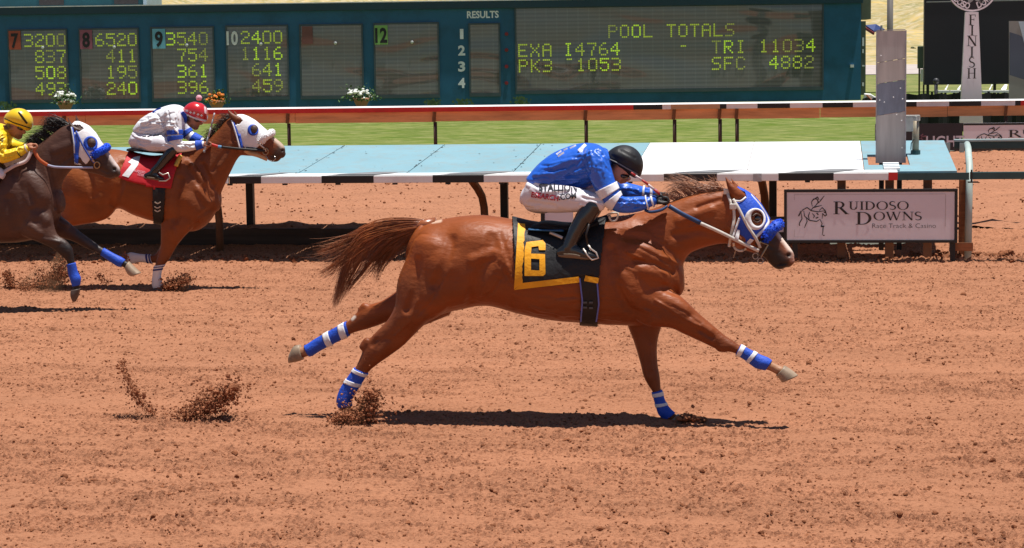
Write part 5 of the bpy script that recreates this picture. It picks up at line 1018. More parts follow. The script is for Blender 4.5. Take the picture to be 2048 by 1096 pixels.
# ------------------------------------------------------------------ riders
skin = M('skin', (.42, .19, .11), .5, .12, 12, spec=.4)
def helm(c, a, h, w, Y, low=9):
    c, a = np.array(c, float), np.array(a, float); n = np.array((a[1], -a[0])) / np.linalg.norm(a); S_ = []
    for s in np.sin(np.linspace(-1.5, 1.5, 11)):
        q = math.sqrt(max(0, 1 - s * s)); t = c + a * s + n * h * q; b_ = c + a * s - n * low * min(1, q * 1.6); S_.append((*t, *b_, w * q + .004))
    return prof(S_, Y, e=2.05)
def build_rider(c):
    Y = c['Y']; mpp = Y / CF; t = thing('person', c['base'], c['label'], 'person', 'jockeys')
    tor = prof(c['torso'], Y, e=2.3); an, af = limb(c['arm'], Y), limb(c['far_arm'], Y); pel = prof(c['pelvis'], Y, e=2.2)
    tn = limb(c['thigh'], Y); tf = limb([(q[0] + c.get('fdx', 8), q[1] + c.get('fdy', -8), q[2], q[3], -q[4]) for q in c['thigh']], Y)
    bn = limb(c['boot'], Y); bf = limb([(q[0] + c.get('fdx', 8), q[1] + c.get('fdy', -8), q[2], q[3], -q[4]) for q in c['boot']], Y)
    fl = c['foot_lat']; fn = prof(c['foot'], Y, lat=fl, e=2.4); ff = prof([(q[0] + c.get('fdx', 8), q[1] + c.get('fdy', -8), q[2] + c.get('fdx', 8), q[3] + c.get('fdy', -8), q[4]) for q in c['foot']], Y, lat=-fl, e=2.4)
    # one continuous body: head, neck, hands and, under the clothes, trunk and limbs
    b = B(); 
    for q in c['face']: limb(q, Y).solid(b, 18, 5)
    for l, kk in ((tor, .82), (an, .72), (af, .72), (pel, .85), (tn, .75), (tf, .75), (bn, .7), (bf, .7), (fn, .75), (ff, .75)): l.solid(b, 18, 4, k=kk)
    s_ = c['hand_scale']
    def hand(hx, hy, la, sg, b):
        limb([(hx - 13 * s_, hy + 2 * s_, 7.5 * s_, .026, la), (hx - 4 * s_, hy, 9 * s_, .036, la), (hx + 5 * s_, hy + 1 * s_, 8 * s_, .040, la)], Y).solid(b, 14, 4)
        for k in range(4):
            L = (.92, 1.0, .96, .82)[k]; lt = la + sg * (.032 - .0215 * k); r = (2.9, 3.0, 2.9, 2.5)[k] * s_
            limb([(hx + 3 * s_, hy - 5 * s_, r, None, lt), (hx + (5 + 6 * L) * s_, hy - 4.5 * s_, r, None, lt), (hx + (6 + 8.5 * L) * s_, hy + 2 * s_, r * .95, None, lt), (hx + (4 + 5.5 * L) * s_, hy + 8 * s_, r * .9, None, lt), (hx + (2 + 1.5 * L) * s_, hy + 8 * s_, r * .8, None, lt)], Y).solid(b, 10, 4)
        limb([(hx - 7 * s_, hy + 4 * s_, 3.6 * s_, None, la + sg * .036), (hx + 1 * s_, hy + 6 * s_, 3.2 * s_, None, la + sg * .046), (hx + 9 * s_, hy + 4.5 * s_, 2.7 * s_, None, la + sg * .04)], Y).solid(b, 10, 4)
    gbs = []
    for (hx, hy, la, sg) in c['hands']: gbs.append(B()); hand(hx, hy, la, sg, gbs[-1] if c.get('gloves') else b)
    V, F = remesh(b, .0055, 3, .5); col = np.tile(np.array(c['skin']), (len(V), 1)); Q = PRn(V); col = c['facepaint'](Q, col) if 'facepaint' in c else col
    put('body', V, F, M('face skin', attr='col', rough=.5, var=.08, scale=14, spec=.4), t, True, col)
    if c.get('gloves'):
        for gb in gbs: V, F = remesh(gb, .004, 2, .4); put('glove', V, F, c['gloves'], t)
    # clothes
    b = B(); tor.solid(b, 30, 6); an.solid(b, 22, 6); af.solid(b, 22, 6); V, F = remesh(b, .007, 5, .5); V = sculpt(V, F, c['folds'], mpp, Y); jt = put('jacket', V, F, c['jacket'], t); jtree = bvh(V, F)
    b = B(); pel.solid(b, 30, 6); tn.solid(b, 24, 6); tf.solid(b, 24, 6); V, F = remesh(b, .007, 6, .5); V = sculpt(V, F, c['pfolds'], mpp, Y); br = put('breeches', V, F, c['breeches'], t); ptree = bvh(V, F)
    for l, f_ in ((bn, fn), (bf, ff)):
        b = B(); l.solid(b, 22, 6); f_.solid(b, 20, 5); V, F = remesh(b, .006, 3, .5); o = put('boot', V, F, c['bootmat'], t)
        b = B(); S_ = f_; V, F = S_.grid(24, 24, .003, 1, 0, len(S_.C) - 1); cc = V[F].mean(1); zmid = cr(S_.C, np.linspace(0, len(S_.C) - 1, 24))[:, 2]; d = np.repeat(zmid[:-1], 24); k = cc[:, 2] < d - .020; use = np.unique(F[k]); mp = -np.ones(len(V), int); mp[use] = np.arange(len(use)); so_ = put('sole', V[use], mp[F[k]], M('boot sole', (.20, .15, .10), .7), o); md = so_.modifiers.new('s', 'SOLIDIFY'); md.thickness = .008
    hl = helm(*c['helmet'], Y); b = B(); hl.solid(b, 36, 4, cap=True); V, F = remesh(b, .006, 3, .5); V = sculpt(V, F, c.get('hfolds', []), mpp, Y); he = put('helmet', V, F, c['helmat'], t); hetree = bvh(V, F)
    gx, gy, gr = c['goggles']; b = B(); lf = limb([(gx - gr * .5, gy - gr * .25, gr * .75, .078, 0), (gx + gr * .25, gy + gr * .1, gr * .8, .072, 0), (gx + gr * .75, gy + gr * .3, gr * .5, .05, 0)], Y); lf.solid(b, 20, 5); b.build('goggles', M('goggle lens', (.012, .010, .012), .15, spec=.7, coat=.6), t, True)
    return t, dict(jtree=jtree, ptree=ptree, hetree=hetree, jacket=jt, breeches=br, helmet=he, arm=an, far=af, boot=bn)
silk = M('blue silk', (.020, .12, .60), .36, .14, 5, bump=.55, bscale=8, spec=.6, stretch=(1, 1, 1.6)); bree = M('white breeches', (.70, .67, .71), .6, .05, 5, bump=.25, bscale=14)
gloss = M('black boot leather', (.012, .012, .013), .22, .15, 14, spec=.6, coat=.4, bump=.12, bscale=22); helb = M('black helmet cover', (.014, .014, .016), .55, .2, 10, bump=.4, bscale=14); glov = M('black glove', (.02, .018, .018), .55, .25, 20, bump=.3, bscale=60)
def fp_main(Q, col):
    col = mix3(col, (.16, .065, .04), np.clip(1.3 - seg_dist(Q, [(1246, 363), (1252, 361)]) / 5, 0, .6)); col = mix3(col, (.04, .025, .02), np.clip(1.4 - seg_dist(Q, [(1222, 318), (1228, 330)]) / 8, 0, 1) * (Q[:, 0] < 1240)); return col
rm, pr_ = build_rider(dict(Y=YM, base=(-1.6, YM, 1.25), label='jockey in a blue jacket, white breeches and black helmet crouching on the leading chestnut', skin=(.55, .24, .14), facepaint=fp_main,
  torso=[(1057, 351, 1082, 376, .14), (1077, 328, 1108, 380, .168), (1104, 307, 1142, 381, .18), (1136, 293, 1176, 379, .19), (1165, 286, 1199, 368, .20), (1192, 288, 1215, 346, .185), (1210, 299, 1222, 335, .10)],
  arm=[(1186, 306, 24, .075, -.16), (1193, 325, 25, .075, -.19), (1202, 350, 24, .072, -.205), (1211, 372, 22, .066, -.215), (1223, 394, 20, .06, -.225), (1238, 408, 17, .055, -.225), (1258, 410, 16.5, .052, -.21), (1282, 407, 15, .046, -.18), (1299, 403, 11.5, .036, -.15), (1310, 400, 10, .033, -.135)],
  far_arm=[(1196, 310, 22, .07, .16), (1212, 335, 21, .068, .20), (1228, 362, 18, .06, .22), (1246, 378, 16, .055, .215), (1270, 384, 15, .05, .19), (1295, 386, 11, .038, .15), (1310, 386, 9.5, .033, .13)],
  pelvis=[(1052, 372, 1048, 408, .12), (1063, 349, 1057, 421, .16), (1084, 346, 1080, 427, .17), (1110, 356, 1106, 424, .16), (1130, 366, 1128, 420, .12)],
  thigh=[(1078, 390, 34, .10, -.08), (1108, 396, 30, .095, -.14), (1145, 399, 26, .085, -.185), (1180, 403, 20, .07, -.215), (1203, 409, 14, .055, -.22)],
  boot=[(1186, 408, 19, .058, -.232), (1173, 430, 19.5, .06, -.238), (1160, 451, 17.5, .053, -.244), (1148, 471, 15.2, .046, -.25), (1140, 488, 14.2, .042, -.255), (1136, 498, 13.5, .040, -.258)],
  foot=[(1119, 494, 1117, 513, .030), (1132, 488, 1130, 515, .036), (1152, 489, 1149, 516, .038), (1172, 499, 1168, 518, .039), (1187, 506, 1184, 518, .034), (1196, 511, 1194, 518, .02)], foot_lat=-.258,
  face=[[(1208, 316, 17, .062, 0), (1220, 324, 17, .06, 0), (1234, 334, 20, .065, 0)], [(1246, 322, 28, .078, 0), (1241, 338, 25, .077, 0), (1241, 350, 19, .066, 0), (1243, 360, 10.5, .046, 0), (1244, 364, 6, .03, 0)], [(1254, 352, 5, .02, 0), (1258, 359, 4.5, .017, 0)], [(1249, 363, 4, .024, 0), (1252, 362, 3, .02, 0)], [(1229, 329, 6.5, .012, -.078), (1231, 336, 4.5, .012, -.078)], [(1229, 329, 6.5, .012, .078), (1231, 336, 4.5, .012, .078)]],
  hands=[(1323, 400, -.125, -1), (1322, 392, .115, 1)], hand_scale=1.0, gloves=glov, jacket=silk, breeches=bree, bootmat=gloss, helmat=helb,
  helmet=((1245, 333), (36, 19), 44, .108), goggles=(1250, 352, 9), hfolds=[([(1225, 312), (1262, 330)], 5, -1.2), ([(1240, 300), (1270, 316)], 5, -1.0)],
  folds=[([(1150, 345), (1180, 335)], 5, 3), ([(1130, 352), (1175, 345)], 4, -2.5), ([(1120, 360), (1165, 356)], 4, 2.5), ([(1100, 330), (1150, 320)], 7, 2), ([(1165, 300), (1178, 345)], 5, -2.5), ([(1180, 300), (1190, 345)], 4, 2), ([(1205, 310), (1222, 345)], 4, -2), ([(1085, 365), (1130, 372), (1175, 374)], 4, 2.5), ([(1225, 395), (1240, 402)], 4, -3), ([(1236, 396), (1262, 402)], 3, 2.5), ([(1244, 416), (1275, 414)], 3, -2), ([(1215, 385), (1232, 392)], 3, 2), ([(1070, 350), (1110, 345)], 6, 2), ([(1090, 345), (1130, 335)], 4, -2), ([(1262, 400), (1290, 399)], 3, 2), ([(1245, 376), (1275, 380)], 3, 2)] + folds(30, (1085, 305, 1180, 372), -18, 40, 4, 1.5, 7) + folds(16, (1185, 300, 1225, 345), 60, 26, 3.5, 1.4, 8) + folds(16, (1228, 398, 1295, 420), 5, 26, 3, 1.3, 9) + folds(8, (1240, 374, 1300, 390), 8, 26, 3, 1.3, 10),
  pfolds=[([(1055, 370), (1085, 385), (1130, 380)], 6, 2), ([(1060, 405), (1110, 412)], 7, -2), ([(1165, 395), (1200, 402)], 4, -2), ([(1160, 410), (1190, 414)], 4, 2.5), ([(1055, 360), (1075, 372)], 5, -2.5), ([(1062, 380), (1080, 395)], 5, 2)] + folds(16, (1060, 385, 1195, 420), 5, 44, 5, 1.0, 11)))
for a, c in ((3.05, 3.75), (4.05, 4.75)): shell(pr_['arm'], 'sleeve_band', whitec, pr_['jacket'], .006, a, c, res=(8, 26), thick=.006)
for a, c in ((8.3, 8.6), (7.6, 7.75)): shell(pr_['arm'], 'cuff_band', whitec, pr_['jacket'], .006, a, c, res=(6, 24), thick=.005); shell(pr_['far'], 'cuff_band', whitec, pr_['jacket'], .006, a - 3, c - 3, res=(6, 24), thick=.005)
b = B(); text_decal(b, 'STALLION', 1078, 382, 1154, 381, 14, pr_['ptree'], .032, .010, 2); o = b.build('breeches_lettering', M('black print', (.012, .012, .02), .6), pr_['breeches'])
b = B(); text_decal(b, 'ESEARCH', 1062, 394, 1116, 402, 10.5, pr_['ptree'], .028, .010, 2); b.build('breeches_lettering', M('red print', (.40, .012, .03), .6), pr_['breeches'])
b = B(); text_decal(b, '.COM', 1118, 400, 1153, 396, 11, pr_['ptree'], .03, .010, 2); b.build('breeches_lettering', M('black print', ()), pr_['breeches'])
b = B(); P = line_on(pr_['jtree'], [(1112, 306), (1124, 311)], .004, 4)
for pts in ([(1113, 309), (1123, 302)], [(1116, 313), (1128, 305)], [(1127, 301), (1135, 297)], [(1140, 297), (1152, 291)]): 
    for q in strip(line_on(pr_['jtree'], pts, .005, 6), .012, .003).V[:0]: pass
    s2 = strip(line_on(pr_['jtree'], pts, .005, 6), .014, .003); b.add(s2.V, s2.F)
b.build('back_lettering', whitec, pr_['jacket']); b = B()
s2 = strip(line_on(pr_['jtree'], [(1158, 303), (1172, 290)], .006, 6), .030, .004); b.add(s2.V, s2.F); b.build('back_patch', whitec, pr_['jacket'])
trimline(pr_['helmet'], [(1213, 316), (1235, 326), (1258, 339), (1276, 349)], .008, M('grey edging', (.2, .2, .2), .5), pr_['hetree'], .006, 'helmet_edge')
b = B(); b.tube([UY(x, y, YM - .30) for x, y in ((1166, 497), (1176, 512), (1184, 520), (1197, 516), (1192, 505), (1182, 498), (1176, 490))], .006, 8); b.build('stirrup_iron', M('pale steel', (.62, .55, .48), .35, .1, 12, metal=.5), hm, True)
b = B(); b.tube([UY(x, y, YM - .29) for x, y in ((1176, 492), (1172, 470), (1178, 448))], .008, 6); b.build('stirrup_leather', leather, hm, True)
trimline(hm, [(1099, 465), (1112, 470), (1125, 476)], .02, M('pale steel', ()), ctree, .03, 'girth_strap')
def whip(pts, Y, lats, r, mats, label, bands=6):
    P = cr(np.array([UY(p[0], p[1], Y + l) for p, l in zip(pts, lats)]), np.linspace(0, len(pts) - 1, bands * 2 + 1)); t = thing('riding_whip', tuple(P[-1]), label, 'whip', 'riding whips')
    for i in range(bands):
        q = P[2 * i:2 * i + 3]; B().tube(q, [r * (.55 + .45 * (2 * i + k) / (2 * bands)) for k in range(3)], 8).build('whip_segment', mats[i % len(mats)], t, True)
    return t
whip([(1262, 345), (1292, 366), (1322, 391), (1332, 402)], YM, [-.19, -.17, -.14, -.13], .011, [M('whip red', (.40, .03, .03), .5), M('whip white', (.6, .5, .5), .5), M('whip red', ()), M('whip white', ()), M('whip red', ()), black, M('whip navy', (.03, .04, .12), .5), black], 'thin red and white braided whip in the black gloved hand of the blue rider', 8)

# ---- the two horses behind on the left
def trot_tack(t, p, c):
    """hood, eye cup, bridle, roll and reins of a horse behind"""
    Y = c['Y']; tree = p['tree']; ex, ey, er = c['eye']
    h = shell(p['head'], 'hood', c['hood_mat'], t, .007, .5, 6.5, c['hood'], (200, 120), thick=.006, hole=ringpx(ex + 1, ey, er * .75, er * .85, 20, -.2))
    b = B(); band_decal(b, ringpx(ex - 1, ey + 1, er * 1.3, er * 1.35, 24, -.2), ringpx(ex + 1, ey, er * .8, er * .9, 24, -.2), tree, .02); o = b.build('eye_cup', c['cup'], h, True); md = o.modifiers.new('s', 'SOLIDIFY'); md.thickness = .012
    e = on(tree, ex + 1, ey, 0, Y); b = B(); b.ball(e + np.array((0, .004, 0)), (.046, .040, .050), 16, 10); b.build('eye_cover', M('brown eye mesh', (.075, .042, .03), .55, .3, 40, bump=.4, bscale=90), h, True)
    for pts, w_, m in c['trims']: trimline(h, pts, w_, m, tree, .016, 'hood_trim', Y)
    for pts, w_, m in c['straps']: trimline(t, pts, w_, m, tree, .02, 'bridle_strap', Y)
    roll = [UY(x, y, Y + l) for (x, y), l in zip(c['roll'], (-.085, -.09, -.075, 0, .075))]; rl = B().tube(roll, [.03, .04, .042, .04, .03], 12).build('shadow_roll', c['roll_mat'], t, True); b = B()
    for i in range(300):
        k = rng.uniform(0, 3.5); j = int(k); c_ = roll[j] + (roll[j + 1] - roll[j]) * (k - j); d = rng.normal(0, 1, 3); d /= np.linalg.norm(d); b.ball(c_ + d * .038, .008, 5, 3)
    b.build('fleece', c['roll_mat'], rl)
    bx_, by_ = c['bit']; b = B(); q = ringpx(bx_, by_, 5.5, 6.5, 14); b.tube([on(tree, x, y, .02, Y) for x, y in q + q[:1]], .007, 8); b.build('bit_ring', M('brassy bit', ()), t, True)
    for pts, lt, w_, m, nm in c['reins']: strip(cr(np.array([UY(x, y, Y + l) for (x, y), l in zip(pts, lt)]), np.linspace(0, len(pts) - 1, 6 * len(pts))), w_, .008).build(nm, m, t, True)
Y1, Y3 = 21.0, 18.95
bay1, bay2 = np.array((.26, .068, .013)), np.array((.165, .041, .009))
def paint_bay(Q, V):
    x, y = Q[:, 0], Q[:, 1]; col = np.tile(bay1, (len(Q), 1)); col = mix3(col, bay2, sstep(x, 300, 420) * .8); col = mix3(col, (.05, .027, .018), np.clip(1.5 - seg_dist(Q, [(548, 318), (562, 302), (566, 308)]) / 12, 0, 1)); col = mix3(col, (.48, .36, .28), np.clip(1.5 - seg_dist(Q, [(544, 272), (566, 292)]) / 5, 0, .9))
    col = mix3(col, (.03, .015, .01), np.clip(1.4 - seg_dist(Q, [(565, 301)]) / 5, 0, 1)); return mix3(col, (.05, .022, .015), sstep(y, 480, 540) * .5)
socks = [(6.35, 6.6, navyc), (6.95, 7.2, navyc)]
bay = dict(Y=Y1, base=(-6.9, Y1, 0), label='bay racehorse on the left with a white hood and a red saddle cloth numbered 1', paint=paint_bay, vox=.010,
  barrel=[(136, 326, 119, 372, .09), (152, 312, 118, 402, .2), (180, 302, 150, 436, .26), (215, 298, 200, 432, .275), (245, 301, 238, 417, .28), (275, 310, 270, 430, .285), (305, 315, 303, 441, .285), (335, 312, 340, 450, .27), (360, 307, 372, 462, .25), (385, 308, 397, 460, .235), (408, 325, 418, 444, .20), (424, 352, 431, 424, .13)],
  neck=[(360, 305, 415, 440, .17), (388, 296, 434, 404, .145), (415, 280, 447, 374, .122), (437, 258, 460, 346, .108), (453, 240, 472, 322, .098), (466, 232, 480, 312, .085)],
  head=[(460, 236, 466, 290, .075), (472, 229, 475, 309, .09), (488, 231, 487, 311, .10), (507, 240, 504, 312, .10), (525, 255, 520, 313, .088), (540, 268, 530, 317, .073), (552, 277, 540, 321, .062), (562, 285, 549, 324, .058), (569, 294, 557, 322, .056), (570, 304, 562, 316, .04)],
  legs=dict(near_fore=[(415, 410, 325, 430, .11, -.10), (390, 450, 322, 455, .09, -.13), (368, 474, 322, 476, .07, -.14), (355, 490, 321, 494, .056, -.14), (345, 507, 317, 508, .05, -.14), (338, 519, 313, 520, .048, -.14), (330, 529, 310, 531, .038, -.14), (324, 537, 308, 539, .030, -.14), (321, 552, 306, 554, .028, -.14), (323, 566, 305, 568, .034, -.14), (325, 574, 308, 577, .03, -.14)],
    far_fore=[(400, 425, 330, 440, .10, .10), (370, 470, 326, 470, .075, .12), (350, 496, 320, 494, .058, .12), (336, 516, 313, 505, .048, .12), (322, 526, 309, 509, .044, .12), (309, 526, 304, 510, .034, .12), (297, 525, 294, 510, .029, .12), (280, 523, 279, 509, .028, .12), (264, 526, 263, 506, .034, .12), (256, 522, 256, 508, .028, .12)],
    near_hind=[(225, 370, 130, 350, .14, -.10), (233, 410, 120, 395, .13, -.12), (212, 438, 120, 428, .10, -.13), (160, 450, 100, 438, .08, -.13), (118, 456, 82, 440, .058, -.13), (92, 462, 70, 444, .048, -.13), (66, 466, 58, 450, .034, -.13), (40, 470, 38, 456, .028, -.13), (12, 474, 12, 459, .028, -.13), (0, 478, 1, 460, .034, -.13), (-8, 480, -6, 464, .028, -.13)],
    far_hind=[(215, 390, 130, 370, .13, .10), (200, 430, 115, 410, .11, .12), (150, 444, 95, 424, .08, .12), (105, 440, 70, 424, .055, .12), (80, 444, 58, 428, .046, .12), (52, 448, 44, 434, .034, .12), (26, 452, 24, 438, .028, .12), (-2, 456, -2, 441, .028, .12), (-14, 458, -13, 441, .034, .12), (-22, 460, -20, 446, .028, .12)]),
  lumps=[[(478, 290, 11, .10), (485, 296, 12, .105)], [(562, 300, 6, .058), (565, 304, 6, .055)]],
  ears=[[(457, 220, 456, 222, .003, -.055), (465, 226, 459, 233, .014, -.06), (474, 231, 464, 241, .022, -.062), (483, 236, 469, 247, .024, -.06), (488, 241, 475, 251, .02, -.05)], [(468, 221, 469, 223, .003, .05), (475, 228, 470, 234, .016, .05), (482, 233, 474, 240, .024, .05)]],
  hooves=[([(327, 573, 306, 579, .046, -.14), (333, 583, 308, 586, .055, -.14)], 1), ([(256, 523, 256, 507, .045, .12), (246, 521, 247, 508, .052, .12), (240, 516, 241, 509, .05, .12)], 1), ([(-8, 481, -6, 463, .045, -.13), (-20, 486, -19, 470, .05, -.13)], 1), ([(-22, 461, -20, 445, .045, .12), (-34, 466, -33, 452, .05, .12)], 1)],
  wraps=[('near_fore', 6.0, 9.9, whitec, socks), ('far_fore', 5.3, 9.2, whitec, [(5.4, 5.65, navyc), (5.9, 6.15, navyc)])],
  sculpt=[([(372, 330), (395, 360), (420, 395)], 10, -3.5), ([(385, 335), (405, 365)], 11, 4), ([(405, 330), (425, 370)], 9, -3), ([(375, 400), (395, 425)], 22, 4), ([(400, 380), (416, 400)], 16, 3.5), ([(360, 360), (352, 400), (350, 440)], 12, -3.5), ([(400, 430), (420, 420)], 8, -3), ([(380, 455), (395, 445)], 6, -3), ([(345, 460), (352, 480)], 10, 2),
    ([(190, 330), (215, 335)], 28, 4), ([(150, 350), (165, 390)], 30, 4), ([(205, 400), (222, 410)], 20, 4), ([(245, 330), (240, 370), (228, 405)], 12, -4.5), ([(178, 345), (185, 390)], 10, -3), ([(440, 330), (465, 290)], 12, 3), ([(425, 340), (455, 300)], 8, -2.5), ([(476, 285), (490, 300)], 10, 2.5), ([(520, 300), (545, 312)], 5, -2), ([(565, 301)], 4, -4)])
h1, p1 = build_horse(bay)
redp_ = [(262, 290), (250, 320), (236, 355), (256, 362), (282, 369), (307, 377), (342, 377), (350, 343), (366, 300), (340, 285), (290, 285)]
c1 = shell(p1['barrel'], 'saddle_cloth', redc, h1, .018, 3.5, 9, redp_, (150, 120), thick=.009); V_, F_ = p1['barrel'].grid(120, 100, .024, 1, 3, 9.5); t1 = bvh(V_, F_)
b = B(); V2, F2 = tess([(268, 314), (281, 311), (276, 330), (257, 355), (244, 351), (263, 328), (256, 324)], [(0, 1, 2, 3, 4, 5, 6)], 2); decal(b, V2, F2, t1, .004); b.build('number_one', whitec, c1, True)
b = B(); text_decal(b, 'RUIDOSO', 268, 343, 290, 347, 4.5, t1, .02, .005); text_decal(b, 'DOWNS', 275, 350, 290, 355, 5.5, t1, .02, .005); b.build('cloth_lettering', M('pink print', (.62, .30, .34), .6), c1)
g1 = shell(p1['barrel'], 'girth', blackc, h1, .014, 4.5, 9, [(306, 374), (331, 374), (329, 400), (326, 446), (320, 452), (308, 450), (305, 410)], (110, 100), thick=.014)
b = B()
for yy in (405, 414, 421):
    q = strip(line_on(t1, [(309, yy - 1), (315, yy + 2), (321, yy - 1)], .006, 5, Y1), .012, .004); b.add(q.V, q.F)
b.build('girth_stitching', M('cream stitching', (.6, .52, .4), .6), g1)
b = B(); prof([(262, 296, 262, 302, .15), (285, 297, 285, 303, .19), (320, 300, 320, 306, .19), (350, 302, 352, 308, .15), (360, 297, 362, 304, .08)], Y1, e=2.6).solid(b, 24, 5); b.build('saddle', M('saddle leather', ()), h1, True)
b = B(); b.tube(line_on(t1, [(352, 332), (356, 322), (361, 312)], .02, 5, Y1), [.02] * 3 + [.03] * 5 + [.02] * 3 if False else .024, 8); b.build('pommel_pad', M('yellow pad', (.65, .42, .08), .6), h1, True)
hair('mane', [G(p, Y1) for p in ([(464, 233), (450, 232), (436, 236)], [(452, 240), (436, 246), (424, 258)], [(440, 252), (428, 258), (415, 268)], [(428, 264), (418, 268), (408, 282)], [(418, 276), (410, 284), (404, 298)], [(458, 238), (446, 244), (440, 256)])], 260, M('dark mane', (.05, .024, .016), .5, .3, 6, spec=.4), h1, .003, .03, 10, .015)
b = B(); b.tube(G([(140, 326), (128, 328), (120, 336)], Y1), [.04, .03, .02], 8); b.build('tail_dock', M('dark mane', ()), h1, True)
hair('tail', [G(p, Y1) for p in ([(134, 326), (115, 334), (95, 350), (70, 380)], [(134, 328), (120, 345), (112, 375), (108, 410)], [(130, 328), (114, 340), (98, 372), (90, 400)])], 320, M('dark mane', ()), h1, .004, .05, 12, .02)
bluel = M('blue strap', (.05, .10, .45), .5)
trot_tack(h1, p1, dict(Y=Y1, hood=[(466, 236), (476, 229), (490, 229), (511, 241), (526, 253), (537, 264), (532, 276), (524, 286), (512, 297), (498, 300), (485, 297), (480, 280), (474, 258), (470, 250), (480, 248), (486, 241), (480, 237)], hood_mat=whitec, cup=royal, eye=(507, 259, 8.5), trims=[([(466, 243), (473, 262), (481, 285), (484, 299)], .02, royal), ([(478, 268), (484, 298)], .03, royal)],
  straps=[([(463, 240), (472, 268), (480, 298)], .016, whitec), ([(492, 296), (515, 298), (530, 303)], .022, M('dark leather', ())), ([(515, 286), (528, 296), (532, 303)], .016, M('white strap', ())), ([(490, 300), (500, 306), (515, 310), (535, 318)], .05, M('tan straps', (.50, .33, .18), .6))], roll=[(521, 285), (529, 275), (541, 267), (544, 265), (541, 267)], roll_mat=whitec, bit=(531, 303),
  reins=[([(420, 288), (436, 293)], [-.15, -.15], .030, M('red grip', (.55, .04, .03), .5), 'rein_grip'), ([(436, 293), (443, 294)], [-.15, -.15], .031, M('pale blue grip', (.12, .35, .62), .5), 'rein_grip'), ([(443, 294), (480, 298), (530, 302)], [-.15, -.13, -.09], .026, M('dark leather', ()), 'rein'), ([(420, 287), (470, 294), (528, 300)], [.12, .13, .09], .022, M('dark leather', ()), 'rein')]))
b = B(); b.tube([UY(x, y, Y1 - .07) for x, y in ((531, 309), (536, 319), (545, 323), (551, 318), (549, 312))], .005, 6); b.build('curb_ring', steel, h1, True)
wsilk = M('white silk', (.76, .76, .79), .4, .05, 6, bump=.7, bscale=9, spec=.45); redh = M('red helmet', (.55, .015, .02), .25, .06, 8, spec=.6, coat=.6); yelh = M('yellow helmet', (.78, .52, .02), .3, .06, 8, spec=.5, coat=.3); ysilk = M('yellow silk', (.80, .56, .02), .42, .1, 6, bump=.7, bscale=9)
def fp1(Q, col): return mix3(mix3(col, (.03, .02, .018), np.clip(1.4 - seg_dist(Q, [(373, 226), (374, 240)]) / 7, 0, 1)), (.05, .03, .025), np.clip(1.3 - seg_dist(Q, [(384, 252), (394, 256)]) / 4, 0, .5))
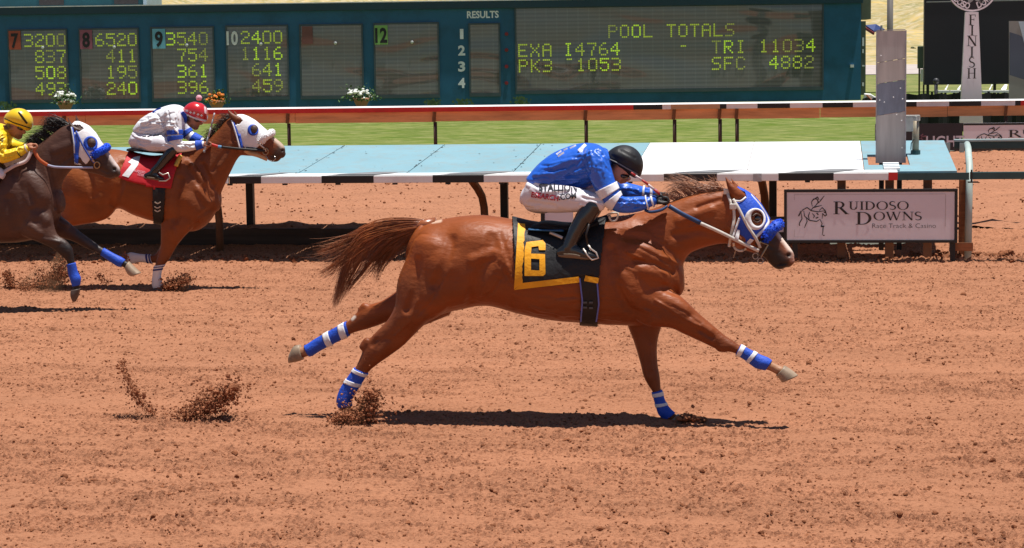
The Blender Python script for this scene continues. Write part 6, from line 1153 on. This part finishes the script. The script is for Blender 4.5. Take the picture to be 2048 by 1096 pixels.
r1, q1 = build_rider(dict(Y=Y1, base=(-6.9, Y1, 1.2), label='jockey in white and blue with a red pompom helmet riding the bay with cloth 1', skin=(.36, .15, .085), facepaint=fp1,
  torso=[(271, 254, 284, 269, .14), (283, 238, 299, 272, .168), (303, 225, 319, 274, .18), (326, 214, 340, 274, .19), (345, 209, 354, 263, .20), (359, 211, 364, 248, .175), (369, 218, 371, 240, .09)],
  arm=[(344, 222, 15, .075, -.16), (347, 235, 15.5, .075, -.19), (349, 252, 14.5, .072, -.205), (350, 268, 14, .068, -.215), (351, 284, 13, .06, -.225), (357, 293, 11.5, .056, -.225), (372, 293, 10.5, .05, -.21), (390, 291, 9, .044, -.18), (401, 289, 7, .036, -.15), (407, 288, 6.2, .033, -.14)],
  far_arm=[(350, 225, 14, .07, .16), (360, 243, 13, .068, .20), (371, 262, 11, .06, .22), (382, 273, 10, .055, .21), (396, 279, 8, .046, .18), (409, 284, 6.5, .034, .14)],
  pelvis=[(267, 270, 264, 290, .12), (275, 256, 268, 298, .16), (290, 258, 285, 303, .17), (306, 264, 302, 302, .16), (318, 268, 316, 300, .12)],
  thigh=[(283, 282, 20, .10, -.08), (303, 286, 17.5, .095, -.14), (326, 287, 16, .085, -.185), (344, 292, 12, .07, -.215), (353, 297, 9, .055, -.22)],
  boot=[(347, 298, 10, .055, -.232), (338, 309, 10.5, .056, -.238), (328, 321, 9.5, .048, -.244), (318, 333, 8.5, .041, -.25), (309, 342, 8, .038, -.255), (305, 347, 7.5, .036, -.258)],
  foot=[(292, 346, 289, 357, .030), (301, 342, 299, 359, .036), (312, 345, 310, 360, .038), (321, 351, 319, 361, .038), (328, 355, 326, 361, .03)], foot_lat=-.258, fdx=5, fdy=-5,
  face=[[(366, 226, 11, .062, 0), (374, 230, 11, .06, 0), (382, 236, 13, .065, 0)], [(390, 224, 18, .078, 0), (388, 236, 17, .078, 0), (388, 245, 14, .07, 0), (391, 253, 8.5, .05, 0), (392, 257, 5, .03, 0)], [(400, 243, 3, .018, 0), (403, 248, 3.2, .016, 0)], [(396, 253, 3, .026, 0)] * 2, [(377, 233, 4.5, .012, -.078), (378, 238, 3, .012, -.078)]],
  hands=[(414, 288, -.135, -1), (414, 284, .12, 1)], hand_scale=.62, jacket=wsilk, breeches=bree, bootmat=gloss, helmat=redh, helmet=((390, 230), (24, 9), 27, .108), goggles=(396, 240, 6.5),
  folds=[([(300, 250), (330, 240)], 4, 2), ([(290, 262), (325, 256)], 3, -2), ([(315, 230), (335, 262)], 4, -2), ([(336, 222), (340, 250)], 3, -2), ([(355, 288), (370, 290)], 3, -2), ([(370, 288), (390, 287)], 2.5, 2), ([(285, 245), (310, 236)], 4, 2), ([(280, 262), (330, 270)], 3, 2)] + folds(30, (285, 225, 345, 270), -15, 24, 3, 1.5, 12) + folds(10, (340, 225, 358, 270), 75, 18, 2.6, 1.4, 13) + folds(8, (355, 284, 395, 298), 0, 16, 2.2, 1.2, 14), pfolds=folds(10, (268, 262, 345, 300), 8, 26, 3, 1.1, 15) + [([(270, 275), (300, 280)], 5, 2), ([(280, 298), (320, 298)], 4, -1.5), ([(330, 290), (350, 296)], 3, -1.5)]))
for a, c in ((2.5, 3.05), (3.2, 3.75), (7.2, 8.8)): shell(q1['arm'], 'sleeve_band', royal, q1['jacket'], .007, a, c, res=(10, 24), thick=.006)
for a, c in ((2.0, 2.6), (3.2, 4.4)): shell(q1['far'], 'sleeve_band', royal, q1['jacket'], .007, a, c, res=(8, 22), thick=.006)
b = B(); b.ball(UY(398, 196, Y1), .034, 12, 8); b.build('pompom', M('pink wool', (.75, .36, .42), .9, .2, 30, bump=.5), q1['helmet'], True)
tr_ = lambda par, pts, w_, m, tree, nm: trimline(par, pts, w_, m, tree, .006, nm, Y1)
tr_(q1['helmet'], [(367, 226), (380, 232), (396, 238), (412, 242)], .022, whitec, q1['hetree'], 'helmet_stripe'); b = B()
for x, y in ((374, 222), (381, 225), (388, 226), (396, 229), (403, 231)):
    for dx_, dy_ in (((-2.4, 0), (2.4, 0)), ((0, -2.4), (0, 2.4))): q = strip(line_on(q1['hetree'], [(x + dx_[0], y + dx_[1]), (x + dy_[0], y + dy_[1])], .005, 3, Y1), .008, .003); b.add(q.V, q.F)
b.build('helmet_star', whitec, q1['helmet'])
b = B(); V2, F2 = tess([(408, 212), (413, 215), (413, 228), (409, 226)], [(0, 1, 2, 3)], 2); decal(b, V2, F2, q1['hetree'], .005); b.build('helmet_patch', M('pinkish white', (.72, .5, .52), .5), q1['helmet'])
b = B(); text_decal(b, 'K-DUB', 286, 276, 318, 271, 4.5, q1['ptree'], .03, .005) if False else None
for pts in ([(285, 274), (292, 272)], [(295, 274), (303, 270)], [(306, 272), (318, 271)]): q = strip(line_on(q1['ptree'], pts, .006, 4, Y1), .014, .003); b.add(q.V, q.F)
b.build('breeches_lettering', M('black print', ()), q1['breeches'])
b = B(); q = strip(line_on(q1['jtree'], [(306, 226), (312, 221), (322, 217)], .006, 5, Y1), .028, .004); b.add(q.V, q.F); b.build('back_patch', royal, q1['jacket'])
b = B(); q = strip(line_on(q1['jtree'], [(362, 226), (368, 232), (369, 244)], .008, 5, Y1), .06, .006); b.add(q.V, q.F); b.build('collar', royal, q1['jacket'])
whip([(429, 226), (422, 255), (412, 290), (408, 305)], Y1, [-.20, -.19, -.17, -.17], .014, [M('pale whip', (.5, .52, .56), .5), M('grey whip', (.3, .32, .34), .5)], 'pale grey whip held upright by the white and blue jockey', 6)
b = B(); b.tube([UY(x, y, Y1 - .29) for x, y in ((318, 345), (326, 350), (336, 346), (340, 356), (332, 362), (318, 362))], .008, 8); b.build('stirrup_iron', M('pale steel', ()), h1, True)

# dark brown horse at the left edge
def paint_dark(Q, V):
    x, y = Q[:, 0], Q[:, 1]; col = np.tile(np.array((.075, .033, .022)), (len(Q), 1)); col = mix3(col, (.014, .011, .011), sstep(y, 468, 495) * .95); col = mix3(col, (.035, .02, .016), np.clip(1.4 - seg_dist(Q, [(228, 345), (215, 330)]) / 16, 0, 1))
    col = mix3(col, (.55, .45, .42), np.clip(1.5 - seg_dist(Q, [(208, 291), (224, 313), (239, 334)]) / 6.5, 0, 1)); col = mix3(col, (.012, .008, .008), np.clip(1.4 - seg_dist(Q, [(229, 338)]) / 6, 0, 1)); col = mix3(col, (.05, .045, .045), np.clip(1.4 - seg_dist(Q, [(160, 465), (198, 497)]) / 8, 0, .8)); return col
dark = dict(Y=Y3, base=(-7.9, Y3, 0), label='dark brown racehorse at the left edge with a white hood and blue nose roll', paint=paint_dark, vox=.010,
  barrel=[(-265, 345, -285, 400, .09), (-248, 333, -288, 440, .2), (-215, 325, -252, 472, .26), (-170, 325, -202, 466, .275), (-120, 335, -138, 463, .28), (-70, 340, -78, 476, .285), (-30, 336, -33, 486, .28), (5, 322, 2, 486, .265), (35, 312, 42, 484, .245), (70, 312, 82, 474, .23), (96, 335, 108, 452, .19), (110, 368, 119, 426, .12)],
  neck=[(28, 311, 100, 446, .17), (58, 299, 118, 404, .145), (84, 284, 122, 372, .125), (105, 267, 131, 353, .11), (125, 253, 144, 338, .10), (140, 248, 153, 330, .088)],
  head=[(138, 251, 140, 300, .075), (150, 244, 147, 325, .09), (165, 247, 159, 338, .10), (185, 259, 177, 345, .102), (201, 279, 192, 348, .09), (212, 297, 203, 351, .074), (222, 311, 211, 355, .062), (231, 324, 219, 357, .058), (238, 334, 226, 357, .057), (240, 344, 231, 354, .042)],
  legs=dict(near_fore=[(100, 390, 20, 440, .11, -.10), (106, 440, 45, 470, .09, -.14), (114, 468, 78, 484, .066, -.15), (130, 479, 104, 496, .053, -.15), (143, 493, 121, 510, .049, -.15), (147, 507, 130, 518, .037, -.15), (149, 521, 134, 525, .030, -.15), (154, 543, 138, 547, .028, -.15), (160, 556, 143, 563, .036, -.15), (159, 570, 146, 573, .028, -.15), (158, 577, 145, 580, .03, -.15)],
    far_fore=[(105, 390, 75, 450, .10, .10), (119, 427, 98, 464, .085, .12), (137, 444, 122, 475, .065, .12), (156, 460, 145, 482, .053, .12), (172, 472, 163, 491, .046, .12), (187, 483, 179, 499, .037, .12), (201, 493, 196, 506, .029, .12), (225, 507, 218, 520, .028, .12), (243, 516, 235, 531, .036, .12), (250, 521, 243, 533, .027, .12), (256, 524, 250, 536, .03, .12)],
    near_hind=[(-190, 400, -285, 385, .14, -.10), (-200, 450, -288, 440, .12, -.12), (-225, 485, -288, 478, .09, -.13), (-250, 512, -298, 506, .065, -.13), (-275, 532, -312, 524, .05, -.13), (-298, 548, -324, 538, .042, -.13), (-314, 562, -332, 553, .03, -.13), (-328, 584, -344, 577, .028, -.13), (-336, 598, -353, 594, .034, -.13), (-330, 608, -344, 610, .028, -.13)],
    far_hind=[(-200, 400, -285, 385, .13, .10), (-215, 440, -300, 430, .11, .12), (-270, 462, -310, 440, .08, .12), (-310, 470, -335, 448, .055, .12), (-340, 480, -352, 460, .045, .12), (-365, 490, -372, 476, .032, .12), (-395, 505, -402, 492, .028, .12), (-412, 516, -420, 502, .034, .12), (-422, 520, -428, 508, .028, .12)]),
  lumps=[[(158, 310, 13, .10), (165, 318, 14, .106)], [(228, 338, 7, .06), (232, 343, 7, .057)]],
  ears=[[(135, 235, 137, 237, .003, -.05), (143, 246, 139, 250, .016, -.05), (154, 254, 145, 261, .025, -.05), (165, 258, 150, 266, .022, -.05)], [(151, 230, 152, 232, .003, .05), (157, 239, 152, 244, .016, .05), (164, 247, 155, 252, .024, .05)]],
  hooves=[([(160, 577, 142, 580, .046, -.15), (157, 591, 142, 592, .05, -.15), (151, 603, 146, 603, .028, -.15)], 1), ([(258, 523, 251, 538, .047, .12), (270, 535, 256, 548, .054, .12), (282, 546, 263, 553, .055, .12)], 0), ([(-330, 608, -350, 612, .046, -.13), (-318, 618, -348, 622, .055, -.13)], 1), ([(-424, 520, -432, 506, .046, .12), (-438, 526, -444, 514, .05, .12)], 1)],
  wraps=[('near_fore', 6.2, 9.0, royal, []), ('far_fore', 6.3, 9.0, royal, [])],
  sculpt=[([(30, 345), (60, 390), (75, 440)], 14, -3.5), ([(55, 355), (85, 390)], 26, 5), ([(45, 365), (62, 410)], 12, 3.5), ([(95, 330), (108, 375), (112, 415)], 8, -4), ([(70, 430), (95, 440)], 16, 3.5), ([(60, 452), (80, 466)], 9, 3), ([(120, 440), (135, 450)], 9, 3), ([(20, 400), (30, 450)], 16, -4), ([(110, 300), (140, 290)], 14, 3), ([(120, 330), (145, 310)], 8, -2.5), ([(160, 320), (170, 330)], 10, 2.5), ([(195, 335), (215, 345)], 5, -2), ([(229, 338)], 5, -5), ([(88, 478), (118, 484)], 5, 2)])
h3, p3 = build_horse(dark)
dmane = M('black mane', (.014, .012, .012), .45, .3, 6, spec=.5)
hair('mane', [G(p, Y3) for p in ([(138, 250), (118, 240), (98, 238), (88, 248)], [(126, 254), (108, 244), (92, 246), (84, 256)], [(112, 262), (98, 256), (84, 262), (70, 268)], [(98, 274), (82, 268), (68, 272), (58, 276)], [(84, 286), (70, 278), (60, 280), (52, 286)], [(68, 296), (62, 288), (56, 288), (50, 294)], [(120, 256), (104, 246), (96, 252), (92, 264)])], 520, dmane, h3, .0032, .03, 12, .018)
hair('tail', [G(p, Y3) for p in ([(-270, 345), (-310, 350), (-350, 380), (-380, 430)], [(-270, 345), (-320, 356), (-370, 385), (-400, 420)])], 160, dmane, h3, .004, .05, 12, .02)
trot_tack(h3, p3, dict(Y=Y3, hood=[(142, 250), (150, 243), (160, 242), (175, 248), (192, 266), (207, 290), (200, 300), (188, 307), (180, 318), (174, 327), (162, 330), (150, 328), (149, 300), (147, 275), (148, 266), (160, 263), (168, 257), (160, 250)], hood_mat=whitec, cup=royal, eye=(182, 286, 11), trims=[([(143, 252), (148, 275), (150, 303), (151, 328)], .022, royal), ([(153, 268), (156, 285), (154, 305), (153, 326)], .035, royal), ([(207, 290), (199, 302), (188, 308)], .02, royal)],
  straps=[([(142, 252), (147, 280), (149, 305), (150, 328)], .014, M('pale strap', (.5, .55, .62), .5)), ([(152, 262), (165, 290), (180, 315), (189, 326)], .018, M('blue strap', ())), ([(180, 314), (188, 324)], .022, M('tan straps', ()))], roll=[(187, 311), (196, 305), (210, 298), (214, 294), (210, 298)], roll_mat=M('blue fleece', ()), bit=(194, 330),
  reins=[([(68, 300), (78, 318), (95, 330)], [-.16, -.17, -.15], .032, M('orange rubber', (.50, .12, .04), .45), 'rein_grip'), ([(95, 330), (112, 334), (150, 335), (186, 335)], [-.15, -.14, -.12, -.10], .022, M('lilac rein', (.35, .36, .50), .5), 'rein'), ([(62, 304), (52, 322), (28, 332), (0, 348), (-20, 352)], [-.18, -.2, -.22, -.24, -.24], .035, M('pinkish strap', (.55, .44, .42), .6), 'rein_tail'), ([(70, 298), (120, 326), (186, 332)], [.12, .13, .09], .022, M('lilac rein', ()), 'rein')]))
b = B(); prof([(-110, 330, -110, 338, .16), (-80, 331, -80, 339, .19), (-40, 329, -40, 337, .18), (-5, 318, -5, 326, .12)], Y3, e=2.6).solid(b, 22, 5); b.build('saddle', M('saddle leather', ()), h3, True)
sc3 = shell(p3['barrel'], 'saddle_cloth', M('white cloth', ()), h3, .018, 3.5, 8, [(-125, 320), (-130, 415), (-20, 415), (-5, 330), (-10, 310)], (110, 90), thick=.009)
r3, q3 = build_rider(dict(Y=Y3, base=(-8.3, Y3, 1.2), label='jockey in a yellow jacket and yellow helmet at the left edge of the photo', skin=(.40, .17, .095), facepaint=lambda Q, col: mix3(mix3(col, (.05, .03, .025), np.clip(1.3 - seg_dist(Q, [(34, 272), (44, 274)]) / 4, 0, .45)), (.04, .02, .015), np.clip(1.4 - seg_dist(Q, [(12, 246), (16, 254)]) / 7, 0, .9)),
  torso=[(-92, 308, -78, 326, .14), (-78, 288, -62, 330, .168), (-58, 268, -40, 332, .18), (-32, 254, -16, 328, .19), (-12, 246, 2, 312, .20), (4, 248, 12, 296, .175), (14, 256, 19, 282, .09)],
  arm=[(-6, 268, 18, .075, -.16), (-4, 280, 18, .075, -.19), (-4, 294, 16.5, .07, -.21), (-2, 306, 15, .064, -.22), (6, 313, 13.5, .058, -.225), (22, 310, 12, .052, -.21), (38, 304, 10.5, .046, -.18), (50, 298, 8.5, .038, -.15), (57, 296, 7.2, .034, -.14)],
  far_arm=[(2, 268, 16, .07, .16), (12, 282, 14, .066, .2), (24, 290, 12, .058, .2), (40, 293, 9, .045, .17), (54, 293, 7, .034, .13)],
  pelvis=[(-98, 322, -102, 344, .12), (-90, 308, -96, 356, .16), (-72, 308, -76, 360, .17), (-52, 316, -56, 358, .16), (-38, 322, -40, 354, .12)],
  thigh=[(-78, 334, 22, .10, -.08), (-54, 338, 20, .095, -.14), (-28, 340, 17, .085, -.185), (-6, 346, 13, .07, -.215), (4, 351, 10, .055, -.22)],
  boot=[(-4, 352, 11, .055, -.232), (-14, 366, 11.5, .056, -.238), (-26, 381, 10.5, .048, -.244), (-36, 395, 9.5, .041, -.25), (-44, 405, 9, .038, -.255), (-47, 411, 8.5, .036, -.258)],
  foot=[(-60, 410, -63, 422, .030), (-50, 406, -52, 424, .036), (-38, 410, -40, 425, .038), (-28, 416, -30, 426, .038), (-20, 420, -22, 426, .03)], foot_lat=-.258, fdx=5, fdy=-5,
  face=[[(12, 262, 12, .062, 0), (18, 260, 12, .06, 0), (26, 256, 14, .065, 0)], [(34, 240, 20, .078, 0), (33, 252, 19, .078, 0), (33, 262, 15.5, .07, 0), (37, 271, 9.5, .05, 0), (39, 275, 6, .03, 0)], [(46, 260, 3.2, .018, 0), (49, 266, 3.5, .016, 0)], [(43, 272, 3.2, .026, 0)] * 2, [(22, 254, 5, .012, -.078), (23, 260, 3.5, .012, -.078)]],
  hands=[(64, 292, -.135, -1), (60, 290, .12, 1)], hand_scale=.72, jacket=ysilk, breeches=bree, bootmat=gloss, helmat=yelh, helmet=((36, 246), (27, 10), 30, .108), goggles=(44, 256, 6.5),
  folds=[([(-30, 290), (0, 285)], 4, 2), ([(0, 300), (6, 308)], 4, -2), ([(10, 308), (35, 302)], 3, 2), ([(8, 318), (30, 314)], 3, -2), ([(-12, 262), (-6, 290)], 4, -2), ([(36, 298), (40, 312)], 3, -1.5)] + folds(20, (-40, 255, 10, 310), -20, 24, 3, 1.5, 16) + folds(10, (0, 296, 45, 318), -15, 18, 2.4, 1.3, 17), pfolds=[]))
trimline(q3['helmet'], [(37, 224), (44, 233), (54, 247)], .022, M('dark stripe', (.03, .025, .01), .5), q3['hetree'], .006, 'helmet_stripe', Y3); trimline(q3['helmet'], [(9, 237), (26, 245), (44, 251), (62, 257)], .010, M('dark stripe', ()), q3['hetree'], .006, 'helmet_edge', Y3)
shell(q3['arm'], 'sleeve_seam', M('dark stripe', ()), q3['jacket'], .004, 6.0, 6.12, res=(4, 24), thick=.004)
shell(q3['arm'], 'wristband', M('pale band', (.6, .55, .4), .5), q3['jacket'], .006, 7.3, 7.7, res=(6, 24), thick=.006)
b = B(); text_decal(b, 'Q', 0, 282, 7, 282, 6, q3['jtree'], .03, .005); b.build('sleeve_lettering', M('black print', ()), q3['jacket'])
# ------------------------------------------------------------------ dirt thrown up by the hooves
def spray(pts, n, Y, dep, rr, label, rmax=.02, mat=None):
    """pts: (x, y, spread px) along the plume in the side view"""
    n = int(n * 1.9); rr *= .66; P = np.array(pts, float); k = rng.uniform(0, len(P) - 1, n); q = cr(P, k); q[:, :2] += rng.standard_t(2.6, (n, 2)) * np.array((1.0, .8)) * q[:, 2:3] * .42; Yv = Y + rng.normal(0, dep, n)
    W = np.array([UY(a, c, y) for (a, c), y in zip(q[:, :2], Yv)]); W = W[(q[:, 0] > -40) & (np.abs(q[:, 0] - np.median(q[:, 0])) < 130)]; n = len(W); W[:, 2] = np.maximum(W[:, 2], gz(W[:, 0], W[:, 1]) + .002); r = np.clip(np.exp(rng.normal(math.log(rr), .55, n)), .0015, rmax)
    o = clods('dirt_spray', W, r, mat or clodm, 1.0); tag(o, label, 'dirt spray', kind='stuff')
spm = M('thrown dirt', (.30, .12, .06), .95, .3, 20, spec=.1)
spray([(744, 785, 10), (740, 800, 14), (734, 818, 16), (725, 835, 20), (705, 842, 26)], 2600, YM - .2, .05, .0055, 'plume of dirt kicked up behind the near hind hoof of the leading chestnut', mat=spm)
spray([(668, 845, 10), (690, 830, 16), (706, 838, 22), (720, 842, 20)], 900, YM - .22, .06, .005, 'low spatter of dirt round the near hind hoof of the leading chestnut', mat=spm)
spray([(470, 775, 12), (448, 790, 20), (425, 805, 28), (400, 820, 26), (370, 832, 14)], 1700, YM - .15, .06, .006, 'fan of flying dirt clods hanging above the track behind the leading chestnut', mat=spm)
spray([(244, 722, 10), (254, 755, 10), (268, 785, 12), (285, 805, 16), (305, 826, 12)], 520, YM - .1, .05, .0052, 'thin curl of flying dirt left of the bigger fan of clods', mat=spm)
spray([(1356, 836, 3), (1374, 836, 5), (1392, 838, 5), (1410, 841, 2)], 900, YM + .06, .05, .006, 'heap of dirt pushed up in front of the planted foreleg of the chestnut', mat=spm)
spray([(376, 556, 8), (366, 562, 10), (350, 568, 12), (330, 574, 10)], 1500, Y1 - .15, .06, .006, 'plume of dirt in front of the planted foreleg of the bay', mat=spm)
spray([(128, 545, 14), (110, 555, 20), (90, 564, 26), (60, 575, 22), (40, 580, 10)], 2600, Y1 - .1, .12, .0055, 'dirt cloud streaming behind the hooves below the dark brown horse', mat=spm)
spray([(118, 515, 12), (122, 528, 16), (118, 545, 20)], 420, Y1 - .1, .1, .005, 'thin dirt hanging behind the blue wrapped foreleg at the left', mat=spm)
spray([(14, 545, 6), (18, 560, 10), (24, 575, 10)], 700, Y1 - .1, .06, .006, 'small dark spurt of dirt at the left edge of the track', mat=spm)
spray([(195, 548, 10), (205, 558, 12), (215, 566, 8)], 160, Y1 - .1, .1, .005, 'faint specks of dirt between the two left horses', mat=spm)
spray([(238, 520, 8), (250, 512, 10), (244, 528, 10)], 160, Y1, .1, .005, 'specks of dirt thrown from the folded foreleg of the bay', mat=spm)

# fine dust hanging in the air
def dust(pts, rad, dens, Y, label):
    """a soft volume along a line of (x, y) pixels; rad in metres"""
    b = B(); P = [UY(x, y, Y) for x, y in pts]; L = limb([(x, y, r * CF / Y, r * 1.2, 0) for (x, y), r in zip(pts, rad)], Y); L.solid(b, 20, 5); o = b.build('dust_cloud', None, None, True)
    m = bpy.data.materials.new('dust'); m.use_nodes = True; n = m.node_tree.nodes; l = m.node_tree.links; n.remove(n['Principled BSDF']); v = n.new('ShaderNodeVolumePrincipled'); v.inputs['Color'].default_value = (.55, .30, .17, 1); v.inputs['Anisotropy'].default_value = .2
    tc = n.new('ShaderNodeTexCoord'); no = n.new('ShaderNodeTexNoise'); no.inputs['Scale'].default_value = 5; no.inputs['Detail'].default_value = 5; l.new(tc.outputs['Object'], no.inputs[0]); mr = n.new('ShaderNodeMapRange'); mr.inputs[1].default_value = .42; mr.inputs[2].default_value = .75; mr.inputs[4].default_value = dens; l.new(no.outputs[0], mr.inputs[0]); l.new(mr.outputs[0], v.inputs['Density']); l.new(v.outputs[0], n['Material Output'].inputs['Volume'])
    o.data.materials.append(m); center(o); tag(o, label, 'dust', kind='stuff'); return o
dust([(30, 583), (70, 573), (105, 555), (128, 530), (122, 505)], [.04, .14, .18, .14, .05], 5.5, Y1 - .25, 'brown dust cloud trailing low behind the left horses')
dust([(360, 578), (368, 566), (378, 556)], [.06, .09, .05], 7, Y1 - .2, 'small dust puff at the planted hoof of the bay')
dust([(672, 846), (700, 838), (730, 826), (742, 795)], [.03, .08, .07, .03], 8, YM - .25, 'small dust puff at the near hind hoof of the chestnut')
